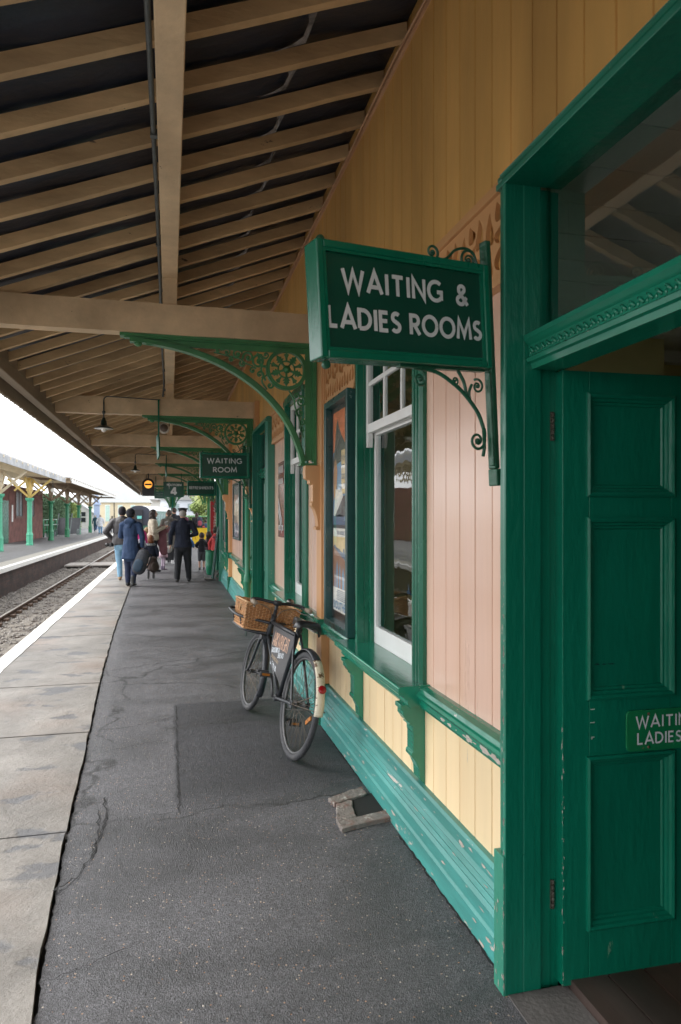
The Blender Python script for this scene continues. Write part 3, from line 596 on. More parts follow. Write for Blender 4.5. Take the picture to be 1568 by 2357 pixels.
for a, b in spans(FC, 2.16, YEND):
    if b-a < .12: continue
    g = MB(); fret(g, a, b, 2.475, 2.775); f_ = obj('frieze', g, ORANGE, st, True, label='pierced orange fretwork panel')
    g = MB(); g.box(1.150, 1.2, a, b, 2.777, 2.812); g.box(1.158, 1.2, a, b, 2.445, 2.473); obj('frieze_moulding', g, ORANGE, f_, True)
g = MB(); g.sweep_y([(1.2, 4.045), (1.182, 4.045), (1.176, 4.055), (1.176, 4.072), (1.2, 4.072)], -3, YEND); g.tube([(1.165+.006*math.sin(k*1.3), -3+k*.5, 4.035+.006*math.cos(k*1.9)) for k in range(40)], .007, 6); obj('cornice_moulding', g, mat('pinkish_cornice', (.50, .30, .18), .5, .15, 5, bump=.3, chips=.12, chipcol=(.15, .08, .05)), st, True)
for p in PIL:
    g = MB(); g.box(1.135, 1.2, p-.085, p+.085, .30, .697); g.box(1.135, 1.2, p-.085, p+.085, .803, 2.02)
    g.box(1.15, 1.2, p-.10, p-.086, .803, 3.0); g.box(1.15, 1.2, p+.086, p+.10, .803, 3.0); g.box(1.136, 1.2, p-.085, p+.085, 2.021, 3.2)
    pl_ = obj('pilaster', g, ORANGE, st, True, bevel=.003)
    g = MB(); g.box(1.108, 1.2, p-.10, p+.10, .69, .81); g.box(1.1, 1.2, p-.11, p+.11, .79, .812); g.box(1.118, 1.2, p-.10, p+.10, -.05, .31); obj('pilaster_block', g, G_DARK, pl_, True, bevel=.004)
    g = MB(); cp = [(1.14, 2.0), (1.02, 2.0), (1.015, 1.95), (1.02, 1.90), (1.05, 1.885), (1.052, 1.86), (1.075, 1.85), (1.075, 1.72), (1.068, 1.71), (1.068, 1.69), (1.09, 1.66), (1.11, 1.60), (1.118, 1.53), (1.10, 1.52), (1.10, 1.50), (1.14, 1.50)]
    g.prism([(x, z) for x, z in cp], (0, p, 0), (1, 0, 0), (0, 0, 1), .10); obj('corbel', g, ORANGE, pl_, True, bevel=.003)
def vprof(g, prof, z0, z1):
    n = len(prof); vs = [(x, y, z) for z in (z0, z1) for x, y in prof]
    g.add(vs, [tuple(range(n-1, -1, -1)), tuple(range(n, 2*n))]+[(i, (i+1) % n, n+(i+1) % n, n+i) for i in range(n)])
def casing(g, yi, sgn, z0, z1, front=1.15, wd=.085, back=1.205):
    """moulded architrave strip; yi = opening edge, sgn away from the opening"""
    d = back-front; pf = [(back, yi), (front+.004, yi), (front, yi+sgn*.006), (front, yi+sgn*wd*.28), (front+.012, yi+sgn*wd*.34), (front+.006, yi+sgn*wd*.44), (front+.006, yi+sgn*wd*.58),
          (front+.018, yi+sgn*wd*.64), (front+.012, yi+sgn*wd*.74), (front+.012, yi+sgn*wd*.86), (front+.028, yi+sgn*wd), (back, yi+sgn*wd)]
    vprof(g, pf, z0, z1)
def console(g, yc, X0, X1, z0, z1, wd=.085):
    h = z1-z0; pf = [(X1, z1), (X0, z1), (X0, z1-.05*h), (X0+.012, z1-.08*h), (X0+.012, z1-.13*h), (X0+.03, z1-.2*h), (X0+.045, z1-.22*h), (X0+.042, z1-.25*h), (X0+.06, z1-.27*h), (X0+.06, z1-.33*h),
        (X1-.062, z1-.36*h), (X1-.062, z1-.58*h), (X1-.070, z1-.6*h), (X1-.070, z1-.64*h), (X1-.05, z1-.70*h), (X1-.032, z1-.80*h), (X1-.028, z1-.93*h), (X1, z0)]
    g.prism(pf, (0, yc, 0), (1, 0, 0), (0, 0, 1), wd)
for wi, (a, b) in enumerate(WINS):
    zs, zt = .80, 2.74
    g = MB(); casing(g, a, -1, zs, zt, 1.152); casing(g, b, 1, zs, zt, 1.152)
    g.sweep_y([(1.205, zt), (1.152, zt), (1.152, zt+.05), (1.165, zt+.055), (1.165, zt+.09), (1.205, zt+.09)], a-.085, b+.085)
    g.box(1.206, 1.34, a-.02, a, zs, zt); g.box(1.206, 1.34, b, b+.02, zs, zt); g.box(1.206, 1.34, a, b, zt, zt+.02)
    g.box(1.235, 1.26, a, a+.03, zs, 2.10); g.box(1.235, 1.26, b-.03, b, zs, 2.10)
    W_ = obj('window', g, G_DARK, st, True, bevel=.002)
    # upper sash (outer) with six small panes, lower sash (inner) with one
    u = MB(); X0, X1, st_ = 1.215, 1.25, .045; zb = 2.13
    u.box(X0, X1, a+.002, a+st_, zb, zt-.003); u.box(X0, X1, b-st_, b-.002, zb, zt-.003); u.box(X0, X1, a+st_, b-st_, zt-.05, zt-.003); u.box(X0, X1, a+st_, b-st_, zb, zb+.055)
    w3 = (b-a-2*st_)/3
    for k in (1, 2): u.box(X0+.006, X1-.008, a+st_+w3*k-.013, a+st_+w3*k+.013, zb+.055, zt-.05)
    u.box(X0+.005, X1-.009, a+st_, b-st_, 2.425, 2.452)
    for yy in (a+.002, b-st_):                                             # sash horns
        u.prism([(yy, zb), (yy+.043, zb), (yy+.043, zb-.05), (yy+.036, zb-.09), (yy+.007, zb-.09), (yy, zb-.05)], (1.2325, 0, 0), (0, 1, 0), (0, 0, 1), .033)
    obj('sash', u, WHITE, W_, True, bevel=.002)
    l = MB(); X0, X1 = 1.262, 1.30
    l.box(X0, X1, a+.002, a+.055, zs+.002, 2.16); l.box(X0, X1, b-.055, b-.002, zs+.002, 2.16); l.box(X0, X1, a+.055, b-.055, 2.115, 2.16); l.box(X0, X1, a+.055, b-.055, zs+.002, zs+.11)
    obj('sash', l, WHITE, W_, True, bevel=.003)
    p = MB(); p.box(1.232, 1.236, a+st_, b-st_, zb+.05, zt-.045); obj('glazing', p, GLASS, W_, True)
    p = MB(); p.box(1.280, 1.284, a+.05, b-.05, zs+.105, 2.12); obj('glazing', p, GLASS, W_, True)
    s_ = MB(); s_.sweep_y([(1.262, zs+.004), (1.262, zs-.03), (1.20, zs-.08), (1.10, zs-.105), (1.085, zs-.085), (1.085, zs-.065), (1.068, zs-.055), (1.068, zs-.045), (1.045, zs-.036), (1.04, zs-.03), (1.04, zs-.006), (1.046, zs)], a-.13, b+.13)
    sl = obj('sill', s_, G_RAIL, W_, True, bevel=.003)
    for yc in (a-.02, b+.05):
        c = MB(); console(c, yc, 1.075, 1.20, .303, zs-.103); obj('sill_console', c, G_RAIL, sl, True, bevel=.002)
# open doorway nearest the camera
G_ARCH = mat('faded_skylit_architrave_green', (.030, .20, .135), .3, .22, 2, (1, 1, .35), .15, 30, chips=.22, chipcol=(.45, .45, .38), chscale=10, dirt=.5, dirtcol=(.008, .11, .065), coat=.2)  # faded base block, plus open-sky light on the casing put into the colour
def doorframe(a, b, front=1.09):
    g = MB(); ar = MB(); zt = 2.72
    for yi, sg in ((b, 1), (a, -1)):
        casing(ar, yi+sg*.001, sg, .46, zt-.001, front, .066, 1.2)
        vprof(ar, [(1.2, yi+sg*.001), (front-.006, yi+sg*.001), (front-.006, yi+sg*.070), (1.2, yi+sg*.070)], -.02, .458)      # base block
        y0, y1 = (yi, yi+sg*.03)
        g.box(front+.002, 1.157, min(y0, y1), max(y0, y1), -.02, zt+.03); g.box(1.1605, 1.2235, min(y0, y1)+.0, max(y0, y1), -.02, zt+.03)
        y0 += sg*.016; g.box(1.224, 1.268 if a < 3 else 1.30, min(y0, y1), max(y0, y1)+.0, -.02, zt)
    if a < 3: g.box(1.2685, 1.303, b+.021, b+.034, -.02, zt)
    ar.sweep_y([(1.2, zt+.0005), (front, zt+.0005), (front, zt+.02), (front+.012, zt+.025), (front+.006, zt+.032), (front+.006, zt+.044), (front+.02, zt+.05), (front+.012, zt+.057), (front+.03, zt+.066), (1.2, zt+.066)], a-.067, b+.067)
    g.box(front+.002, 1.30, a, b, zt-.0, zt+.029)
    o = obj('door_frame', g, G_DOOR, st, True, bevel=.0015); obj('architrave', ar, G_ARCH, o, True, bevel=.0015); return o
DF = doorframe(*DOORS[0])
GLASS2 = glass('transom_glass', .035, (.92, .95, .95), 3, 2.6)
def transom(a, b, par):
    t = MB(); t.sweep_y([(1.30, 2.10), (1.19, 2.10), (1.185, 2.118), (1.172, 2.122), (1.168, 2.135), (1.178, 2.143), (1.178, 2.178), (1.17, 2.184), (1.158, 2.196), (1.158, 2.212), (1.166, 2.218), (1.30, 2.222)], a+.001, b-.001)
    y = a+.03; k = 0
    while y < b-.03:                                                        # carved running ornament
        t.tube([(1.176, y, 2.150), (1.172, y+.010, 2.162), (1.176, y+.020, 2.168)], .004, 5); t.ell((1.177, y+.022, 2.152), .003, .005, .007, nu=8, nv=5); y += .034
    tb = obj('transom_bar', t, G_RAIL if a < 3 else G_DARK, par, True)
    q_ = MB(); q_.box(1.243, 1.247, a+.001, b-.001, 2.222, 2.719); obj('transom_glazing', q_, GLASS2, par, True)
transom(*DOORS[0], DF)
def panel_leaf(wd, hg, th=.045, cols=2, rows=((.19, .76), (.975, 1.575), (1.67, 2.0)), glaz=None):
    """door leaf in its own frame: x 0..wd, front face y=0 towards -y, thickness th"""
    g = MB(); stl = .10; cw = (wd-stl*(cols+1))/cols; xs = [stl+(cw+stl)*i for i in range(cols)]
    for i in range(cols+1): x = (cw+stl)*i; g.box(x, x+stl, 0, th, 0, hg)
    for i in range(cols):
        z = 0
        for r0, r1 in rows: g.box(xs[i]+.0002, xs[i]+cw-.0002, 0, th, z, r0); z = r1
        g.box(xs[i]+.0002, xs[i]+cw-.0002, 0, th, z, hg)
    m = MB(); pn = MB(); gz_ = MB()
    for i in range(cols):
        for k, (r0, r1) in enumerate(rows):
            x0, x1 = xs[i], xs[i]+cw
            (gz_ if glaz and k in glaz else pn).box(x0+.001, x1-.001, .016, .028, r0+.001, r1-.001)
            prof = [(0, .02), (0, -.010), (.008, -.014), (.016, -.010), (.020, -.002), (.028, .002), (.031, .009), (.038, .010), (.042, .016)]
            # bolection moulding mitred round the panel
            L0 = []
            for d, yy in prof: L0.append([(x0-.012+d, yy, r0-.012+d), (x1+.012-d, yy, r0-.012+d), (x1+.012-d, yy, r1+.012-d), (x0-.012+d, yy, r1+.012-d)])
            vs = [p for lp in L0 for p in lp]
            m.add(vs, [(j*4+c, j*4+(c+1) % 4, (j+1)*4+(c+1) % 4, (j+1)*4+c) for j in range(len(prof)-1) for c in range(4)])
    return g, m, pn, gz_
g, m_, pn, gz_ = panel_leaf(.94, 2.085, .056)
D = bpy.data.objects.new('door', g.mesh('door', G_DOOR)); COL.objects.link(D); D.parent = st; D.location = Vector((1.288, 2.056, .012))-st.location; D.rotation_euler = (0, 0, R(-1.5))
D['label'] = 'green six panelled door standing open inwards'
bv = D.modifiers.new('bevel', 'BEVEL'); bv.width = .002; bv.segments = 2
def sub(name, mb, mt, par, loc=(0, 0, 0)):
    o = bpy.data.objects.new(name, mb.mesh(name, mt)); COL.objects.link(o); o.parent = par; o.location = loc; return o
sub('panel_moulding', m_, G_DOOR, D); sub('door_panel', pn, G_DOOR, D)
HINGE = mat('rusty_hinge', (.06, .055, .04), .6, .4, 20, bump=.4, chips=.35, chipcol=(.12, .03, .015), chscale=30)
for z in (.24, 1.85):
    h = MB(); h.box(-.055, -.016, .046, .049, z, z+.10)
    for k in range(5): h.lathe([(.0055, 0), (.0055, .018)], (-.010, .046, z+.001+k*.0200), n=10)
    sub('hinge', h, HINGE, D)
# scuff marks and nail scars on the leaf
s_ = MB()
for (x, z, w_) in [(.105, .93, .016), (.105, .885, .016), (.108, .835, .012), (.108, .83, .004)]: s_.box(x, x+w_, -.0012, 0, z, z+.0025)
sub('nail_scar', s_, mat('bare_scar', (.5, .5, .45), .7), D)
def chips(g, o, u, v, L, n, s0, s1, seed, spread=.004):
    o, u, v = Vector(o), Vector(u), Vector(v); q = random.Random(seed); nn = u.cross(v).normalized()*.0004
    for _ in range(n):
        a = q.random()**1.1*L; w_ = s0+(s1-s0)*q.random()**2.2; w_ *= 1.5; h_ = w_*q.uniform(.10, .38); b = q.uniform(-spread, spread)*(q.random()**.5); k = q.randint(6, 11); nn = nn*1.02
        g.add([o+nn+u*(a+w_*math.cos(6.283*i/k)*q.uniform(.35, 1.15))+v*(b+h_*math.sin(6.283*i/k)*q.uniform(.35, 1.15)) for i in range(k)], [tuple(range(k))])
BARE = mat('bare_peeled_wood', (.42, .36, .31), .8, .25, 30, bump=.4)
g = MB(); chips(g, (1.0838, 2.0835, .0), (0, 0, 1), (1, 0, 0), 1.5, 34, .004, .012, 3, .0015); chips(g, (1.0828, 2.09, .0), (0, 0, 1), (0, 1, 0), 1.3, 26, .003, .011, 4, .004); chips(g, (1.0828, 2.13, .02), (0, 0, 1), (0, 1, 0), .4, 12, .004, .014, 5, .02)
obj('paint_chips', g, BARE, DF, True)
g = MB(); chips(g, (1.1455, 2.2, .724), (0, 1, 0), (0, 0, -1), .72, 16, .006, .03, 6, .008); chips(g, (1.1315, 2.2, .757), (0, 1, 0), (0, 0, -1), .9, 10, .004, .016, 7, .008); chips(g, (1.1445, 2.24, .722), (0, 1, 0), (0, 0, -1), .12, 7, .02, .05, 8, .008)
obj('paint_chips', g, BARE, st, True)
for xx, zz, n_, sd_ in ((1.127, .06, 24, 11), (1.136, .12, 18, 12), (1.165, .266, 22, 13), (1.153, .195, 10, 14), (1.127, .015, 26, 15)):
    g = MB(); chips(g, (xx, 2.18, zz), (0, 1, 0), (0, 0, -1), 5.6, n_*2, .004, .028, sd_, .012); obj('paint_chips', g, BARE, st, True)
g = MB(); chips(g, (-.0006, 0, .0), (0, 0, 1), (0, 1, 0), .9, 24, .003, .011, 21, .003); chips(g, (.004, -.0006, .0), (0, 0, 1), (1, 0, 0), .8, 20, .003, .009, 22, .003); sub('paint_chips', g, BARE, D)
g = MB(); chips(g, (.13, .0155, 1.08), (1, 0, 0), (0, .0, 1), .09, 9, .004, .010, 31, .0015); sub('scuff_mark', g, mat('black_scuff', (.004, .02, .018), .6), D)
# second and third doorways, closed glazed doors
for (a, b) in DOORS[1:]:
    F_ = doorframe(a, b); transom(a, b, F_)
    g, m_, pn, gz_ = panel_leaf(b-a-.004, 2.085, cols=2, rows=((.12, .68), (.82, 1.45), (1.55, 1.98)), glaz=(1, 2))
    d = bpy.data.objects.new('door', g.mesh('door', G_DARK)); COL.objects.link(d); d.parent = st; d.location = Vector((1.25, b-.002, .012))-st.location; d.rotation_euler = (0, 0, R(-90))
    d['label'] = 'closed green glazed door'
    sub('panel_moulding', m_, G_DARK, d); sub('door_panel', pn, G_DARK, d); sub('glazing', gz_, GLASS, d)

def follow_ground(o, off):
    for c in o.children:
        if c.type == 'MESH' and c.name.split('.')[0] not in ('door', 'upper_boarding', 'roof', 'cornice_moulding', 'inner_ceiling'):
            base = off+Vector(c.location)
            for v in c.data.vertices:
                z = v.co.z+base.z
                if z < 3: v.co.z += GZ(v.co.y+base.y)*(1-max(z, 0)/3)
            follow_ground(c, base)
        elif c.name.startswith('door.') and c.location.y+off.y > 5: c.location.z += GZ(c.location.y+off.y)
follow_ground(st, Vector(st.location))
# ================================================================ PLATFORM CANOPY
cn = thing('platform_canopy', 'timber rafter canopy with green ironwork brackets over the near platform', 'canopy', (-1.5, 10, 3))
SL = .389; RB = lambda x: 4.08-SL*(1.2-x); CEND = 40.5
FELT = mat('black_roofing_felt', (.013, .021, .038), .34, .5, 1.8, (1, 2, 1), 1.0, 5, dirt=.2, dirtcol=(.03, .04, .055))
g = MB(); q = random.Random(5); nx, ny = 24, 220; vs = []
for j in range(ny+1):
    for i in range(nx+1):
        x = -1.75+2.96*i/nx; y = -3+(CEND+3)*j/ny; z = RB(x)+.102+.012*math.sin(x*5+y*3.1)*math.sin(y*7.7)+.008*math.sin(x*2.1-y*11)+q.uniform(-.006, .006); vs.append((x, y, z))
g.add(vs, [(j*(nx+1)+i, j*(nx+1)+i+1, (j+1)*(nx+1)+i+1, (j+1)*(nx+1)+i) for j in range(ny) for i in range(nx)], True); obj('roofing_felt', g, FELT, cn, True)
g = MB(); g.prism([(-1.82, RB(-1.82)+.15), (1.2, RB(1.2)+.15), (1.2, RB(1.2)+.19), (-1.82, RB(-1.82)+.19)], (0, (CEND-3)/2, 0), (1, 0, 0), (0, 0, 1), CEND+3); obj('roof_cover', g, MATS['slate_roof'], cn, True)
# torn edge of the felt lap
g = MB()
yy = -.4
for i in range(40):
    y0 = .95+i*.395+.05; x = .62+.02*math.sin(i*1.7)
    poly = [(x-.12-q.uniform(0, .07), y0+.01), (x, y0+.02), (x+.03+q.uniform(0, .02), y0+.12), (x+.02, y0+.22), (x+.01, y0+.31), (x-.10-q.uniform(0, .06), y0+.325), (x-.06, y0+.30), (x-.012, y0+.26), (x, y0+.17), (x-.02, y0+.10)]
    g.add([(a, b, RB(a)+.066+.010*math.sin(b*9)) for a, b in poly], [tuple(range(len(poly)))])
obj('felt_lap', g, mat('dusty_felt_edge', (.22, .22, .235), .8, .8, 9, bump=.5, dirt=.8, dirtcol=(.03, .035, .04)), cn, True)
ry = [1.0+.395*i for i in range(99)]
for y in ry:
    g = MB(); xa, xb = -1.50, 1.19; n = 10; q = random.Random(int(y*100)); w_ = .048
    vs = []
    for i in range(n+1):
        x = xa+(xb-xa)*i/n; dz = q.uniform(-.003, .003); dy = q.uniform(-.002, .002)+.006*math.sin(x*1.3+y)
        vs += [(x, y-w_/2+dy, RB(x)+dz), (x, y+w_/2+dy, RB(x)+dz), (x, y+w_/2+dy, RB(x)+.086), (x, y-w_/2+dy, RB(x)+.086)]
    g.add(vs, [(i*4+c, i*4+(c+1) % 4, (i+1)*4+(c+1) % 4, (i+1)*4+c) for i in range(n) for c in range(4)]+[(0, 1, 2, 3), (n*4+3, n*4+2, n*4+1, n*4)])
    obj('rafter', g, RAFT, cn, True)
g = MB(); g.box(-.056, .058, -3, CEND, 3.40, RB(-.056)-.002); obj('purlin', g, TIMBER, cn, True, bevel=.006)
g = MB(); g.box(-1.545, -1.45, -3, CEND, 2.915, 3.03); g.box(-1.50, -1.452, -3, CEND, 3.031, 3.14); obj('eaves_beam', g, EAVES, cn, True, bevel=.008)
g = MB(); bw_ = .092; y = -3                                                # hanging valance boards with cut ends
while y < CEND:
    if not (9.9 < y < 9.96 or 12.3 < y < 12.36):
        dz = random.uniform(-.006, .004); g.prism([(y+.003, 3.06), (y+.003, 2.865+dz), (y+bw_*.2, 2.85+dz), (y+bw_*.5, 2.832+dz), (y+bw_*.8, 2.85+dz), (y+bw_-.003, 2.865+dz), (y+bw_-.003, 3.06)], (-1.64, 0, 0), (0, 1, 0), (0, 0, 1), .018)
    y += bw_
obj('valance', g, EAVES, cn, True)
g = MB(); g.sweep_y([(-1.548, 2.99), (-1.63, 2.99), (-1.63, 3.065), (-1.548, 3.065)], -3, CEND); g.sweep_y([(-1.66, 3.07), (-1.76, 3.07), (-1.78, 3.15), (-1.64, 3.15)], -3, CEND); obj('gutter', g, EAVES, cn, True)
for k, y in enumerate(BEAMY):
    xr = 1.135 if y < YEND else 1.3
    g = MB(); n = 14; q = random.Random(k); vs = []
    for i in range(n+1):
        x = -1.448+(xr+1.448)*i/n; a = q.uniform(-.0025, .0025); zz = 2.972
        vs += [(x, y-.02+a, zz+a), (x, y+.10+a, zz+a), (x, y+.10, zz+.225), (x, y-.02+a, zz+.225+a)]
    g.add(vs, [(i*4+c, i*4+(c+1) % 4, (i+1)*4+(c+1) % 4, (i+1)*4+c) for i in range(n) for c in range(4)]+[(0, 1, 2, 3), (n*4+3, n*4+2, n*4+1, n*4)])
    g.box(-.050, .052, y-.008, y+.085, 3.2, 3.40)
    obj('tie_beam', g, TIMBER, cn, True)
# cast iron bracket, drawn in x/z at y=0; right edge x=0 is the wall side, top z=0 the beam
def bracket():
    fl = MB(); fl.box(-1.49, 0, -.045, .045, -.022, 0); fl.box(-1.46, -.03, -.030, .030, -.032, -.022); fl.box(-.022, 0, -.045, .045, -.95, -.022); fl.box(-.035, -.022, -.030, .030, -.93, -.032)
    fl.box(-1.30, -.04, -.010, .010, -.075, -.032); fl.box(-.085, -.035, -.010, .010, -.92, -.032); fl.box(-.13, 0, -.05, .05, -.965, -.945)
    q_ = MB()
    arc = [(-1.42, -.045), (-1.30, -.052), (-1.16, -.072), (-1.0, -.105), (-.84, -.155), (-.68, -.225), (-.53, -.315), (-.40, -.42), (-.29, -.54), (-.21, -.66), (-.155, -.78), (-.12, -.88), (-.105, -.945)]
    def smooth(P, n=4):
        o = []
        for i in range(len(P)-1):
            p0, p1, p2, p3 = P[max(i-1, 0)], P[i], P[i+1], P[min(i+2, len(P)-1)]
            for j in range(n):
                t = j/n; o.append(tuple(.5*((2*p1[c])+(-p0[c]+p2[c])*t+(2*p0[c]-5*p1[c]+4*p2[c]-p3[c])*t*t+(-p0[c]+3*p1[c]-3*p2[c]+p3[c])*t**3) for c in (0, 1)))
        return o+[P[-1]]
    def ribbon(P, wd, dp, mb=None, taper=None):
        mb = mb or q_; m = len(P); vs = []
        for i, p in enumerate(P):
            a = P[max(i-1, 0)]; b = P[min(i+1, m-1)]; dx, dz = b[0]-a[0], b[1]-a[1]; l = math.hypot(dx, dz) or 1; nx_, nz_ = -dz/l, dx/l
            ww = (taper[i] if taper else wd)/2
            vs += [(p[0]+nx_*ww, -dp/2, p[1]+nz_*ww), (p[0]+nx_*ww, dp/2, p[1]+nz_*ww), (p[0]-nx_*ww, dp/2, p[1]-nz_*ww), (p[0]-nx_*ww, -dp/2, p[1]-nz_*ww)]
        mb.add(vs, [(i*4+c, i*4+(c+1) % 4, (i+1)*4+(c+1) % 4, (i+1)*4+c) for i in range(m-1) for c in range(4)]+[(0, 1, 2, 3), (m*4-1, m*4-2, m*4-3, m*4-4)])
    A = smooth(arc); ar = MB(); ribbon(A, .030, .075, ar); ribbon([(x+.012, z+.016) for x, z in A], .026, .028, ar)
    cx, cz, Rr_ = -.235, -.205, .150
    C = [(cx+Rr_*math.cos(2*math.pi*i/40), cz+Rr_*math.sin(2*math.pi*i/40)) for i in range(41)]
    ribbon(C, .026, .045); ribbon([(cx+(Rr_-.008)*math.cos(2*math.pi*i/40), cz+(Rr_-.008)*math.sin(2*math.pi*i/40)) for i in range(41)], .012, .055)
    ribbon([(cx+.066*math.cos(2*math.pi*i/28), cz+.066*math.sin(2*math.pi*i/28)) for i in range(29)], .011, .016)
    fw = MB()
    for k in range(5):                                                       # leaf rays
        an = R(90+72*k+36); ca, sa = math.cos(an), math.sin(an)
        for (s0, s1, w0) in ((.015, .135, .02), ):
            lp = [(.015, .008), (.05, .007), (.072, .013), (.085, .030), (.092, .016), (.105, .024), (.112, .012), (.136, 0), (.112, -.012), (.105, -.024), (.092, -.016), (.085, -.030), (.072, -.013), (.05, -.007), (.015, -.008)]
            fw.prism([(cx+l*ca-w_*sa, cz+l*sa+w_*ca) for l, w_ in lp], (0, 0, 0), (1, 0, 0), (0, 0, 1), .020)
            fw.tube([(cx+l*ca, -.011, cz+l*sa) for l in (.02, .07, .12)], .0035, 5)
        an = R(90+72*k); lp = [(.066, .006), (.095, .009), (.118, .020), (.125, .004), (.150, .0), (.125, -.004), (.118, -.020), (.095, -.009), (.066, -.006)]; ca, sa = math.cos(an), math.sin(an)
        fw.prism([(cx+l*ca-w_*sa, cz+l*sa+w_*ca) for l, w_ in lp], (0, 0, 0), (1, 0, 0), (0, 0, 1), .016)
    fw.lathe([(.001, 0), (.030, .006), (.030, .02), (.018, .030), (.001, .034)], (cx, 0, cz), (0, -1, 0), 14)
    for k in range(6): fw.ell((cx+.024*math.cos(k*1.047), -.016, cz+.024*math.sin(k*1.047)), .010, .008, .010, nu=8, nv=6)
    def scroll(x, z, r, a0, turns, sgn=1, wd=.0135):
        r *= 1.12
        P = []; n = int(22*turns)
        for i in range(n+1):
            t = i/n; rad = r*(1-.78*t); an = R(a0)+sgn*2*math.pi*turns*t; P.append((x+rad*math.cos(an), z+rad*math.sin(an)))
        ribbon(P, wd, .018, taper=[wd*(1.2-.5*i/n) for i in range(n+1)]); q_.ell((x, 0, z), r*.3, .014, r*.3, nu=8, nv=6)
    scroll(-.455, -.155, .050, 60, 1.3, 1); scroll(-.535, -.125, .040, 200, 1.2, -1); scroll(-.62, -.105, .036, 20, 1.2, 1); scroll(-.70, -.092, .028, 160, 1.1, -1); scroll(-.765, -.085, .022, 0, 1, 1)
    scroll(-.445, -.255, .028, 300, 1.1, 1); scroll(-.365, -.335, .024, 40, 1, -1)
    ribbon(smooth([(-.40, -.30), (-.435, -.22), (-.42, -.14), (-.47, -.088)]), .013, .02); ribbon(smooth([(-.40, -.19), (-.44, -.18), (-.455, -.105)]), .016, .02); ribbon(smooth([(-.50, -.19), (-.56, -.17), (-.60, -.14), (-.68, -.125), (-.80, -.10)]), .008, .016)
    scroll(-.120, -.455, .040, 110, 1.3, -1); scroll(-.125, -.545, .032, 80, 1.2, 1); scroll(-.112, -.62, .024, 100, 1.1, -1); scroll(-.105, -.68, .018, 80, 1, 1)
    ribbon(smooth([(-.215, -.37), (-.175, -.44), (-.165, -.50), (-.135, -.58), (-.12, -.66), (-.10, -.74)]), .010, .018)
    for (x, z, r, a) in ((-.50, -.225, .024, 30), (-.40, -.10, .026, 200), (-.58, -.178, .022, 120), (-.665, -.148, .018, 60), (-.06, -.39, .022, 90), (-.155, -.41, .02, 10), (-.055, -.50, .018, 200), (-.06, -.60, .016, 90)): scroll(x, z, r, a, 1.1, 1, .011)
    ribbon(smooth([(-.385, -.25), (-.43, -.30), (-.39, -.37)]), .012, .02)
    q_.ell((-1.36, 0, -.068), .030, .03, .022); q_.ell((-.135, 0, -.815), .024, .035, .024); q_.ell((-.235, 0, -.045), .022, .022, .018)
    return fl, ar, q_, fw
bf = bracket(); bmesh_ = [m.mesh(n, G_IRON) for n, m in zip(('bracket', 'arched_rib', 'scrollwork', 'rosette'), bf)]
for y in BEAMY:
    if y < 3 or y > 24: continue
    o = bpy.data.objects.new('bracket', bmesh_[0]); COL.objects.link(o); o.parent = cn; o.location = Vector((1.13, y+.04, 2.970))-cn.location
    for n, me in zip(('arched_rib', 'scrollwork', 'rosette'), bmesh_[1:]):
        c = bpy.data.objects.new(n, me); COL.objects.link(c); c.parent = o
# iron columns beyond the end of the building
def column_mesh(zt, r=.06, base=.5):
    g = MB(); g.lathe([(r*1.9, 0), (r*1.9, .08), (r*1.5, .12), (r*1.5, base), (r*1.7, base+.04), (r*1.2, base+.1), (r, base+.16), (r*.82, zt-.35), (r*1.2, zt-.33), (r*1.2, zt-.28), (r, zt-.24), (r*1.3, zt-.1), (r*1.9, zt-.06), (r*1.9, zt)], n=16); return g
cm = column_mesh(2.975)
me = cm.mesh('column', G_IRON)
for y in BEAMY:
    if y < YEND+1 or y > 24: continue
    for x in (1.15,):
        o = bpy.data.objects.new('column', me); COL.objects.link(o); o.parent = cn; o.location = Vector((x+.07, y+.04, 0))-cn.location
me2 = cm.mesh('column', G_DARK)
for y in (30.8, 35.0, 39.3):
    o = bpy.data.objects.new('column', me2); COL.objects.link(o); o.parent = cn; o.location = Vector((.12, y, 0))-cn.location
    for s_ in (-1, 1):
        c = bpy.data.objects.new('column_bracket', bmesh_[0]); COL.objects.link(c); c.parent = o; c.location = (s_*-.06, 0, 2.97); c.scale = (s_*.8, 1, .9)
        for n, m3 in zip(('arched_rib', 'scrollwork', 'rosette'), bmesh_[1:]):
            c2 = bpy.data.objects.new(n, m3); COL.objects.link(c2); c2.parent = c
# lean-to end screen of the canopy
# ================================================================ FITTINGS AND OBJECTS ON THE NEAR PLATFORM
def multi(name, pairs, parent=None, loc=(0, 0, 0), M=None, bevel=0):
    """one mesh with several materials (surface patterns, lettering)"""
    vs, fs, sm, mi, mats = [], [], [], [], []
    for k, (mb, m) in enumerate(pairs):
        o = len(vs); vs += mb.v; fs += [tuple(i+o for i in f) for f in mb.f]; sm += mb.sm; mi += [k]*len(mb.f); mats.append(m)
    me = bpy.data.meshes.new(name); me.from_pydata(vs, [], fs)
    for m in mats: me.materials.append(m)
    me.polygons.foreach_set('use_smooth', sm); me.polygons.foreach_set('material_index', mi); me.update()
    o = bpy.data.objects.new(name, me); COL.objects.link(o); o.location = loc
    if parent: o.parent = parent
    if bevel:
        bv = o.modifiers.new('bevel', 'BEVEL'); bv.width = bevel; bv.segments = 2; bv.limit_method = 'ANGLE'
    return o
LETTER = mat('letter_grey_white', (.58, .58, .57), .5, .08, 8)
SGREEN = mat('sign_panel_green', (.003, .055, .032), .3, .15, 2, dirt=.2, dirtcol=(.01, .08, .05), coat=.2)
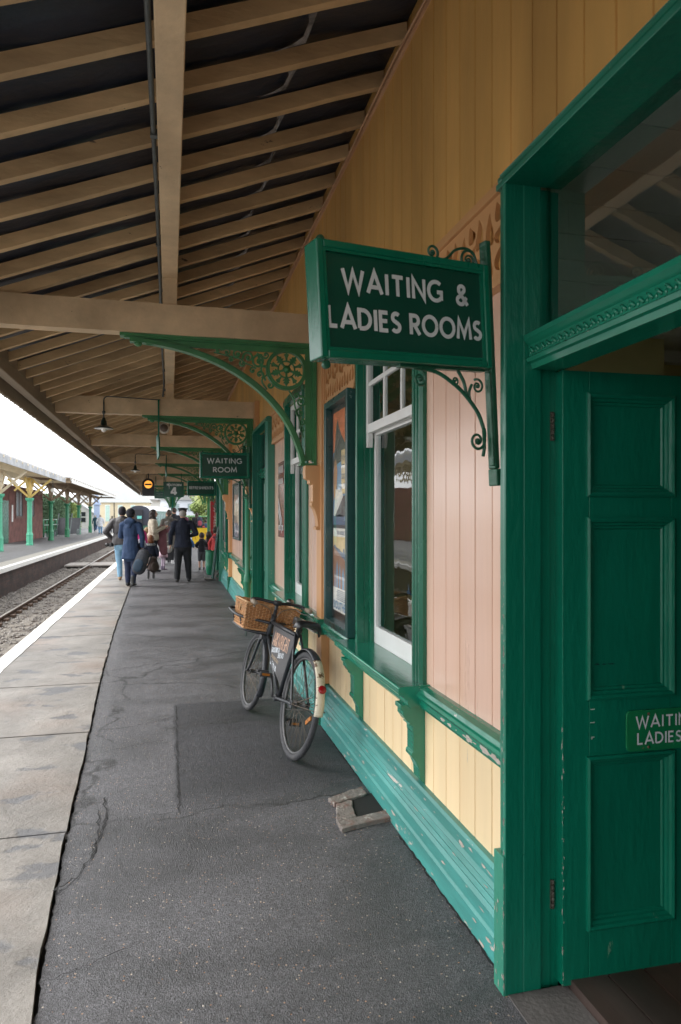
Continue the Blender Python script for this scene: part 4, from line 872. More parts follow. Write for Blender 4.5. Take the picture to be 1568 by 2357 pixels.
def spiral(g, c, r, a0, turns, sgn, wd=.008, rad0=None, n=30, dp=.016):
    """flat iron scroll as a rounded bar in the local x/z plane"""
    P = []
    for i in range(n+1):
        t = i/n; rd = r*(1-.82*t); an = R(a0)+sgn*2*math.pi*turns*t; P.append((c[0]+rd*math.cos(an), 0, c[1]+rd*math.sin(an)))
    g.tube(P, [wd*.62*(1-.35*i/n) for i in range(n+1)], 8); g.ell((c[0], 0, c[1]), r*.26, .009, r*.26, nu=10, nv=6); return P[0]
def curve(P, n=6):
    o = []
    for i in range(len(P)-1):
        p0, p1, p2, p3 = P[max(i-1, 0)], P[i], P[i+1], P[min(i+2, len(P)-1)]
        for j in range(n):
            t = j/n; o.append(tuple(.5*((2*p1[c])+(-p0[c]+p2[c])*t+(2*p0[c]-5*p1[c]+4*p2[c]-p3[c])*t*t+(-p0[c]+3*p1[c]-3*p2[c]+p3[c])*t**3) for c in range(len(p1))))
    return o+[tuple(P[-1])]
def hang_sign(label, lines, M, wd=.667, ht=.352, dp=.080, iron=True, fr=.024):
    t = thing('hanging_sign', label, 'sign', group='boxed green signs projecting from the station building'); t.matrix_world = M
    g = MB()
    # mitred frame built of four butted members, both faces
    g.box(0, fr, 0, dp, 0, ht); g.box(wd-fr, wd, 0, dp, 0, ht); g.box(fr, wd-fr, 0, dp, 0, fr); g.box(fr, wd-fr, 0, dp, ht-fr, ht)
    f_ = obj('sign_frame', g, G_DARK, t, bevel=.004)
    g = MB()
    for (a, b, c, d) in ((fr, fr+.009, fr, ht-fr), (wd-fr-.009, wd-fr, fr, ht-fr)): g.prism([(a, c), (b, c+.009), (b, d-.009), (a, d)] if a == fr else [(a, c+.009), (b, c), (b, d), (a, d-.009)], (0, .009, 0), (1, 0, 0), (0, 0, 1), .010)
    g.prism([(fr, fr), (wd-fr, fr), (wd-fr-.009, fr+.009), (fr+.009, fr+.009)], (0, .009, 0), (1, 0, 0), (0, 0, 1), .0099); g.prism([(fr+.009, ht-fr-.009), (wd-fr-.009, ht-fr-.009), (wd-fr, ht-fr), (fr, ht-fr)], (0, .009, 0), (1, 0, 0), (0, 0, 1), .0099)
    obj('bead', g, G_DARK, f_)
    p = MB(); p.box(fr-.001, wd-fr+.001, .014, dp-.014, fr-.001, ht-fr+.001); L_ = MB()
    for (s, x, z, h, w_, wt) in lines: text(L_, s, (x, .014, z), (1, 0, 0), (0, 0, 1), h, wt, w_)
    multi('sign_panel', [(p, SGREEN), (L_, LETTER)], t)
    if iron:
        k = MB(); e = wd-.02
        k.lathe([(.013, -.008), (.013, .008)], (.035, dp/2, ht+.012), (0, 1, 0), 12); k.lathe([(.013, -.008), (.013, .008)], (.035, dp/2, -.014), (0, 1, 0), 12)
        obj('eyelet', k, G_SCROLL, t, bevel=.002)
        b = MB(); cx = .0
        spiral(b, (.458, ht+.030), .027, -90, 1.4, 1); b.tube([(x, 0, z) for x, z in curve([(.48, ht+.004), (.52, ht+.018), (.555, ht+.048), (.60, ht+.060), (.635, ht+.045), (.648, ht+.01)])], .0048, 8); spiral(b, (.612, ht+.020), .036, 60, 1.7, 1)
        obj('scroll', b, G_SCROLL, t).location = (0, dp/2, 0)
        b = MB(); b.box(.30, .655, -.012, .012, -.008, -.001)
        b.tube([(x, 0, z) for x, z in curve([(.36, -.006), (.45, -.016), (.52, -.05), (.575, -.092), (.625, -.15), (.648, -.205)])], .0068, 8)
        spiral(b, (.383, -.042), .026, 60, 1.5, -1); spiral(b, (.530, -.042), .017, 200, 1.3, 1, .006); spiral(b, (.628, -.058), .026, 120, 1.5, -1, .007)
        b.tube([(x, 0, z) for x, z in curve([(.545, -.008), (.568, -.045), (.578, -.092)])], .006, 7); b.tube([(x, 0, z) for x, z in curve([(.603, -.052), (.590, -.08), (.595, -.115)])], .005, 7)
        spiral(b, (.618, -.245), .034, 20, 1.6, -1, .009)
        b.tube([(.648, 0, -.203), (.651, 0, -.220), (.650, 0, -.236)], .0068, 8); b.tube([(.64, 0, -.30), (.648, 0, -.27), (.648, 0, -.2)], .006, 8)
        obj('scroll', b, G_SCROLL, t).location = (0, dp/2, 0)
        w_ = MB(); w_.box(wd+.001, wd+.024, .012, dp*.6, -.345, ht+.09); w_.box(wd-.009, wd-.001, .01, dp*.4, -.335, -.01); w_.box(wd-.008, wd+.034, -.004, dp*.5, -.405, -.346)
        obj('wall_plate', w_, G_SCROLL, t, bevel=.004)
    return t
def frame_mat(p_out, p_wall):
    """matrix whose local x runs from the outer end to the wall end"""
    a, b = Vector(p_out), Vector(p_wall); x = (b-a).normalized(); y = Vector((0, 0, 1)).cross(x).normalized(); z = x.cross(y)
    return Matrix(((x.x, y.x, z.x, a.x), (x.y, y.y, z.y, a.y), (x.z, y.z, z.z, a.z), (0, 0, 0, 1)))
hang_sign('large green boxed WAITING & LADIES ROOMS sign beside the open door, nearest the camera',
          [('WAITING', .092, .210, .065, .374, .20), ('&', .530, .208, .065, .044, .20), ('LADIES', .038, .094, .065, .256, .20), ('ROOMS', .338, .094, .065, .290, .20)],
          frame_mat((.437, 1.976, 2.075), (1.072, 2.149, 2.112)))
hang_sign('green boxed WAITING ROOM sign hanging above the downpipe', [('WAITING', .10, .205, .066, .46, .19), ('ROOM', .18, .085, .066, .31, .19)], frame_mat((.395, 9.33, 2.12), (1.06, 9.375, 2.125)))
hang_sign('small green REFRESHMENTS sign hanging above the red cabinet', [('REFRESHMENTS', .05, .155, .066, .56, .20)], frame_mat((.405, 16.62, 2.11), (1.07, 16.66, 2.11)))
# enamel sign on the open door
t = thing('door_sign', 'small rounded green enamel WAITING LADIES ROOMS sign screwed to the open door', 'sign'); t.location = (1.525, 2.0425, .790); t.rotation_euler = (0, 0, R(-1.5))
g = MB(); wd, ht, r_ = .48, .142, .018; pl = []
for cx, cz, a0 in ((wd-r_, ht-r_, 0), (r_, ht-r_, 90), (r_, r_, 180), (wd-r_, r_, 270)): pl += [(cx+r_*math.cos(R(a0+k*15)), cz+r_*math.sin(R(a0+k*15))) for k in range(7)]
g.prism(pl, (0, 0, 0), (1, 0, 0), (0, 0, 1), .008); L_ = MB()
text(L_, 'WAITING &', (.036, -.004, .082), (1, 0, 0), (0, 0, 1), .040, .15, .30); text(L_, 'LADIES ROOMS', (.042, -.004, .024), (1, 0, 0), (0, 0, 1), .040, .15, .39)
multi('enamel_plate', [(g, mat('enamel_green', (.008, .16, .06), .25, .15, 8, chips=.12, chipcol=(.2, .1, .06), chscale=25, coat=.4)), (L_, mat('letter_pale', (.62, .66, .68), .4, .04))], t, bevel=.0015)
for x, z in ((.085, .128), (.085, .013), (wd-.085, .128), (wd-.085, .013)):
    s_ = MB(); s_.lathe([(.005, 0), (.0045, .002), (.001, .003)], (x, -.004, z), (0, -1, 0), 10); obj('screw', s_, mat('rusty_screw', (.12, .06, .04), .6, .3, 60), t)

# ---- posters on the wall (seen from -X): u runs towards -Y
def wallframe(name, label, cat, y0, y1, z0, z1, fm, fw=.04, dep=.045, X=1.195, tilt=0, group=None):
    t = thing(name, label, cat, (X, y1, z0), 0, group); W_, H_ = y1-y0, z1-z0
    # local: x towards -X is outward; u=-Y
    g = MB(); g.box(-dep, 0, -fw, 0, 0, H_); g.box(-dep, 0, -W_, -W_+fw, 0, H_); g.box(-dep, 0, -W_+fw, -fw, 0, fw); g.box(-dep, 0, -W_+fw, -fw, H_-fw, H_)
    obj('frame', g, fm, t, bevel=.005); b = MB(); b.box(-.014, -.002, -W_+fw, -fw, fw, H_-fw); obj('backing', b, mat('black_backing', (.02, .022, .022), .35, .2, 5, chips=.2, chipcol=(.12, .15, .14)), t); return t, W_, H_
def flat(g, poly, u0, z0, lay): g.add([(-.015-lay*.0006, -(u0+a), z0+b) for a, b in poly], [tuple(range(len(poly)))])
def rect(a0, a1, b0, b1): return [(a0, b0), (a1, b0), (a1, b1), (a0, b1)]
pm = lambda n, c: mat('print_'+n, c, .45, .18, 7, bump=.05, coat=.35, dirt=.25, dirtcol=(.3, .27, .2))
FRM = mat('poster_frame_blue_green', (.012, .060, .055), .28, .25, 5, chips=.2, chipcol=(.3, .35, .33), chscale=14, coat=.3)
t, W_, H_ = wallframe('framed_poster', 'tall dark framed case of two travel posters, orange sky above a brown viaduct', 'poster', 4.33, 5.02, .803, 2.45, FRM, .048, .07)
d = {k: MB() for k in ('orange', 'dark', 'blue', 'yellow', 'white', 'brown', 'black', 'ink', 'sea', 'tan')}
u0, w_ = .085, .52
z0, h_ = .80, .76
flat(d['blue'], rect(0, w_, 0, h_), u0, z0, 0); flat(d['orange'], rect(0, w_, h_*.62, h_), u0, z0, 1)
flat(d['dark'], [(0, .40), (.05, .50), (.10, .66), (.14, .71), (.18, .64), (.25, .58), (.34, .52), (.42, .50), (w_, .47), (w_, .44), (0, .36)], u0, z0, 2)
flat(d['tan'], [(.02, .12), (.10, .18), (.13, .33), (.09, .42), (.04, .40), (.01, .30)], u0, z0, 3); flat(d['yellow'], rect(.25, w_, .16, .47), u0, z0, 3)
flat(d['white'], [(.02, .0), (.20, .0), (.34, .10), (.26, .19), (.08, .20)], u0, z0, 4); flat(d['black'], [(.06, .0), (.36, .0), (.36, .15), (.30, .14)], u0, z0, 5); flat(d['sea'], [(0, -.06), (w_, -.06), (w_, .0), (.4, .015), (.3, .0), (.2, .02), (.1, .0), (0, .01)], u0, z0, 5)
for k, (s, wdt) in enumerate((('WHITE', .22), ('STAR', .18), ('SOUTHERN', .23), ('LINE', .16))): text(d['ink'], s, (-.0185, -(u0+.27), z0+.395-k*.065), (0, -1, 0), (0, 0, 1), .036, .16, wdt)
text(d['white'], 'S', (-.0175, -(u0+.42), z0+.62), (0, -1, 0), (0, 0, 1), .10, .07)
z0, h_ = .115, .60
flat(d['white'], rect(0, w_, 0, h_), u0, z0, 0); flat(d['yellow'], rect(0, w_, .38, h_-.06), u0, z0, 1); flat(d['blue'], rect(0, w_, .17, .38), u0, z0, 1)
flat(d['brown'], [(0, .47), (.25, .40), (w_, .335), (w_, .17), (.46, .17), (.46, .25), (.43, .30), (.39, .25), (.39, .17), (.33, .17), (.33, .27), (.30, .325), (.27, .28), (.27, .17), (.22, .17), (.22, .30), (.20, .345), (.18, .30), (.18, .17), (.14, .17), (.14, .32), (.12, .37), (.10, .32), (.10, .17), (.07, .17), (.06, .35), (.04, .17), (0, .17)], u0, z0, 2)
flat(d['ink'], [(.02, .47), (.06, .48), (.10, .462), (.20, .45), (.22, .44), (.30, .43), (.30, .455), (.33, .46), (.35, .42), (w_, .37), (w_, .345), (.25, .40), (.02, .465)], u0, z0, 3)
for k in range(6): flat(d['ink'], rect(.10+.02*(k % 2), .42-.03*(k % 3), .085+k*.013, .091+k*.013), u0, z0, 1)
text(d['ink'], 'THE VIADUCT', (-.0175, -(u0+.12), z0+h_-.045), (0, -1, 0), (0, 0, 1), .026, .16, .26); text(d['blue'], 'SOUTHERN', (-.0175, -(u0+.03), z0+.018), (0, -1, 0), (0, 0, 1), .055, .20, .46)
cols = dict(orange=(.68, .17, .04), dark=(.06, .065, .045), blue=(.14, .32, .50), yellow=(.68, .52, .24), white=(.78, .76, .68), brown=(.30, .13, .06), black=(.03, .03, .03), ink=(.06, .12, .20), sea=(.04, .10, .20), tan=(.50, .25, .10))
multi('poster_print', [(v, pm(k, cols[k])) for k, v in d.items()], t)
g = MB(); g.box(-.034, -.031, -W_+.045, -.045, .045, H_-.045); obj('glazing', g, glass('poster_glass', .03, (1, 1, 1), 2, .55), t)
# enamel advertisement beyond the second window
t = thing('enamel_sign', 'tall narrow rusty red enamel advertisement with diagonal pale stripes', 'sign', (1.193, 7.60, 1.38)); W_, H_ = .40, .82
d = {k: MB() for k in ('red', 'white', 'grey')}
d['red'].box(-.012, 0, -W_, 0, 0, H_)
for a in (0, .10): flat(d['white'], [(.03, .44-a), (.26, .20-a), (.26, .13-a), (.03, .37-a)], 0, 0, 0)
flat(d['white'], rect(.04, .36, .075, .13), 0, 0, 0); flat(d['grey'], rect(.03, .37, .70, .78), 0, 0, 0); flat(d['grey'], rect(.02, .35, .58, .64), 0, 0, 0)
text(d['grey'], 'CIGARETTES', (-.0165, -.06, .085), (0, -1, 0), (0, 0, 1), .032, .16, .28)
multi('enamel_plate', [(d['red'], mat('enamel_red', (.30, .055, .03), .16, .3, 6, chips=.15, chipcol=(.15, .08, .05), coat=.8)), (d['white'], pm('pale', (.5, .5, .5))), (d['grey'], pm('greyish', (.33, .27, .25)))], t)
def pic(label, y0, y1, z0, z1, tones):
    t, W_, H_ = wallframe('framed_poster', label, 'poster', y0, y1, z0, z1, FRM, .035, .04); q = random.Random(int(y0*7)); prs = []; n = len(tones)
    for i, c in enumerate(tones):
        m = MB(); b0, b1 = .05+(H_-.1)*i/n, .05+(H_-.1)*(i+1)/n; top = [(W_-.06-(W_-.12)*k/6, b1+(q.uniform(-.03, .03) if i < n-1 else 0)) for k in range(7)]
        flat(m, [(.06, b0-.02 if i else b0), (W_-.06, b0-.02 if i else b0)]+top, 0, 0, n-i); prs.append((m, pm('tone_%d_%d' % (int(y0), i), c)))
    multi('poster_print', prs, t); g = MB(); g.box(-.030, -.027, -W_+.03, -.03, .03, H_-.03); obj('glazing', g, MATS['poster_glass'], t)
pic('glazed poster in a dark frame beyond the downpipe, pale print with a grey foot', 11.85, 13.05, 1.19, 2.22, [(.28, .28, .34), (.45, .35, .27), (.6, .55, .48), (.3, .3, .3)])
pic('narrow glazed poster in a dark frame beside the refreshments doorway', 14.93, 15.55, 1.05, 2.05, [(.3, .25, .2), (.5, .5, .45), (.4, .45, .4)])

# ---- downpipe with hopper head beside the second door
t = thing('downpipe', 'green iron downpipe with ornate hopper head and ringed foot', 'downpipe', (1.06, 9.62, .06))
g = MB(); g.lathe([(.040, .0), (.044, .02), (.044, .60), (.052, .61), (.058, .64), (.052, .66), (.056, .68), (.044, .72), (.038, .74), (.038, 1.78), (.046, 1.79), (.046, 1.82), (.038, 1.83), (.038, 1.93)], n=18); obj('pipe', g, mat('downpipe_green', (.03, .22, .12), .4, .2, 4, (1, 1, .3), .2, 25, dirt=.4, dirtcol=(.1, .25, .17)), t)
g = MB(); g.lathe([(.04, 1.93), (.06, 2.0), (.085, 2.05), (.085, 2.08), (.095, 2.10), (.095, 2.16), (.11, 2.18), (.11, 2.21), (.09, 2.22)], n=12, smooth=False); obj('hopper', g, mat('hopper_grey_green', (.16, .22, .17), .5, .3, 10, bump=.4), t)
g = MB(); g.box(.0, .14, -.02, .02, .95, .99); g.box(.0, .14, -.02, .02, 1.70, 1.74); obj('pipe_clip', g, G_DARK, t)
t = thing('boot_post', 'small iron post standing on the asphalt by the plinth', 'post', (.96, 8.9, GZ(8.9))); g = MB(); g.tube([(0, 0, 0), (0, 0, .2)], .009, 8); g.tube([(0, 0, .18), (.10, 0, .18)], .007, 8); obj('rod', g, mat('grey_iron', (.16, .2, .19), .6, .2, 20), t)

# ---- pendant lamps, conduits, loudspeaker, hangers
ENB = mat('lamp_black_green', (.012, .03, .024), .3, .2, 12, coat=.3); ENW = mat('lamp_white_inside', (.75, .74, .70), .35); BULB = mat('opal_bulb', (.85, .84, .80), .2, .03)
COND = mat('conduit_grey', (.10, .11, .11), .5, .3, 15, metal=.4)
def lamp(x, y, zb, label):
    t = thing('pendant_lamp', label, 'lamp', (x, y, zb), 0, 'enamel pendant lamps hung from the tie beams')
    g = MB(); g.lathe([(.122, 0), (.120, .008), (.075, .030), (.045, .045), (.040, .060), (.036, .105), (.026, .115), (.020, .14), (.012, .15)], n=28); obj('lamp_shade', g, ENB, t)
    g = MB(); g.lathe([(.118, -.001), (.074, .024), (.040, .040)], n=28); obj('shade_lining', g, ENW, t); g = MB(); g.ell((0, 0, -.005), .034, .034, .042); obj('bulb', g, BULB, t)
    g = MB(); g.tube([(0, 0, .14), (0, 0, .36)], .009, 8); g.lathe([(.02, .20), (.02, .235)], n=10); g.tube(curve([(0, 0, .36), (.005, 0, .40), (.035, 0, .425), (.09, 0, .43)], 4)+[(.72, 0, .41)], .007, 8); obj('conduit', g, COND, t)
for i, (k, lb) in enumerate(((2, 'white bulb under a black enamel shade on the second tie beam, nearest pendant lamp'), (4, 'second pendant lamp along the canopy, black enamel shade'), (6, 'third pendant lamp along the canopy, small in the distance'), (8, 'farthest pendant lamp near the end of the canopy'))):
    lamp(-.845, BEAMY[k]-.035, 2.765, lb)
t = thing('conduit_pipe', 'long grey conduit pipe clipped along the left of the purlin', 'pipe', (-.07, 5, 3.41)); g = MB(); g.tube([(-.005+.004*math.sin(i), -8+i*1.0, .012+.003*math.cos(i*2)) for i in range(12)]+[(-.005, 4.2, .01), (-.005, 4.45, -.05), (-.02, 4.46, -.2)], .012, 8)
obj('pipe', g, COND, t); g = MB()
for i in range(7): g.box(-.02, .014, -3+i*1.35, -2.97+i*1.35, -.003, .03)
obj('clip', g, COND, t)
t = thing('loudspeaker', 'round white loudspeaker mounted on the purlin behind the second beam', 'loudspeaker', (-.10, 12.6, 3.19)); g = MB(); g.lathe([(.085, 0), (.098, -.012), (.098, -.03), (.07, -.04), (.05, -.11), (.02, -.13)], axis=(0, -1, 0), n=24); obj('horn', g, mat('speaker_white', (.55, .52, .46), .5, .1), t)
g = MB(); g.lathe([(.070, -.001), (.070, -.02), (.02, -.05)], (0, -.005, 0), (0, -1, 0), 20); obj('cone', g, mat('speaker_dark', (.15, .12, .1), .6), t); g = MB(); g.tube([(0, .10, 0), (.09, .10, .05), (.1, .08, .22)], .012, 8); obj('bracket_arm', g, COND, t)
for (k, x, lb, bot) in ((2, -.145, 'long dark green hanger rod with an edge-on plate below the second beam', 2.37), (4, -.085, 'shorter green hanger rod below the fourth beam', 2.6)):
    y = BEAMY[k]-.04; t = thing('hanger', lb, 'hanger', (x, y, bot)); g = MB(); g.box(-.011, .011, -.01, .01, .25, 3.18-bot); obj('rod', g, G_DARK, t)
    g = MB(); g.prism([(-.02, 0), (-.045, .30), (-.02, .34), (.012, .30), (.02, .05)], (0, 0, 0), (.6, -.8, 0), (0, 0, 1), .022); obj('plate', g, G_DARK, t)
# ---- platform signs and signal lamp hung under the far part of the canopy
def pan(name, label, x, y, z0, w_, h_, lines, extra=None, cat='sign', rods=True):
    t = thing(name, label, cat, (x, y, z0)); g = MB(); g.box(-w_/2, w_/2, 0, .06, 0, h_); L_ = MB()
    for (s, xx, zz, hh, ww, wt) in lines: text(L_, s, (xx-w_/2, 0, zz), (1, 0, 0), (0, 0, 1), hh, wt, ww)
    prs = [(g, SGREEN), (L_, LETTER)]
    if extra: prs.append(extra)
    multi('sign_panel', prs, t, bevel=.003)
    g = MB(); g.box(-w_/2-.012, -w_/2, -.008, .068, 0, h_); g.box(w_/2, w_/2+.012, -.008, .068, 0, h_); g.box(-w_/2-.012, w_/2+.012, -.008, .068, h_, h_+.014); g.box(-w_/2-.012, w_/2+.012, -.008, .068, -.014, 0); obj('sign_frame', g, G_DARK, t)
    if rods:
        g = MB()
        for s in (-1, 1): g.tube([(s*w_*.4, .03, h_+.014), (s*w_*.4, .03, 2.97-z0)], .012, 8)
        obj('hanger_rod', g, G_DARK, t)
    return t
e_ = MB(); e_.add([(-.150, -.003, .44), (-.142, -.003, .30), (-.138, -.003, .22), (-.132, -.003, .30), (-.126, -.003, .33), (-.128, -.003, .44)], [(0, 1, 2, 3, 4, 5)])
pan('platform_sign', 'dark green hanging PLATFORM 4 sign with a pale streak', .118, 22.1, 2.24, .60, .45, [('PLATFORM', .10, .335, .066, .44, .22), ('4', .21, .06, .235, .18, .24)], (e_, LETTER))
e_ = MB()
for k, (a, b) in enumerate(((.05, .26), (.11, .19), (.04, .27))):
    for j in range(int((b-a)/.03)): e_.add([(x_, -.003, z_) for x_, z_ in rect(a-.16+j*.03, a-.142+j*.03, .15-k*.045, .165-k*.045)], [(0, 1, 2, 3)])
pan('direction_sign', 'small dark green hanging sign with three faint lines beside the platform sign', -.32, 23.9, 2.24, .34, .22, [], (e_, mat('faint_letter', (.16, .2, .2), .5)))
t = thing('signal_lamp', 'black platform signal box with a round lit orange face and black bar', 'signal', (-.76, 26.0, 2.37)); g = MB(); pl = [(-.215, 0), (.215, 0), (.215, .42)]+[(.215*math.cos(R(k)), .44+.20*math.sin(R(k))) for k in range(10, 180, 10)]+[(-.215, .42)]
g.prism(pl, (0, 0, 0), (1, 0, 0), (0, 0, 1), .22); obj('casing', g, mat('signal_black', (.015, .016, .02), .5), t)
g = MB(); g.lathe([(.142, .112), (.142, .116)], (0, 0, .42), (0, -1, 0), 32); obj('lens', g, mat('signal_orange', (.8, .35, .06), .4, .1, 6, emit=(1, .40, .06), estr=.48), t)
g = MB(); g.box(-.122, .122, -.122, -.1165, .388, .450); obj('bar', g, MATS['signal_black'], t); g = MB(); g.tube([(0, 0, .62), (0, 0, .9)], .02, 8); obj('hanger_rod', g, MATS['signal_black'], t)
# ---- tall red cabinet, waste barrels, sack truck, yellow board
t = thing('vending_cabinet', 'tall narrow red cabinet with CIGARETTES lettered down its front', 'cabinet', (1.165, 18.75, GZ(18.7))); g = MB(); g.box(-.09, .10, 0, .3, 0, 1.88); g.box(-.105, .115, -.012, .31, 1.88, 1.90); L_ = MB()
for k, ch in enumerate('10CIGARETTES'): text(L_, ch, (-.045+(.0 if GL[ch][0] > .2 else .025)+.04, 0, 1.71-k*.082), (1, 0, 0), (0, 0, 1), .06, .2, .05 if GL[ch][0] > .2 else None)
multi('cabinet_body', [(g, mat('cabinet_red', (.36, .012, .02), .35, .15, 4, dirt=.2, dirtcol=(.2, .02, .02))), (L_, LETTER)], t); g = MB(); g.box(-.112, -.092, -.005, .02, 0, 1.87); obj('edge_trim', g, mat('worn_pink_trim', (.45, .25, .22), .6), t)
g = MB(); g.box(.101, .17, -.01, .3, 0, 1.86); obj('brown_side', g, mat('cabinet_brown', (.10, .06, .03), .6), t)
def barrel(loc, label, h=.60, r=.125):
    t = thing('plastic_barrel', label, 'barrel', (loc[0], loc[1], GZ(loc[1])), 0, 'green plastic barrels by the wall'); gm = mat('barrel_green', (.008, .17, .085), .35, .2, 4)
    g = MB(); g.lathe([(r*.72, 0), (r*.8, .01), (r*.98, h*.35), (r, h*.42), (r*.985, h*.43), (r*1.03, h*.7), (r, h*.93), (r*.96, h*.96), (r*.99, h*.975), (r*.99, h), (r*.88, h), (r*.88, h-.03)], n=26); obj('barrel_body', g, gm, t); g = MB(); g.ring((0, 0, h*.99), (0, 0, 1), r, .012); obj('rim', g, gm, t)
barrel((.985, 17.2, 0), 'green plastic barrel standing nearest the sack truck'); barrel((1.28, 18.1, 0), 'green plastic barrel half hidden behind the sack truck', .58)
t = thing('sack_truck', 'dark green iron sack truck leaning upright beside the green barrel', 'trolley', (.985, 16.0, GZ(16.0))); g = MB()
for y in (-.16, .16): g.tube(curve([(-.03, y, .03), (.0, y, .3), (.07, y, .9), (.10, y, 1.12), (.13, y, 1.22), (.19, y, 1.26)], 5), .020, 8)
for z in (.2, .45, .7, .95): g.tube([(.01+z*.07-.01, -.16, z), (.01+z*.07-.01, .16, z)], .013, 8)
obj('truck_frame', g, mat('truck_green', (.01, .06, .05), .45, .3, 8, chips=.2, chipcol=(.2, .2, .18)), t)
g = MB(); g.box(-.20, -.02, -.19, .19, .02, .035); g.box(-.215, -.20, -.19, .19, .02, .06); obj('toe_plate', g, mat('worn_steel', (.12, .11, .1), .6, .3, 10), t)
for y in (-.23, .23):
    g = MB(); g.ring((0, y, .095), (0, 1, 0), .082, .016); g.lathe([(.025, -.03), (.025, .03)], (0, y, .095), (0, 1, 0), 12)
    for k in range(5): g.tube([(0, y, .095), (.08*math.cos(k*1.2566), y, .095+.08*math.sin(k*1.2566))], .007, 6)
    o = obj('wheel', g, MATS['worn_steel'], t); o.location = (.115, 0, 0)
g = MB(); g.tube([(.115, -.24, .095), (.115, .24, .095)], .01, 8); g.bar((.115, -.16, .095), (.01, -.16, .25), .02, .02); g.bar((.115, .16, .095), (.01, .16, .25), .02, .02); obj('axle', g, MATS['worn_steel'], t)
t = thing('notice_board', 'yellow framed notice board with red lettering standing on the platform', 'notice board', (1.45, 33.5, GZ(33))); g = MB(); g.box(-.40, .45, 0, .05, .10, .86); L_ = MB()
text(L_, 'P', (-.27, 0, .44), (1, 0, 0), (0, 0, 1), .24, .14, .1); text(L_, 'L', (-.25, 0, .30), (1, 0, 0), (0, 0, 1), .12, .14); text(L_, 'E', (.20, 0, .50), (1, 0, 0), (0, 0, 1), .14, .14)
multi('board', [(g, mat('board_yellow', (.62, .40, .01), .5, .1, 5)), (L_, mat('board_red', (.35, .05, .01), .5))], t); g = MB(); g.box(-.42, -.401, -.01, .06, 0, .88); g.box(.451, .47, -.01, .06, 0, .88); g.box(-.42, .47, -.01, .06, .861, .88); obj('board_frame', g, mat('board_frame_black', (.02, .03, .02), .6), t)

# ---- brick edged sump by the plinth
sm_ = thing('brick_sump', 'square hole edged with crumbling pale bricks beside the teal plinth', 'drain', (1.0, 3.6, 0))
OB = mat('mortared_brick', (.17, .15, .135), .9, .35, 22, bump=.9, bscale=45, chips=.5, chipcol=(.33, .32, .29), chscale=22, dirt=.8, dirtcol=(.16, .065, .045))
def brk(pts, z0, z1, jit=.006):
    g = MB(); q = random.Random(int(pts[0][0]*1000)); lp = []
    for i in range(4):
        a, b = pts[i], pts[(i+1) % 4]
        for k in range(6): lp.append((a[0]+(b[0]-a[0])*k/6+q.uniform(-jit, jit), a[1]+(b[1]-a[1])*k/6+q.uniform(-jit, jit)))
    g.prism(lp, (0, 0, (z0+z1)/2), (1, 0, 0), (0, 1, 0), z1-z0); return g
for pts in ([(.865, 3.745), (.885, 3.66), (1.10, 3.755), (1.09, 3.86)], [(.882, 3.653), (.845, 3.445), (.955, 3.475), (.985, 3.695)], [(.842, 3.44), (.850, 3.355), (1.135, 3.43), (1.130, 3.52)]):
    o = obj('brick', brk(pts, -.05, .020), OB, sm_, True, bevel=.005)
g = MB(); lp = [(.956, 3.478), (1.128, 3.522), (1.128, 3.78), (.987, 3.697)]
g.add([(x, y, .0075) for x, y in lp]+[(x, y, -.04) for x, y in lp], [(4, 5, 6, 7)]); 
HOLE = mat('painted_hole_shade', (.008, .008, .007), .95, .3, 9)
g = MB(); g.add([(x, y, .009) for x, y in lp], [(0, 1, 2, 3)]); obj('pit_shade', g, HOLE, sm_, True)  # flat near-black sheet: the shade down the hole is only painted

# ================================================================ BICYCLE
rear_c = Vector((.769, 4.476, 0)); front_c = Vector((.615, 5.709, 0)); f_ = (front_c-rear_c).normalized(); rt = Vector((f_.y, -f_.x, 0)); LE = R(12)
up = Vector((0, 0, 1))*math.cos(LE)+rt*math.sin(LE); lf = up.cross(f_)
BM = Matrix(((f_.x, lf.x, up.x, rear_c.x), (f_.y, lf.y, up.y, rear_c.y), (f_.z, lf.z, up.z, rear_c.z+.003), (0, 0, 0, 1)))
bk = thing('delivery_bicycle', 'old black delivery bicycle with sign plate leaning on the green window sill', 'bicycle'); bk.matrix_world = BM
BLK = mat('worn_black_enamel', (.022, .025, .030), .38, .35, 14, bump=.25, chips=.22, chipcol=(.09, .095, .10), chscale=30, dirt=.45, dirtcol=(.06, .065, .07))
RUB = mat('perished_rubber', (.035, .036, .040), .75, .3, 12, bump=.5, bscale=90, dirt=.6, dirtcol=(.09, .088, .085))
RIM = mat('dull_rim', (.09, .09, .092), .5, .3, 15, metal=.5, chips=.3, chipcol=(.12, .06, .035), chscale=30); SPK = mat('rusty_spoke', (.13, .105, .08), .5, .4, 30, metal=.5)
CHR = mat('tarnished_chrome', (.22, .21, .19), .35, .4, 20, metal=.9, chips=.3, chipcol=(.12, .07, .04))
WB = 1.2426
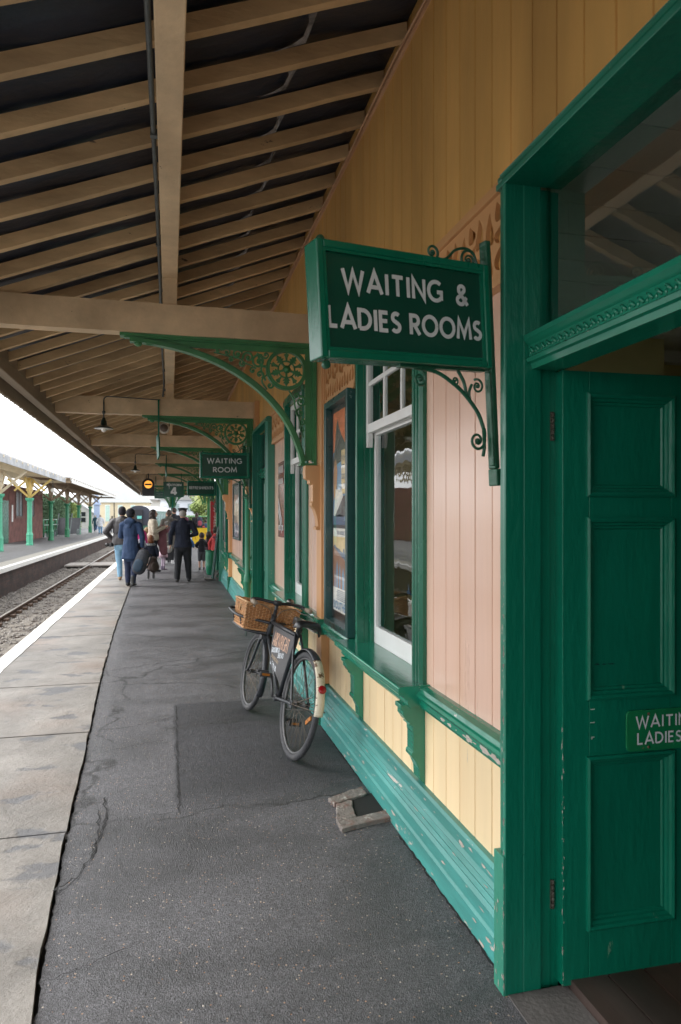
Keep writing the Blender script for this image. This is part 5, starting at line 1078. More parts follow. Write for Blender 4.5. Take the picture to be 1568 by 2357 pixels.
def wheel(x, Rr_, tr_=.021):
    w_ = MB(); w_.ring((x, 0, Rr_), (0, 1, 0), Rr_-tr_, tr_, 72, 12)
    for k in range(72):                                            # tread blocks
        a = 2*math.pi*k/72; c, s = math.cos(a), math.sin(a); r_ = Rr_-.0008
        for y in (-.009, .0, .009): w_.box(-.004, .004, y-.0028, y+.0028, r_-.002, r_+.0015, Matrix.Translation((x, 0, Rr_)) @ Matrix.Rotation(a, 4, 'Y'))
    ty = obj('wheel', w_, RUB, bk)
    r = MB(); r.ring((x, 0, Rr_), (0, 1, 0), Rr_-.043, .0105, 72, 8); obj('rim', r, RIM, ty)
    s = MB(); q = random.Random(int(x*10))
    for k in range(36):
        a = 2*math.pi*k/36; side = .03 if k % 2 else -.03; tw = R(38)*(1 if (k//2) % 2 else -1)
        s.tube([(x+.022*math.cos(a+tw*1.6), side, Rr_+.022*math.sin(a+tw*1.6)), (x+(Rr_-.05)*math.cos(a), 0, Rr_+(Rr_-.05)*math.sin(a))], .0013, 5)
    obj('spokes', s, SPK, ty); h = MB(); h.lathe([(.012, -.05), (.012, -.034), (.026, -.033), (.026, -.028), (.015, -.026), (.015, .026), (.026, .028), (.026, .033), (.012, .034), (.012, .05)], (x, 0, Rr_), (0, 1, 0), 16); h.tube([(x, -.07, Rr_), (x, .07, Rr_)], .006, 8); obj('hub', h, RIM, ty)
wheel(0, .35); wheel(WB, .315)
rv = MB(); rv.box(-.19, -.10, -.004, .004, .02, .045, Matrix.Translation((0, 0, .35)) @ Matrix.Rotation(R(35), 4, 'Y') @ Matrix.Translation((-.0, 0, -.19))); obj('spoke_reflector', rv, mat('amber_reflector', (.36, .12, .01), .3), bk)
AX, BB, ST, HT, HB, FA = (0, .35), (.46, .285), (.31, .79), (.985, .80), (1.04, .63), (WB, .315)
fr = MB(); P = lambda a, y=0: (a[0], y, a[1])
fr.tube([P(BB), P(ST), (.300, 0, .83)], .016, 12); fr.tube([P((.322, .765)), P((.99, .765))], .0155, 12); fr.tube([P(BB), P((1.03, .655))], .0165, 12); fr.tube([P((1.052, .60)), P((.975, .825))], .020, 12)
fr.lathe([(.024, -.035), (.026, -.03), (.026, .03), (.024, .035)], P(BB), (0, 1, 0), 14); fr.lathe([(.023, 0), (.023, .03)], P(ST), (-.15, 0, .98), 12)
for y in (-1, 1):
    fr.tube([P(BB, y*.028), P((.36, .30), y*.045), P((.05, .345), y*.058), P(AX, y*.06)], .0105, 8); fr.tube([P((.315, .775), y*.018), P((.22, .64), y*.038), P((.02, .38), y*.058), P(AX, y*.06)], .0095, 8)
    fr.box(-.02, .03, y*.062-.003, y*.062+.003, .325, .375)
obj('bicycle_frame', fr, BLK, bk)
fk = MB()
for y in (-1, 1): fk.tube(curve([(1.045, y*.035, .63), (1.07, y*.05, .60), (1.15, y*.052, .45), (1.20, y*.054, .36), (WB, y*.056, .315)], 4), .0115, 8)
fk.box(1.025, 1.085, -.055, .055, .612, .645); fk.tube([(1.045, 0, .62), (.96, 0, .865)], .0135, 10); obj('front_fork', fk, BLK, bk)
hb = MB(); hb.tube([(.975, 0, .83), (.955, 0, .915)], .014, 10); hb.lathe([(.021, -.03), (.021, .03)], (.955, 0, .925), (0, 1, 0), 12)
hb.tube(curve([(.80, .228, .915), (.88, .226, .915), (.965, .21, .925), (.985, .15, .93), (.96, .05, .925), (.955, 0, .925), (.96, -.05, .925), (.985, -.15, .93), (.965, -.21, .925), (.88, -.226, .915), (.80, -.228, .915)], 6), .0125, 10); obj('handlebar', hb, BLK, bk)
GRIP = mat('perished_cream_grip', (.30, .25, .19), .8, .3, 25, bump=.7, dirt=.5, dirtcol=(.12, .1, .08))
for y in (-1, 1):
    g = MB(); g.lathe([(.012, 0), (.018, .004), (.0185, .03), (.017, .06), (.0185, .09), (.016, .115)], (.775, y*.228, .913), (1, -.02*y, .02), 14); obj('grip', g, GRIP, bk)
    g = MB(); g.tube(curve([(.955, y*.16, .90), (.90, y*.205, .875), (.82, y*.215, .88)], 5), .0045, 6); g.tube(curve([(.955, y*.16, .90), (.96, y*.06, .87), (.975, y*.02, .80), (1.03, y*.03, .66)], 5), .003, 6); obj('brake_lever', g, CHR, bk)
g = MB(); g.lathe([(.030, 0), (.032, .008), (.026, .022), (.012, .030), (.003, .032)], (.945, -.10, .945), (0, 0, 1), 18); obj('bell', g, CHR, bk)
sp = MB(); sp.tube([(.302, 0, .82), (.290, 0, .85)], .0125, 10); sp.box(.25, .315, -.02, .02, .833, .855); obj('seat_post', sp, CHR, bk)
sd_ = MB(); vs = []; prof = [(.44, .018, .0), (.40, .022, .004), (.34, .030, .004), (.28, .050, .000), (.22, .080, .0), (.17, .100, .006), (.13, .105, .012), (.105, .095, .012), (.092, .080, -.030)]; n = 10
for x, hw, dz in prof:
    for k in range(n+1):
        a = -1+2*k/n; vs.append((x, a*hw, .885+dz-.010*a*a-(.045 if abs(a) > .95 else .008 if abs(a) > .75 else 0)))
m_ = len(prof); fs = [(i*(n+1)+k, i*(n+1)+k+1, (i+1)*(n+1)+k+1, (i+1)*(n+1)+k) for i in range(m_-1) for k in range(n)]
sd_.add(vs, fs, True); o = obj('saddle', sd_, mat('black_leather', (.014, .014, .015), .3, .3, 12, bump=.4, coat=.3, chips=.12, chipcol=(.08, .07, .06)), bk); sf = o.modifiers.new('s', 'SOLIDIFY'); sf.thickness = .012
sg = MB()
for y in (-1, 1):
    sg.tube([(.41, y*.008, .868), (.30, y*.024, .848), (.20, y*.028, .848), (.13, y*.06, .865)], .0035, 6)
    sg.tube([(.145+.017*math.cos(k*.9), y*.062+.017*math.sin(k*.9), .826+k*.0016) for k in range(28)], .0032, 6)
sg.lathe([(.016, -.03), (.016, .03)], (.285, 0, .850), (0, 1, 0), 10); sg.bar((.285, -.01, .845), (.145, -.06, .825), .01, .008); sg.bar((.285, .01, .845), (.145, .06, .825), .01, .008); obj('saddle_spring', sg, CHR, bk)
def guard(cx, cz, r, a0, a1, hw, m, name='mudguard'):
    g = MB(); n = 26; vs = []; k_ = 6
    for i in range(n+1):
        a = R(a0+(a1-a0)*i/n)
        for k in range(k_+1):
            b = -1+2*k/k_; rr_ = r-.014*b*b; vs.append((cx+rr_*math.cos(a), b*hw, cz+rr_*math.sin(a)))
    g.add(vs, [(i*(k_+1)+k, i*(k_+1)+k+1, (i+1)*(k_+1)+k+1, (i+1)*(k_+1)+k) for i in range(n) for k in range(k_)], True)
    o = obj(name, g, m, bk); sf = o.modifiers.new('s', 'SOLIDIFY'); sf.thickness = .0025; return o
guard(0, .35, .377, 35, 117, .030, BLK); o = guard(0, .35, .3775, 117, 177, .0305, mat('chipped_white_paint', (.66, .62, .50), .4, .1, 5, bump=.3, chips=.62, chipcol=(.13, .07, .035), chscale=14, dirt=.7, dirtcol=(.42, .30, .16))); o['label'] = 'white chipped rear end of the mudguard'
o = guard(WB, .315, .342, 60, 205, .027, BLK)
g = MB()
for y in (-1, 1): g.tube([(0, y*.064, .35), (-.30, y*.036, .47), ], .0028, 5); g.tube([(0, y*.064, .35), (-.368, y*.037, .40)], .0028, 5); g.tube([(WB, y*.06, .315), (.93, y*.030, .22)], .0028, 5)
obj('mudguard_stay', g, SPK, bk)
g = MB(); g.lathe([(.026, 0), (.027, .008), (.024, .012), (.004, .016)], (-.338, .0, .53), (-.87, 0, .5), 20); o = obj('rear_reflector', g, mat('red_reflector', (.26, .004, .008), .2, .05), bk)
pd = MB(); pd.lathe([(.075, -.002), (.078, 0), (.075, .002)], (BB[0], -.045, BB[1]), (0, 1, 0), 30); obj('chainwheel', pd, RIM, bk)
g = MB(); g.tube([(BB[0], -.052, BB[1]+.078), (0, -.052, .35+.030)], .004, 6); g.tube([(BB[0], -.052, BB[1]-.078), (0, -.052, .35-.030)], .004, 6); obj('chain', g, RIM, bk)
for y, ang in ((1, 62), (-1, 242)):
    a = R(ang); ex, ez = BB[0]+.165*math.cos(a)*1, BB[1]+.165*math.sin(a)
    c = MB(); c.tube([(BB[0], y*.05, BB[1]), (ex, y*.062, ez)], [.011, .009], 8); c.tube([(ex, y*.06, ez), (ex, y*.175, ez)], .005, 8); ck = obj('crank', c, RIM, bk)
    p = MB(); p.box(ex-.045, ex+.045, y*.12-.042, y*.12+.042, ez-.014, ez-.004); p.box(ex-.045, ex-.030, y*.12-.045, y*.12+.045, ez-.018, ez+.018); p.box(ex+.030, ex+.045, y*.12-.045, y*.12+.045, ez-.018, ez+.018); obj('pedal', p, RUB, ck, bevel=.004)
    p = MB(); p.box(ex-.0475, ex-.0455, y*.12-.028, y*.12+.028, ez-.006, ez+.010); obj('pedal_reflector', p, MATS['amber_reflector'], ck)
# front carrier
ca = MB()
ca.tube(curve([(.985, .012, .755), (1.05, .14, .76), (1.12, .245, .765), (1.30, .265, .775), (1.47, .255, .785), (1.505, .20, .787), (1.505, 0, .787), (1.505, -.20, .787), (1.47, -.255, .785), (1.30, -.265, .775), (1.12, -.245, .765), (1.05, -.14, .76), (.985, -.012, .755)], 6), .0115, 10)
ca.tube(curve([(1.03, .012, .665), (1.06, .12, .66), (1.12, .20, .665), (1.30, .21, .672), (1.44, .19, .675), (1.45, 0, .675), (1.44, -.19, .675), (1.30, -.21, .672), (1.12, -.20, .665), (1.06, -.12, .66), (1.03, -.012, .665)], 6), .0115, 10)
for y in (-.12, 0, .12): ca.tube([(1.06, y, .668), (1.45, y, .676)], .006, 6)
for y in (-.20, .20): ca.tube([(1.44, y*.95, .677), (1.475, y*1.2, .784)], .006, 6); ca.tube([(1.15, y, .666), (1.13, y*1.2, .765)], .006, 6)
obj('front_carrier', ca, BLK, bk)
# sign plate in the frame
pl = MB(); q4 = [(.336, .750), (.90, .750), (.835, .49), (.450, .372)]
pl.prism([(x, z) for x, z in q4], (0, .004, 0), (1, 0, 0), (0, 0, 1), .010)
L1, L2, L3 = MB(), MB(), MB(); u = (-1, 0, 0)
text(L1, 'ARKWRIGHT', (.835, .0095, .610), u, (-.02, 0, 1), .105, .10, .40, th=.001)
text(L2, 'GROCERIES &', (.825, .0095, .552), (-1, 0, .16), (0, 0, 1), .036, .17, .20, th=.001); text(L2, 'BREAD', (.64, .0095, .540), (-1, 0, .16), (0, 0, 1), .036, .17, .13, th=.001)
text(L3, 'DELIVERED DAILY', (.80, .0095, .520), (-1, 0, -.12), (0, 0, 1), .026, .13, .20, th=.001); text(L2, 'BREAD 25', (.80, .0095, .470), (-1, 0, -.20), (0, 0, 1), .034, .2, .17, th=.001)
multi('sign_plate', [(pl, mat('plate_dark_wood', (.055, .053, .055), .6, .2, 4, (.3, 1, 1), .3, 40)), (L1, mat('plate_pink_letter', (.58, .36, .25), .6)), (L2, mat('plate_white_letter', (.62, .66, .70), .6)), (L3, mat('plate_tan_letter', (.45, .34, .22), .6))], bk)
# ---- wicker basket on the carrier
bs = thing('wicker_basket', 'rectangular woven wicker basket with handle holes on the bicycle carrier', 'basket'); bs.matrix_world = BM
WK = mat('willow_cane', (.46, .22, .085), .5, .55, 45, bump=.4, bscale=80, dirt=.4, dirtcol=(.24, .105, .04)); WK2 = mat('pale_willow_cane', (.55, .33, .16), .55, .3, 30, bump=.4)
bx0, bx1, by, z0, z1 = 1.035, 1.40, .218, .682, .885
def outline(fl_, n_l=16, n_s=12):
    x0, x1, y = bx0-fl_, bx1+fl_, by+fl_; pts = []
    for i in range(n_l): pts.append((x0, y-2*y*i/n_l))
    for i in range(n_s): pts.append((x0+(x1-x0)*i/n_s, -y))
    for i in range(n_l): pts.append((x1, -y+2*y*i/n_l))
    for i in range(n_s): pts.append((x1-(x1-x0)*i/n_s, y))
    return pts
wv = MB(); rows = 15; cut = (.045, .055)
for r in range(rows):
    z = z0+.008+(z1-z0-.018)*r/(rows-1); fl_ = .022*(r/rows)-.01; O = outline(fl_); n = len(O); cx, cy = (bx0+bx1)/2, 0; pts = []
    for i, (x, y) in enumerate(O):
        off = (.008 if (i+r) % 2 else -.008); dx, dy = (x-cx)/(bx1-bx0), (y-cy)/(2*by); 
        nx_, ny_ = (math.copysign(1, dx), 0) if abs(dx) > abs(dy) else (0, math.copysign(1, dy))
        if abs(abs(dx)-abs(dy)) < .06: nx_, ny_ = math.copysign(.7, dx), math.copysign(.7, dy)
        pts.append((x+nx_*off, y+ny_*off, z+random.uniform(-.0008, .0008)))
    hole = 9 <= r <= 12
    if not hole: wv.tube(pts, .0047, 5, closed=True)
    else:
        # leave the hand holes in both short sides open
        cutsegs = [i for i, (x, y, zz) in enumerate(pts) if abs(x-cx) < .055 and abs(abs(y)-by) < .03]
        seg = []; 
        order = list(range(n)); st0 = next(i for i in order if i in cutsegs and (i+1) % n not in cutsegs); order = [(st0+1+k) % n for k in range(n)]
        for i in order:
            if i in cutsegs:
                if len(seg) > 1: wv.tube(seg, .0047, 5)
                seg = []
            else: seg.append(pts[i])
        if len(seg) > 1: wv.tube(seg, .0047, 5)
obj('weave', wv, WK, bs)
sk = MB(); A_, B_ = outline(-.010), outline(.012)
for i, (a, b) in enumerate(zip(A_, B_)): sk.tube([(a[0], a[1], z0), (b[0], b[1], z1+.004)], .0036, 5)
obj('stakes', sk, WK2, bs)
rm = MB()
for ph in (0, 2.1, 4.2):
    O = outline(.013); pts = [(x, y, z1+.004) for x, y in O]; n = len(pts); rm.tube([(p[0]+.006*math.cos(i*1.1+ph), p[1]+.006*math.cos(i*1.1+ph), p[2]+.006*math.sin(i*1.1+ph)) for i, p in enumerate(pts)], .0052, 6, closed=True)
O = outline(-.008); rm.tube([(x, y, z0) for x, y in O], .008, 6, closed=True); obj('rim', rm, WK2, bs)
bt = MB(); bt.box(bx0, bx1, -by, by, z0-.004, z0+.004); obj('base', bt, WK, bs)
hn = MB()
for s in (-1, 1): hn.tube([(cx-.004, s*(by+.012), z1-.085), (cx-.004, s*(by+.014), z1-.02)], .006, 6)
obj('handle_bar', hn, WK2, bs)
# ================================================================ PEOPLE
_tex = bpy.data.textures.new('folds', 'CLOUDS'); _tex.noise_scale = .11; _tex.noise_depth = 2
def fused(name, mb, m, parent, vox=.012, smooth=4, fold=0.0):
    """overlapping shapes -> one continuous surface"""
    me0 = mb.mesh('tmp', None); o = bpy.data.objects.new('tmp', me0); COL.objects.link(o)
    r = o.modifiers.new('r', 'REMESH'); r.mode = 'VOXEL'; r.voxel_size = vox; r.use_smooth_shade = True
    s = o.modifiers.new('s', 'SMOOTH'); s.iterations = smooth; s.factor = .5
    if fold:
        d = o.modifiers.new('d', 'DISPLACE'); d.texture = _tex; d.strength = fold; d.mid_level = .5; d.texture_coords = 'LOCAL'
    me = bpy.data.meshes.new_from_object(o.evaluated_get(bpy.context.evaluated_depsgraph_get())); me.name = name
    bpy.data.objects.remove(o); bpy.data.meshes.remove(me0)
    me.materials.clear(); me.materials.append(m); me.polygons.foreach_set('use_smooth', [True]*len(me.polygons))
    p = bpy.data.objects.new(name, me); COL.objects.link(p); p.parent = parent; return p
SKIN = mat('skin', (.52, .29, .20), .5, .06, 8, bump=.1, sss=.1)
_c = {}
def cloth(c, rough=.85, n=None):
    k = tuple(c)
    if k not in _c: _c[k] = mat('cloth_%d' % len(_c), c, rough, .14, 9, bump=.35, bscale=120)
    return _c[k]
def hand(g, w_, tip, side, k, curl=.5):
    """palm, four bent fingers and a thumb hanging from wrist w_ towards tip"""
    w_, tip = Vector(w_), Vector(tip); d = (tip-w_).normalized(); s = Vector((0, 1, 0)); s = (s-d*s.dot(d)).normalized(); n_ = d.cross(s)*side
    g.limb(w_, w_+d*.075*k, .026*k, .036*k, .45, s)
    for i, (o_, l) in enumerate(((.030, .066), (.011, .074), (-.009, .069), (-.028, .054))):
        a = w_+d*.078*k+s*o_*k; b = a+(d*.9+n_*curl*.4)*l*.5*k; c = b+(d*.6+n_*curl)*l*.5*k; g.limb(a-d*.012*k, b, .0098*k, .009*k, 1, s, 8); g.limb(b, c, .009*k, .0078*k, 1, s, 8)
    a = w_+d*.030*k+s*.028*k; b = a+(d*.6+s*.7)*.034*k; c = b+(d*.9+s*.15+n_*.2)*.028*k; g.limb(a, b, .012*k, .0105*k, 1, s, 8); g.limb(b, c, .0105*k, .009*k, 1, s, 8)
def person(label, loc, h, rz=0, head=1.0, feet=((-.10, 0, 0), (.10, .02, 0)), elb=None, hnd=None, wide=1.0, turn=0, group=None, **w):
    """template is a 1.75 m adult facing local +Y; w holds the clothing"""
    k = h/1.75; t = thing('person', label, 'person', (loc[0], loc[1], 0 if loc[0] < -3 else GZ(loc[1])), R(rz), group)
    S = lambda p: (p[0]*k, p[1]*k, p[2]*k)
    hz = 1.75-.12*head; sh = .185*wide; shz = min(1.44, hz-.205*head)
    el = elb or ((-.255*wide, -.03, 1.14), (.255*wide, -.03, 1.14)); hd = hnd or ((-.27*wide, .05, .90), (.27*wide, .05, .90))
    ank = [(f[0], f[1], .085+f[2]) for f in feet]; hip = [(-.09, 0, .90), (.09, 0, .90)]
    kn = [((a[0]+b[0])/2*1.0, (a[1]+b[1])/2+.03+(.10 if f[2] > .03 else 0), .49+f[2]*.4) for a, b, f in zip(ank, hip, feet)]
    B = MB()
    Mh = Matrix.Rotation(R(turn), 3, 'Z')
    hc = Vector((0, .015, hz))
    def H(p): return S(hc+Mh @ (Vector(p)*head))
    B.ell(S(hc), .077*k*head, .096*k*head, .115*k*head, Mh); B.ell(H((0, .035, -.06)), .055*k*head, .058*k*head, .055*k*head, Mh)
    B.ell(H((0, .102, -.012)), .013*k*head, .017*k*head, .022*k*head, Mh); B.ell(H((0, .088, -.055)), .024*k*head, .012*k*head, .009*k*head, Mh)
    for s in (-1, 1): B.ell(H((s*.078, -.005, -.01)), .010*k*head, .02*k*head, .03*k*head, Mh); B.ell(H((s*.032, .085, .018)), .018*k*head, .012*k*head, .006*k*head, Mh)
    B.limb(S((0, -.005, shz+.03)), S((0, .0, hz-.07*head)), .058*k, .054*k)
    B.limb(S((0, 0, 1.30)), S((0, 0, 1.06)), .145*k*wide, .125*k*wide, .68); B.limb(S((0, 0, 1.06)), S((0, 0, .94)), .13*k*wide, .15*k*wide, .72)
    B.limb(S((-sh*.8, 0, shz-.02)), S((sh*.8, 0, shz-.02)), .058*k, .058*k)
    for i, s in enumerate((-1, 1)):
        B.limb(S((s*sh, 0, shz-.03)), S(el[i]), .052*k, .040*k); B.limb(S(el[i]), S(hd[i]), .040*k, .028*k)
        dirn = (Vector(hd[i])-Vector(el[i])).normalized(); hand(B, S(Vector(hd[i])-dirn*.01), S(Vector(hd[i])+dirn*.1), s, k, w.get('curl', .6))
        B.limb(S(hip[i]), S(kn[i]), .085*k, .058*k); B.limb(S(kn[i]), S(ank[i]), .056*k, .038*k)
        B.limb(S(ank[i]), S((ank[i][0]*1.1, ank[i][1]+.13, ank[i][2]-.055)), .040*k, .028*k, .8)
    body = fused('person_body', B, SKIN, t, .0095, 2)
    e = MB()
    for s in (-1, 1): e.ell(H((s*.031, .089, .002)), .012*k*head, .008*k*head, .007*k*head, Mh)
    obj('eyes', e, mat('eye_dark', (.05, .04, .035), .2), t)
    if 'trousers' in w:
        g = MB(); top = .99; cut = w.get('short', None); tk = w.get('legw', 1.0)
        g.limb(S((0, 0, top)), S((0, -.01, .88)), .148*k*wide, .155*k*wide, .76)
        for i in (0, 1):
            g.limb(S(hip[i]), S(kn[i]), .098*k*tk, .078*k*tk)
            if not cut: g.limb(S(kn[i]), S((ank[i][0], ank[i][1], ank[i][2]+.02)), .076*k*tk, .060*k*tk)
        fused('trousers', g, cloth(w['trousers']), t, .013, 3, .020*k)
    if 'tights' in w:
        g = MB()
        for i in (0, 1): g.limb(S(hip[i]), S(kn[i]), .088*k, .062*k); g.limb(S(kn[i]), S(ank[i]), .060*k, .042*k)
        fused('tights', g, cloth(w['tights']), t, .011, 2)
    for i in (0, 1):
        g = MB(); a = ank[i]; tilt = -.05 if feet[i][2] > .03 else 0; hb = w.get('boot', .03)
        g.limb(S((a[0], a[1]-.025, a[2]-.035)), S((a[0]*1.12, a[1]+.155, a[2]-.045+tilt)), .046*k, .036*k, .85, (1, 0, 0)); g.limb(S((a[0], a[1]-.01, a[2]-.03)), S((a[0], a[1]-.005, a[2]+hb)), .050*k, .052*k)
        fused('shoe', g, cloth(w.get('shoes', (.02, .02, .022)), .4), t, .010, 2)
    if 'coat' in w:
        g = MB(); ln = w.get('coatlen', .92); fl = w.get('flare', 1.0); pf = w.get('puff', 1.0)
        g.limb(S((-sh*.85, -.005, shz-.02)), S((sh*.85, -.005, shz-.02)), .075*k*pf, .075*k*pf); g.limb(S((0, -.005, 1.33)), S((0, 0, 1.08)), .165*k*wide*pf, .155*k*wide*pf, .72)
        g.limb(S((0, 0, 1.10)), S((0, 0, max(ln+.12, .6))), .158*k*wide*pf, .180*k*fl*wide*pf, .74)
        m2 = MB()
        zb = ln*k; n = 20; rx = .19*fl*wide*pf*k; ry = rx*.74; vs = []
        for j, (zz, q_) in enumerate(((zb+.16*k, .93), (zb+.08*k, .97), (zb, 1.0), (zb+.004*k, .5))):
            for i in range(n): an = 2*math.pi*i/n; wv_ = 1+(.035*math.sin(an*5+j) if j < 3 else 0); vs.append((rx*q_*wv_*math.cos(an), ry*q_*wv_*math.sin(an), zz))
        g.add(vs, [(j*n+i, j*n+(i+1) % n, (j+1)*n+(i+1) % n, (j+1)*n+i) for j in range(3) for i in range(n)]+[tuple(range(n-1, -1, -1)), tuple(3*n+i for i in range(n))], True)
        for i, s in enumerate((-1, 1)):
            a, b = Vector(el[i]), Vector(hd[i]); e2 = b-(b-a).normalized()*.03
            g.limb(S((s*sh, 0, shz-.03)), S(el[i]), .073*k*pf, .062*k*pf); g.limb(S(el[i]), S(e2), .062*k*pf, .050*k*pf)
        if w.get('collar', True): g.limb(S((0, -.01, shz+.02)), S((0, .0, shz+.07)), .082*k, .072*k)
        if pf > 1.05:
            for zq in (1.35, 1.26, 1.17, 1.08, .99): g.limb(S((-.07, 0, zq)), S((.07, 0, zq)), .118*k*wide, .118*k*wide, .98, (0, 1, 0))
        fused('coat', g, cloth(w['coat'], w.get('crough', .8)), t, .0125, 3, .022*k)
    if 'hood' in w:
        g = MB(); g.limb(S((-.06, -.075, shz+.05)), S((.06, -.075, shz+.05)), .068*k, .068*k); g.limb(S((0, -.11, shz-.06)), S((0, -.08, shz+.06)), .05*k, .085*k, .7); g.limb(S((-.085, 0, shz+.05)), S((-.05, -.08, shz+.06)), .045*k, .05*k); g.limb(S((.085, 0, shz+.05)), S((.05, -.08, shz+.06)), .045*k, .05*k)
        fused('hood', g, cloth(w['hood'], .8), t, .012, 3, .012*k)
    if 'fur' in w:
        g = MB()
        for i in range(60): an = math.pi*(1+i/59); g.ell(S((.150*math.cos(an), .01+.150*math.sin(an), shz+.085+random.uniform(-.02, .02))), .036*k, .036*k, .036*k, nu=7, nv=5)
        obj('fur_trim', g, cloth(w['fur']), t)
    if 'skirt' in w:
        g = MB(); rim_ = w.get('srad', .24)*k; n = 40; vs = []
        for j, (zz, rr_) in enumerate(((1.0, .55), (.93, .75), (.82, .93), (w.get('slen', .66), 1.0))):
            for i in range(n): an = 2*math.pi*i/n; q_ = 1+.06*j/3*math.sin(an*11); vs.append((rim_*rr_*q_*math.cos(an), rim_*rr_*q_*math.sin(an), zz*k))
        g.add(vs, [(j*n+i, j*n+(i+1) % n, (j+1)*n+(i+1) % n, (j+1)*n+i) for j in range(3) for i in range(n)], True); o = obj('skirt', g, cloth(w['skirt']), t); sf = o.modifiers.new('s', 'SOLIDIFY'); sf.thickness = .006
    if 'hair' in w:
        g = MB(); st_ = w.get('hstyle', 'short'); hk = k*head
        g.ell(H((0, -.018, .022)), .086*hk, .098*hk, .108*hk, Mh)
        if st_ == 'bob': g.ell(H((0, -.04, -.04)), .092*hk, .085*hk, .10*hk, Mh)
        if st_ == 'curly':
            for i in range(26): an = R(200+i*360/26*.0+i*137.5); g.ell(H((.085*math.cos(i*2.4), -.035+.06*math.sin(i*2.4), .04-.17*(i/26))), .042*hk, .042*hk, .045*hk, Mh, 8, 6)
        if st_ == 'long': g.limb(H((0, -.045, -.02)), H((0, -.085, -.26)), .085*hk, .07*hk, .55); g.limb(H((-.05, -.02, -.02)), H((-.05, -.05, -.2)), .05*hk, .04*hk); g.limb(H((.05, -.02, -.02)), H((.05, -.05, -.2)), .05*hk, .04*hk)
        if st_ == 'tail': g.ell(H((0, -.115, .035)), .035*hk, .04*hk, .04*hk); g.limb(H((0, -.13, .03)), H((0, -.115, -.16)), .032*hk, .018*hk)
        fused('hair', g, cloth(w['hair'], .6), t, .010, 2, .02*k)
    if 'beanie' in w:
        g = MB(); hk = k*head; g.ell(H((0, -.012, .045)), .091*hk, .110*hk, .098*hk, Mh); g.limb(H((0, -.012, .00)), H((0, -.012, .015)), .093*hk, .094*hk, 1.18)
        fused('beanie', g, cloth(w['beanie']), t, .010, 2)
    if 'cap' in w:
        g = MB(); hk = k*head; c = H((0, 0, .045)); g.lathe([(.092*hk, 0), (.094*hk, .045*hk), (.125*hk, .075*hk), (.122*hk, .088*hk), (.06*hk, .100*hk), (.005, .102*hk)], c, (0, 0, 1), 24); g.prism([(-.07*hk, 0), (.07*hk, 0), (.055*hk, .06*hk), (0, .08*hk), (-.055*hk, .06*hk)], Vector(H((0, .075, .045))), Mh @ Vector((1, 0, 0)), Mh @ Vector((0, .9, -.35)), .006)
        obj('peaked_cap', g, cloth(w['cap'], .5), t); g = MB(); g.lathe([(.095*hk, .002), (.0955*hk, .008)], c, (0, 0, 1), 24); obj('cap_piping', g, cloth((.30, .12, .04)), t)
    if 'scarf' in w:
        g = MB(); g.ring(S((0, 0, shz+.055)), (0, 0, 1), .075*k, .028*k, 20, 8); g.ell(S((0, -.07, shz+.02)), .05*k, .03*k, .05*k); fused('neck_scarf', g, cloth(w['scarf']), t, .010, 2)
    return t, k
NAVY, BLACKC = (.010, .016, .030), (.014, .015, .018)
person('man in a dark grey puffer jacket and light blue jeans by the platform edge', (-1.051, 16.296), 1.666, 4, feet=((-.05, .04, 0), (.14, -.26, .10)),
       elb=((-.37, -.02, 1.16), (.28, .02, 1.15)), hnd=((-.24, .18, 1.0), (.24, .18, 1.06)), wide=1.16, coat=(.055, .05, .052), coatlen=.86, puff=1.12, trousers=(.20, .36, .50), shoes=(.34, .22, .12), beanie=(.022, .018, .024), boot=.05, crough=.5)
person('person in a long blue hooded raincoat and black beanie, seen from behind', (-0.796, 15.003), 1.623, -14, feet=((-.08, .05, 0), (.07, -.05, 0)), turn=-35,
       elb=((-.24, .05, 1.14), (.27, -.03, 1.12)), hnd=((-.20, .20, 1.10), (.255, .03, .885)), coat=(.018, .042, .100), coatlen=.62, flare=1.08, wide=1.02, hood=(.018, .044, .104), trousers=(.014, .022, .055), shoes=(.012, .012, .012), beanie=(.012, .013, .02), boot=.14, curl=1.0)
person('red-haired child in a navy coat with a grey fur collar', (-0.423, 16.451), 1.016, -5, head=1.42, coat=(.010, .014, .030), coatlen=.66, flare=1.15, puff=1.08, fur=(.24, .24, .24), trousers=(.03, .03, .035), legw=.8, shoes=(.06, .06, .06), hair=(.20, .062, .018), hstyle='bob', boot=.2)
person('small girl in a bright pink top, pale tutu skirt and lilac tights', (-0.176, 18.711), 0.896, -65, head=1.5, coat=(.62, .03, .20), coatlen=.95, skirt=(.62, .45, .52), tights=(.42, .34, .42), shoes=(.10, .07, .13), hair=(.16, .09, .05), hstyle='bob', turn=-10, elb=((-.24, .06, 1.14), (.25, .06, 1.14)), hnd=((-.16, .24, 1.06), (.16, .24, 1.06)), boot=.1)
person('woman with curly dark hair in a cream shearling jacket, side on', (-0.415, 18.193), 1.607, -84, coat=(.46, .40, .31), coatlen=.90, flare=1.1, puff=1.08, wide=1.08, trousers=BLACKC, hair=(.030, .020, .016), hstyle='curly', scarf=(.03, .018, .02), elb=((-.27, .02, 1.14), (.27, .0, 1.12)), hnd=((-.10, .30, 1.28), (.08, .31, 1.26)))
person('woman in a long olive grey parka with brown ponytail and white trainers', (-0.017, 20.456), 1.595, -6, coat=(.105, .095, .080), coatlen=.52, flare=1.12, wide=1.04, hood=(.13, .12, .10), trousers=BLACKC, legw=.8, shoes=(.55, .55, .55), hair=(.05, .032, .02), hstyle='tail')
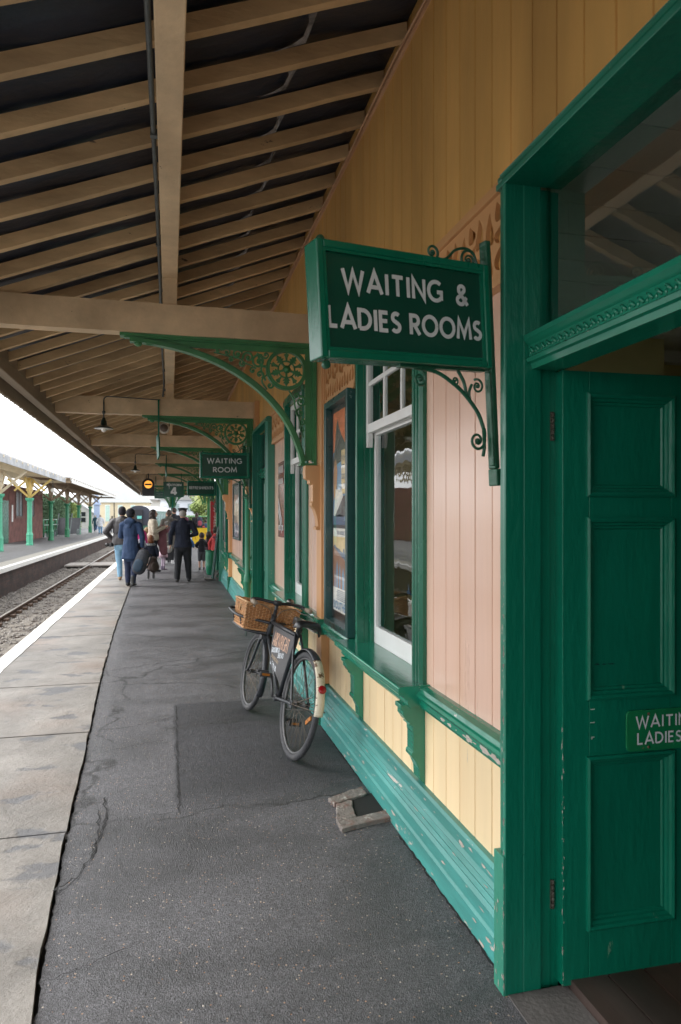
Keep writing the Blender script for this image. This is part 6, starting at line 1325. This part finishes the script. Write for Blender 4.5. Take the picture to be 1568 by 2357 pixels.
person('railway guard in a navy uniform jacket and peaked cap with his back to the camera', (0.281, 15.595), 1.632, -4, feet=((-.13, -.02, 0), (.14, .10, 0)), elb=((-.27, -.04, 1.16), (.32, -.02, 1.16)), hnd=((-.285, .03, .90), (.17, .16, 1.10)), wide=1.10, coat=(.0095, .014, .030), coatlen=.83, flare=1.02, trousers=(.013, .014, .018), legw=1.12, shoes=(.02, .02, .02), hair=(.36, .33, .30), cap=(.014, .013, .018), crough=.9)
person('boy in a black hoodie with red lining and grey shorts', (0.820, 18.342), 1.005, 8, head=1.42, coat=(.012, .014, .020), coatlen=.86, hood=(.012, .014, .02), scarf=(.5, .02, .02), trousers=(.075, .08, .09), short=True, legw=1.1, shoes=(.02, .02, .022), hair=(.030, .018, .014), elb=((-.26, .06, 1.14), (.27, .06, 1.14)), hnd=((-.15, .22, 1.05), (.20, .2, 1.1)))
person('girl with long dark hair in a mottled purple coat beside the boy in shorts', (1.011, 18.638), 1.020, -15, head=1.42, coat=(.13, .07, .10), coatlen=.82, tights=(.34, .22, .32), shoes=(.4, .3, .4), hair=(.030, .020, .018), hstyle='long', turn=35)
person('child in a red padded waistcoat with a maroon hood behind the barrels', (1.132, 17.254), 1.186, -20, head=1.35, coat=(.50, .055, .055), coatlen=.86, puff=1.1, hood=(.17, .035, .05), trousers=(.03, .04, .08), hair=(.035, .022, .016), turn=-30)
person('small child in a blue and red patterned coat half hidden behind the guard', (0.537, 20.629), 0.936, -10, head=1.45, coat=(.02, .08, .20), coatlen=.85, scarf=(.4, .03, .03), trousers=(.02, .025, .05), shoes=(.4, .03, .03), hair=(.04, .03, .02))
person('woman with long brown hair and dark coat beyond the yellow notice board', (1.300, 34.671), 1.612, -5, coat=(.015, .016, .022), coatlen=.6, hair=(.05, .032, .022), hstyle='long', trousers=BLACKC)
person('child in a bright red jacket at the far end of the platform', (1.664, 35.538), 1.083, 10, head=1.35, coat=(.42, .01, .02), coatlen=.85, trousers=NAVY, hair=(.03, .02, .02))
person('child with dark hair behind the child in the red jacket', (1.820, 36.405), 1.257, -10, head=1.25, coat=(.03, .06, .12), trousers=NAVY, hair=(.02, .015, .012))
person('man glimpsed behind the guard in a dark jacket, face turned left', (-0.017, 21.496), 1.586, 60, coat=(.02, .024, .035), trousers=BLACKC, hair=(.25, .2, .17), turn=10)
person('walker in a teal blue coat on the far platform', (-7.55, 75.5), 1.78, -10, feet=((-.1, .1, 0), (.1, -.2, .08)), coat=(.02, .07, .10), coatlen=.72, hood=(.02, .07, .1), trousers=(.02, .05, .11), shoes=(.5, .5, .48), hair=(.5, .42, .32))
person('person in a white coat with a pale backpack on the far platform', (-6.35, 68.0), 1.80, 0, coat=(.62, .64, .68), coatlen=.72, puff=1.1, hood=(.62, .64, .68), trousers=(.12, .25, .4), hair=(.3, .25, .2), wide=1.2)
person('person in an olive hooded coat behind the man in the puffer jacket', (-5.6, 72.0), 1.70, 0, coat=(.11, .105, .09), hood=(.11, .105, .09), beanie=(.11, .105, .09), trousers=BLACKC)
# ---- things they carry
def pack(label, M, c1, c2, w_=.30, h_=.44, d_=.20, cat='backpack', name='backpack', tube_c=None, rot=0):
    t = thing(name, label, cat); t.matrix_world = M
    g = MB(); g.limb((0, 0, d_*.5), (0, 0, h_-d_*.42), w_*.5, w_*.44, d_/w_, (1, 0, 0)); fused('bag_body', g, cloth(c1, .7), t, .012, 3, .015)
    g = MB(); g.limb((0, -d_*.42, h_*.25), (0, -d_*.42, h_*.42), w_*.34, w_*.34, .30, (1, 0, 0)); fused('pocket', g, cloth(c2, .7), t, .010, 3)
    for s in (-1, 1):
        g = MB(); g.tube(curve([(s*w_*.28, d_*.40, h_*.92), (s*w_*.34, d_*.9, h_*.86), (s*w_*.36, d_*.85, h_*.4), (s*w_*.3, d_*.35, h_*.12)], 5), .014, 6); obj('strap', g, cloth(tube_c or c2, .7), t)
    g = MB(); g.tube(curve([(-.04, d_*.1, h_*.97), (0, d_*.1, h_*1.05), (.04, d_*.1, h_*.97)], 5), .009, 6); obj('handle', g, cloth(tube_c or c2, .7), t)
    return t
TM = Matrix.Translation; RZ = lambda a: Matrix.Rotation(R(a), 4, 'Z'); RY = lambda a: Matrix.Rotation(R(a), 4, 'Y'); RX = lambda a: Matrix.Rotation(R(a), 4, 'X')
pack('dark grey and blue backpack dangling from the hand of the person in the blue raincoat', TM((-0.657, 14.884, 0.449)) @ RZ(-20) @ RY(20), (.030, .033, .042), (.014, .035, .062), .31, .46, .20, tube_c=(.015, .016, .02))
t = thing('draped_jacket', 'black jacket hanging from the same hand as the blue backpack', 'jacket', (-0.638, 15.019, 0.524)); g = MB(); g.limb((.02, 0, .50), (.0, 0, .22), .035, .09, .5); g.limb((0, 0, .22), (-.07, 0, .0), .09, .07, .5); fused('cloth_body', g, cloth((.016, .016, .018)), t, .012, 3, .03)
pack('shiny pink and silver backpack on a child beside the woman in cream', TM((-0.709, 17.894, 0.732)) @ RZ(10), (.60, .03, .22), (.42, .42, .48), .36, .50, .22, tube_c=(.6, .03, .25))
pack('small black backpack worn by the woman in the olive parka', TM((0.087, 20.179, 1.097)) @ RZ(10), (.014, .014, .017), (.02, .02, .024), .24, .36, .16)
pack('brown and dark bag standing low beside the red-haired child', TM((-0.325, 15.908, 0.389)) @ RZ(25) @ RY(-15), (.055, .035, .030), (.07, .05, .04), .26, .30, .18, cat='bag', name='shoulder_bag')
pack('dark blue and red rucksack worn by the woman beyond the yellow board', TM((1.439, 34.455, 1.149)), (.03, .035, .06), (.3, .05, .08), .3, .42, .18)
t = thing('white_disc_bag', 'round white purse held by the small girl in pink', 'purse', (-0.026, 18.623, 0.747), R(-20)); g = MB(); g.lathe([(.02, -.02), (.085, -.018), (.095, 0), (.085, .018), (.02, .02)], (0, 0, 0), (0, 1, 0), 24); g.tube(curve([(-.07, 0, .06), (-.05, 0, .2), (.05, 0, .2), (.07, 0, .06)], 5), .005, 6); obj('purse_body', g, cloth((.62, .62, .60), .5), t)
t = thing('camera', 'black camera hanging at the left hip of the man in the puffer jacket', 'camera', (-1.279, 16.219, 0.969), R(70)); g = MB(); g.box(-.06, .06, -.03, .03, -.04, .04); g.box(-.025, .025, -.03, .02, .04, .055); obj('camera_body', g, cloth((.013, .013, .014), .4), t, bevel=.008)
g = MB(); g.lathe([(.034, 0), (.036, .05), (.040, .055), (.040, .10), (.034, .102)], (0, .03, 0), (0, 1, 0), 18); obj('lens', g, cloth((.012, .012, .012), .3), t); g = MB(); g.tube(curve([(.06, 0, .03), (.0, -.12, .25), (-.0, -.30, .47)], 6), .008, 6); obj('strap', g, cloth((.013, .013, .014), .41), t)
t = thing('paper_cup', 'white cup held by the woman in the cream jacket', 'cup', (-0.088, 18.208, 1.362)); g = MB(); g.lathe([(.026, 0), (.036, .10), (.038, .10), (.038, .112), (.02, .118)], n=18); obj('cup_body', g, cloth((.7, .7, .68), .4), t)
t = thing('folded_coat', 'dusky pink coat draped over the arm of the woman in cream', 'coat', (-0.177, 18.156, 0.805)); g = MB(); g.limb((.0, 0, .50), (-.02, 0, .15), .09, .13, .5); g.limb((.0, 0, .50), (.15, 0, .42), .06, .045, .6); g.limb((.15, 0, .42), (.18, 0, .52), .045, .03); g.limb((-.02, 0, .2), (.03, 0, -.1), .12, .10, .5); fused('cloth_body', g, cloth((.19, .075, .09)), t, .012, 3, .03)
person('child in a pale pink coat walking between the red-haired child and the woman in cream', (-.62, 19.9), 1.10, 5, head=1.42, coat=(.55, .22, .32), coatlen=.8, tights=(.3, .28, .35), shoes=(.3, .05, .1), hair=(.28, .17, .08), hstyle='long')
person('adult in a black coat behind the olive parka', (.16, 25.5), 1.72, 20, coat=(.012, .013, .018), coatlen=.7, trousers=BLACKC, hair=(.06, .04, .03))
person('adult in a plum jacket far along the platform beyond the guard', (.55, 31.0), 1.66, -15, coat=(.10, .02, .05), coatlen=.8, trousers=NAVY, hair=(.10, .06, .03), hstyle='bob')
# ================================================================ ACROSS THE TRACK AND BEYOND
FG = mat('far_column_green', (.085, .44, .27), .4, .12, 4, dirt=.2, dirtcol=(.08, .2, .12)); FG2 = mat('far_column_dark_green', (.03, .21, .10), .4, .12, 4)
CRM = mat('far_cream_timber', (.80, .70, .52), .6, .12, 3); YEL = mat('far_yellow_timber', (.82, .62, .22), .6, .12, 3); GREYB = mat('far_valance_grey', (.42, .43, .44), .7, .35, 1.2, bump=.2, chips=.4, chipcol=(.65, .6, .42), chscale=2)
FR = mat('far_roof_cover', (.6, .6, .6), .7, .15, 1)
FWH = mat('far_white_board', (.74, .74, .71), .6, .06, 2)
def far_canopy(label, y0, y1, xe, xw, ze, cols, valm, colm, brm, under):
    t = thing('island_canopy', label, 'canopy', (-7.8, (y0+y1)/2, 0), 0, 'canopies on the far platform')
    g = MB(); g.prism([(xe, ze+.30), (xe, ze+.38), (xw, ze+.75), (xw, ze+.67)], (0, (y0+y1)/2, 0), (1, 0, 0), (0, 0, 1), y1-y0); obj('roof', g, FR, t, True)
    g = MB(); n_ = int((y1-y0)/1.2)
    for i in range(n_+1): y = y0+.1+(y1-y0-.2)*i/n_; g.bar((xe+.05, y, ze+.25), (xw, y, ze+.60), .07, .11)
    obj('rafters', g, under, t, True)['kind'] = 'stuff'
    g = MB(); g.box(xe-.02, xe+.02, y0, y1, ze, ze+.30); obj('valance', g, valm, t, True)
    g = MB(); g.box(xe-.10, xe-.02, y0, y1, ze+.31, ze+.40); obj('gutter', g, FWH, t, True)
    g = MB(); g.prism([(xe+.02, ze+.292), (xw, ze+.66), (xw, ze+.668), (xe+.02, ze+.299)], (0, (y0+y1)/2, 0), (1, 0, 0), (0, 0, 1), y1-y0-.1); obj('soffit_boards', g, under, t, True)
    g = MB(); g.box(-8.1, -7.95, y0, y1, ze-.12, ze+.15); g.box(-8.0, xe+.02, y0, y0+.12, ze-.02, ze+.14); g.box(-8.0, xe+.02, y1-.12, y1, ze-.02, ze+.14); obj('bearer', g, brm[0], t, True)
    for i, (cx, cy) in enumerate(cols):
        cm_ = colm[min(i, len(colm)-1)]; bm_ = brm[min(i, len(brm)-1)]
        g = MB(); zt = 2.68; g.lathe([(.19, 0), (.19, .10), (.175, .12), (.175, .55), (.185, .57), (.185, .60), (.15, .70), (.135, .78), (.145, .80), (.135, .82), (.125, zt-.42), (.15, zt-.40), (.15, zt-.36), (.13, zt-.33), (.14, zt-.20), (.21, zt-.12), (.23, zt-.08), (.23, zt)], (cx, cy, 0), n=8, smooth=False)
        c = obj('column', g, cm_, t, True)
        b = MB(); b.box(cx-.09, cx+.09, cy-.09, cy+.09, zt, ze+.05)
        for dx, dy in ((1, 0), (-1, 0), (0, 1), (0, -1)):
            L = 1.15; b.bar((cx+dx*.08, cy+dy*.08, zt+.08), (cx+dx*L, cy+dy*L, ze-.02), .10, .11)
            b.bar((cx+dx*.10, cy+dy*.10, ze-.02), (cx+dx*.80, cy+dy*.80, zt+.40), .08, .10) if L else None
        obj('cross_braces', b, bm_, c, True)
    return t
DKT = mat('far_brown_timber', (.30, .22, .14), .7, .15, 3)
far_canopy('cream and yellow braced timber canopy on green columns at the left of the far platform', 20, 46.5, -6.45, -10.5, 3.78, [(-7.7, 27.2), (-7.7, 34.7), (-7.7, 41.8)], GREYB, [FG], [CRM, CRM, YEL], CRM)
far_canopy('farther canopy with white edge board and dark green columns on the far platform', 46.7, 84, -6.15, -10.5, 3.80, [(-7.85, 49.9), (-7.95, 58.2), (-8.1, 66.6), (-7.95, 74.5)], FWH, [FG2], [DKT], DKT)
for (x, y, l) in ((-7.0, 45.2, 'white globe bulb hanging under the far canopy'),):
    t = thing('globe_lamp', l, 'lamp', (x, y, 3.25)); g = MB(); g.ell((0, 0, 0), .12, .12, .14); obj('globe', g, BULB, t); g = MB(); g.tube([(0, 0, .12), (0, 0, .55)], .02, 6); obj('rod', g, COND, t)
# brick building under the far canopy
RB_ = brick('far_red_brick', (.21, .075, .06), (.16, .06, .05), (.13, .08, .07)); DK = mat('far_dark_window', (.02, .025, .025), .15, .2, 2); STN = mat('far_stone', (.14, .085, .07), .8, .1)
t = thing('brick_building', 'low red brick station building under the far canopy', 'building', (-11.6, 50, 0)); g = MB(); g.box(-15, -9.6, 44, 57.2, 0, 3.6); obj('wall', g, RB_, t, True)
for y0, y1, z0, z1 in ((47.6, 49.6, 1.65, 3.2), (52.2, 53.6, 1.65, 3.2)):
    w_ = MB(); w_.box(-9.62, -9.55, y0-.15, y1+.15, z0-.15, z0); w_.box(-9.62, -9.56, y0-.12, y0, z0, z1); w_.box(-9.62, -9.56, y1, y1+.12, z0, z1); w_.box(-9.62, -9.55, y0-.15, y1+.15, z1, z1+.15); w_.box(-9.61, -9.57, (y0+y1)/2-.04, (y0+y1)/2+.04, z0, z1); wo = obj('window', w_, STN, t, True)
    g = MB(); g.box(-9.605, -9.59, y0, y1, z0, z1); obj('pane', g, DK, wo, True)
g = MB(); g.box(-9.62, -9.55, 43.8, 45.4, 0, 2.6); obj('door', g, G_DARK, t, True)
t = thing('paper_notice', 'white paper notice on the red brick wall of the far building', 'notice', (-9.585, 46.6, 1.3)); g = MB(); g.box(-.01, .01, -.18, .18, 0, 1.05); obj('sheet', g, FWH, t, bevel=.002)
# railings, warning board, barrows, hedge
t = thing('railing', 'green platform railing with white rails behind the far columns', 'railing', (-9.6, 62, 0)); W2 = mat('railing_pale', (.45, .55, .5), .5)
ya = [57.6+i*1.6 for i in range(12)]
for y in ya:
    g = MB(); g.tube([(-9.6, y, 0), (-9.6, y, 1.42)], .05, 8); obj('post', g, FG2, t, True)
for z in (.5, .95, 1.38):
    g = MB(); g.tube([(-9.6, ya[0], z), (-9.6, ya[-1], z)], .035, 6); obj('rail', g, W2 if z > .6 else FG2, t, True)
t = thing('red_buffer_board', 'red life-belt like board on the far railing', 'board', (-9.45, 60.3, .7)); g = MB(); g.prism([(-.2, 0), (.2, 0), (.12, .25), (.12, .45), (.25, .6), (.25, .75), (-.25, .75), (-.25, .6), (-.12, .45), (-.12, .25)], (0, 0, 0), (.35, .94, 0), (0, 0, 1), .06); obj('board', g, mat('signal_red', (.65, .05, .02), .5), t)
for i, (x, y) in enumerate(((-8.6, 60.5), (-8.35, 64.5))):
    t = thing('luggage_barrow', ('grey flat luggage barrow stood on end beside the second dark column', 'grey luggage barrow stood on end beside the third dark column')[i], 'barrow', (x, y, 0), R(-20), 'barrows stood on end on the far platform'); GB = mat('barrow_grey', (.12, .125, .14), .7, .2, 3); BI = mat('barrow_iron', (.16, .2, .2), .5)
    M = RX(0)
    g = MB(); g.prism([(-.55, .12), (.55, .12), (.55, 1.55), (-.55, 1.55)], (0, .1, 0), (1, 0, 0), (0, .22, .98), .05); obj('deck', g, GB, t)
    for s in (-1, 1):
        g = MB(); g.bar((s*.58, .0, .05), (s*.58, .45, 1.9), .06, .06); obj('shaft', g, BI, t)
        g = MB(); g.ring((s*.62, -.22, .28), (1, 0, 0), .25, .03, 24, 6)
        for k in range(4): g.tube([(s*.62, -.22-.25*math.cos(k*.785), .28-.25*math.sin(k*.785)), (s*.62, -.22+.25*math.cos(k*.785), .28+.25*math.sin(k*.785))], .015, 5)
        obj('wheel', g, BI, t)
BARK = mat('bark', (.08, .06, .045), .9, .3, 6, bump=.6)
def leafy(name, label, cat, loc, dims, n, size, m, seed, core=None, shape='box', trunk=None, kind=None, group=None):
    t = thing(name, label, cat, loc, 0, group); q = random.Random(seed); g = MB()
    blobs = [(q.uniform(-1, 1), q.uniform(-1, 1), q.uniform(-.8, 1), q.uniform(.16, .34)) for _ in range(26)]
    for _ in range(n):
        if shape == 'box':
            f_ = q.choice((0, 0, 1, 2)); p = [q.uniform(-1, 1), q.uniform(-1, 1), q.uniform(-1, 1)]
            if f_ == 0: p[0] = 1-abs(q.gauss(0, .12))
            elif f_ == 1: p[2] = 1-abs(q.gauss(0, .06))
            else: p[1] = -1+abs(q.gauss(0, .05))
            b = 1+.06*math.sin(p[1]*9)+.03*q.gauss(0, 1); p = [p[0]*b, p[1], p[2]*(1+.04*math.sin(p[1]*14))]
        else:
            b = q.choice(blobs); v = Vector((q.gauss(0, 1), q.gauss(0, 1), q.gauss(0, 1))).normalized()*b[3]*q.uniform(.7, 1.1); c_ = Vector(b[:3]); c_ = c_*(.75/max(1, c_.length)); p = c_+v
        c = Vector((p[0]*dims[0]/2, p[1]*dims[1]/2, dims[2]/2+p[2]*dims[2]/2 if shape == 'box' else dims[2]*.62+p[2]*dims[2]*.38))
        a = Vector((q.gauss(0, 1), q.gauss(0, 1), q.gauss(0, 1))).normalized(); b_ = a.orthogonal().normalized(); s = size*q.uniform(.6, 1.3)
        g.add([c-a*s, c+b_*s*.45, c+a*s, c-b_*s*.45], [(0, 1, 2, 3)])
    obj('foliage' if not trunk else 'crown', g, m, t)
    if core: c2 = MB(); c2.box(-dims[0]/2*.8, dims[0]/2*.8, -dims[1]/2*.98, dims[1]/2*.98, 0, dims[2]*.93); obj('stems', c2, core, t)
    if trunk:
        g = MB(); g.tube([(0, 0, 0), (.05, 0, dims[2]*.3), (0, .05, dims[2]*.6)], [trunk, trunk*.7, trunk*.35], 8)
        for k in range(7): a = k*.9; g.tube([(0, 0, dims[2]*(.28+.04*k)), (dims[0]*.28*math.cos(a), dims[1]*.28*math.sin(a), dims[2]*(.55+.05*k))], [trunk*.4, trunk*.12], 6)
        obj('trunk', g, mat('bark', (.08, .06, .045), .9, .3, 6, bump=.6), t)
    return t
HG = mat('hedge_green', (.085, .16, .075), .6, .5, 2.5, bump=0); HG2 = mat('shrub_light_green', (.16, .22, .05), .6, .4, 2, bump=0); CORE = mat('hedge_inside', (.012, .02, .01), .9)
leafy('hedge', 'dense dark green clipped hedge behind the far platform railing', 'hedge', (-13.2, 74, -.1), (2.5, 34, 4.0), 15000, .16, HG, 2, CORE)
leafy('shrub', 'lighter bushy shrub at the end of the clipped hedge', 'shrub', (-13.0, 93, -.1), (3, 6, 3.4), 3000, .17, HG2, 5, CORE)
# shed, pillar, cream building
t = thing('shed', 'pale grey gabled shed beyond the far canopy', 'shed', (-12.3, 104, 0)); g = MB(); g.box(-15, -10.6, 102, 107, -1, 2.3); g.prism([(-15, 2.3), (-10.6, 2.3), (-12.8, 3.9)], (0, 104.5, 0), (1, 0, 0), (0, 0, 1), 5); obj('wall', g, mat('shed_grey', (.42, .42, .38), .8), t, True)
g = MB(); g.bar((-12.9, 101.8, 3.98), (-10.3, 101.8, 2.08), .1, .12, (0, 1, 0)); g.prism([(-12.9, 3.93), (-10.3, 2.05), (-10.3, 2.17), (-12.9, 4.05)], (0, 104.5, 0), (1, 0, 0), (0, 0, 1), 5.6); obj('roof', g, GREYB, t, True)
g = MB(); g.box(-12.1, -11.5, 101.9, 101.99, .9, 1.5); g.box(-12.1, -11.5, 101.9, 101.99, 1.7, 2.3); obj('window', g, DK, t, True)
t = thing('blue_pillar', 'pale blue square pillar with a pointed cap behind the far platform', 'pillar', (-9.4, 96, 0)); g = MB(); g.box(-.35, .35, -.35, .35, -1, 3.2); g.box(-.48, .48, -.48, .48, 3.2, 3.4); g.add([(-.4, -.4, 3.4), (.4, -.4, 3.4), (.4, .4, 3.4), (-.4, .4, 3.4), (0, 0, 5.2)], [(0, 1, 4), (1, 2, 4), (2, 3, 4), (3, 0, 4)]); obj('shaft', g, mat('pale_blue_paint', (.34, .42, .58), .5), t)
CB = mat('cream_render', (.70, .60, .42), .8, .05, 1); BG = mat('pale_window_green', (.45, .62, .55), .4)
t = thing('cream_building', 'long low cream building with tall pale windows beyond the tracks', 'building', (-10, 125, 0)); g = MB(); g.box(-16, -3.5, 124, 134, -1, 4.1); obj('wall', g, CB, t, True); g = MB(); g.box(-16.3, -3.2, 123.6, 134.3, 4.1, 4.35); g.prism([(-16.3, 4.35), (-3.2, 4.35), (-5, 6.2), (-14, 6.2)], (0, 129, 0), (1, 0, 0), (0, 0, 1), 10.7); obj('roof', g, mat('pale_lead_roof', (.62, .63, .62), .6, .05, 1), t, True)
for x in (-12.4, -10.4, -8.3, -6.2): 
    w_ = MB(); w_.box(x-.42, x+.42, 123.92, 123.99, .8, 3.7); wo = obj('window', w_, FWH, t, True); g = MB(); g.box(x-.3, x+.3, 123.86, 123.918, .9, 3.6); obj('pane', g, BG, wo, True)
g = MB(); g.tube([(-9.3, 123.8, -1), (-9.3, 123.8, 5.2)], .07, 6); obj('drainpipe', g, DK, t, True)
# train standing ahead, curving to the right
DGR = mat('carriage_end_black', (.035, .038, .055), .5, .2, 1); CGR = mat('carriage_green', (.09, .20, .15), .3, .1, 1); MAR = mat('carriage_maroon', (.30, .02, .06), .3, .1, 1); ROOFW = mat('carriage_pale_roof', (.66, .66, .66), .5, .05, 1); GLS = mat('carriage_glass', (.25, .32, .32), .1)
def coach(label, M, m, L=19, mend=None):
    t = thing('railway_carriage', label, 'carriage'); t.matrix_world = M; t['group'] = 'carriages of the train standing at the platform end'
    w_ = 1.38; pts = [(-w_, -.2), (-w_, 2.45)]+[(-w_*math.cos(R(a)), 2.45+.70*math.sin(R(a))) for a in range(15, 180, 15)]+[(w_, 2.45), (w_, -.2)]
    g = MB(); g.prism([(-w_, -.1), (-w_, 2.45), (w_, 2.45), (w_, -.1)], (0, L/2, 0), (1, 0, 0), (0, 0, 1), L); b = obj('carriage_body', g, m, t)
    g = MB(); g.prism([(-w_-.03, 2.44)]+[(-(w_+.03)*math.cos(R(a)), 2.45+.72*math.sin(R(a))) for a in range(15, 180, 15)]+[(w_+.03, 2.44)], (0, L/2+.05, 0), (1, 0, 0), (0, 0, 1), L-.1); obj('roof', g, ROOFW, t)
    g = MB(); g.prism([(-w_-.01, .45), (-w_-.01, 2.45)]+[(-(w_+.01)*math.cos(R(a)), 2.45+.70*math.sin(R(a))) for a in range(15, 180, 15)]+[(w_+.01, 2.45), (w_+.01, .45)], (0, -.03, 0), (1, 0, 0), (0, 0, 1), .12); e = obj('end_wall', g, DGR, t)
    g = MB(); g.box(-.5, .5, -.55, -.09, .3, 2.6); obj('gangway', g, cloth((.03, .03, .035)), e); g = MB(); g.box(-.15, .45, -.60, -.552, 1.35, 1.75); obj('end_notice', g, mat('teal_notice', (.15, .5, .45), .5), e)
    g = MB(); g.box(-w_, w_, -.1, L, -.75, -.15); obj('underframe', g, mat('pale_underframe', (.50, .47, .43), .8, .1, 1), t)
    for k in range(9):
        for s in (-1, 1):
            g = MB(); y = 1.2+k*(L-2.4)/8; g.box(s*(w_+.001)-.012, s*(w_+.001)+.012, y-.45, y+.45, 1.0, 2.1); obj('window', g, GLS, t)
    return t
x, y, a = -4.05, 97.0, -9
for i, (lb, m) in enumerate((('green railway carriage with a dark rounded end facing the camera', CGR), ('second railway carriage, green with white roof', CGR), ('maroon railway carriage farther round the curve', MAR), ('last maroon carriage of the curving train', MAR))):
    coach(lb, TM((x, y, 0)) @ RZ(a), m); x -= math.sin(R(a))*19.6; y += math.cos(R(a))*19.6; a -= 7
# goods shed roof, white buildings, palm and greenery at the right
t = thing('goods_shed', 'large building with a long grey roof and skylights behind the train', 'building', (-4, 190, 0)); g = MB(); g.box(-22, 12, 184, 204, -1, 6.0); obj('wall', g, FWH, t, True); g = MB(); g.add([(-24, 182, 5.9), (15, 182, 5.9), (15, 194, 10.2), (-17, 194, 10.2), (-24, 182, 6.2), (15, 182, 6.2), (15, 194, 10.5), (-17, 194, 10.5)], [(0, 1, 2, 3), (7, 6, 5, 4), (0, 4, 5, 1), (1, 5, 6, 2), (2, 6, 7, 3), (3, 7, 4, 0)]); obj('roof', g, mat('weathered_grey_roof', (.30, .30, .29), .8, .1, .3), t, True)
for k in range(8):
    g = MB(); x = -16+k*3.7; g.add([(x, 185, 7.29), (x+1.3, 185, 7.29), (x+1.3, 190, 9.08), (x, 190, 9.08)], [(0, 1, 2, 3)]); obj('skylight', g, FWH, t, True)
t = thing('white_building', 'pale two storey building at the far end of the platform', 'building', (6, 120, 0)); g = MB(); g.box(-1.5, 9, 116, 126, -1, 4.4); g.box(9, 18, 118, 128, -1, 6.5); obj('wall', g, mat('pale_render', (.60, .62, .66), .8, .05, 1), t, True); g = MB(); g.prism([(-2, 4.4), (9.5, 4.4), (8, 6.2), (0, 6.2)], (0, 121, 0), (1, 0, 0), (0, 0, 1), 11); obj('roof', g, mat('weathered_grey_roof', (.3, .3, .29)), t, True)
for x in (1.0, 3.4, 5.8, 8.0):
    for z in (.6, 2.6):
        g = MB(); g.box(x-.5, x+.5, 115.9, 115.99, z, z+1.2); obj('window', g, GLS, t, True)
def palm(loc, h, label, seed):
    q = random.Random(seed); t = thing('palm_tree', label, 'palm tree', loc, 0); g = MB(); g.tube([(0, 0, 0), (.1, 0, h*.5), (.05, 0, h*.8)], [.24, .17, .14], 10); obj('trunk', g, MATS['bark'], t)
    g = MB()
    for c in range(3):
        ox, oy, oz = q.uniform(-.7, .7), q.uniform(-.7, .7), h*(.74+.12*c)
        for _ in range(110):
            v = Vector((q.gauss(0, 1), q.gauss(0, 1), q.gauss(.35, .8))).normalized(); L_ = q.uniform(.9, 1.5); s = v.orthogonal().normalized()*.045; o = Vector((ox, oy, oz)); m1 = o+v*L_*.55; m2 = o+v*L_+Vector((0, 0, -.35))
            g.add([o-s*.4, o+s*.4, m1+s, m2, m1-s], [(0, 1, 2, 3, 4)])
    obj('crown', g, mat('palm_green', (.26, .30, .07), .6, .3, 2, bump=0), t)
palm((3.9, 72, -.3), 5.2, 'shaggy yellow green palm beyond the end of the canopy', 3)
leafy('shrub', 'bright green bush behind the palm at the platform end', 'shrub', (4.6, 78, -.5), (5, 4, 5.4), 3500, .16, HG2, 8, None, 'ball', .15)
leafy('hedge', 'low green hedge at the right end of the platform', 'hedge', (3.6, 62, .2), (5, 1.2, 1.5), 2500, .10, HG2, 12, CORE)
t = thing('fence', 'thin green railing across the right end of the platform', 'fence', (3.2, 52, 0))
for x in (1.0, 2.2, 3.4, 4.6, 5.8):
    g = MB(); g.tube([(x, 52, .2), (x, 52, 1.7)], .03, 6); obj('post', g, FG2, t, True)
for z in (.5, 1.1, 1.65):
    g = MB(); g.tube([(.4, 52, z), (6.4, 52, z)], .022, 6); obj('rail', g, FG2, t, True)
t = thing('litter_bag', 'crumpled blue plastic sheet on the ballast at the left edge', 'bag', (-4.88, 20.3, -.90)); g = MB(); g.limb((0, 0, 0), (.05, .2, .32), .14, .06, .6); g.limb((-.1, .1, .0), (.1, .3, .1), .1, .08, .6); fused('sheet', g, mat('blue_plastic', (.02, .16, .45), .3, .2, 10), t, .02, 1, .08)
# side and end screens of the near canopy beyond the building
g = MB(); boards(g, YEND, CEND, 3.0, 4.3, X=1.20, opens=[]); o = obj('side_boarding', g, OCHRE, cn, True); sf = o.modifiers.new('s', 'SOLIDIFY'); sf.thickness = .02; sf.offset = -1
g = MB(); y = -1.62
while y < 1.2:
    g.prism([(y, 3.3), (y, 2.86), (y+.045, 2.83), (y+.088, 2.86), (y+.088, 3.3)], (0, CEND+.02, 0), (1, 0, 0), (0, 0, 1), .02); y += .092
obj('end_valance', g, EAVES, cn, True)
g = MB(); g.box(1.125, 1.2, YEND+.02, CEND, 2.80, 2.99); obj('side_beam', g, TIMBER, cn, True)
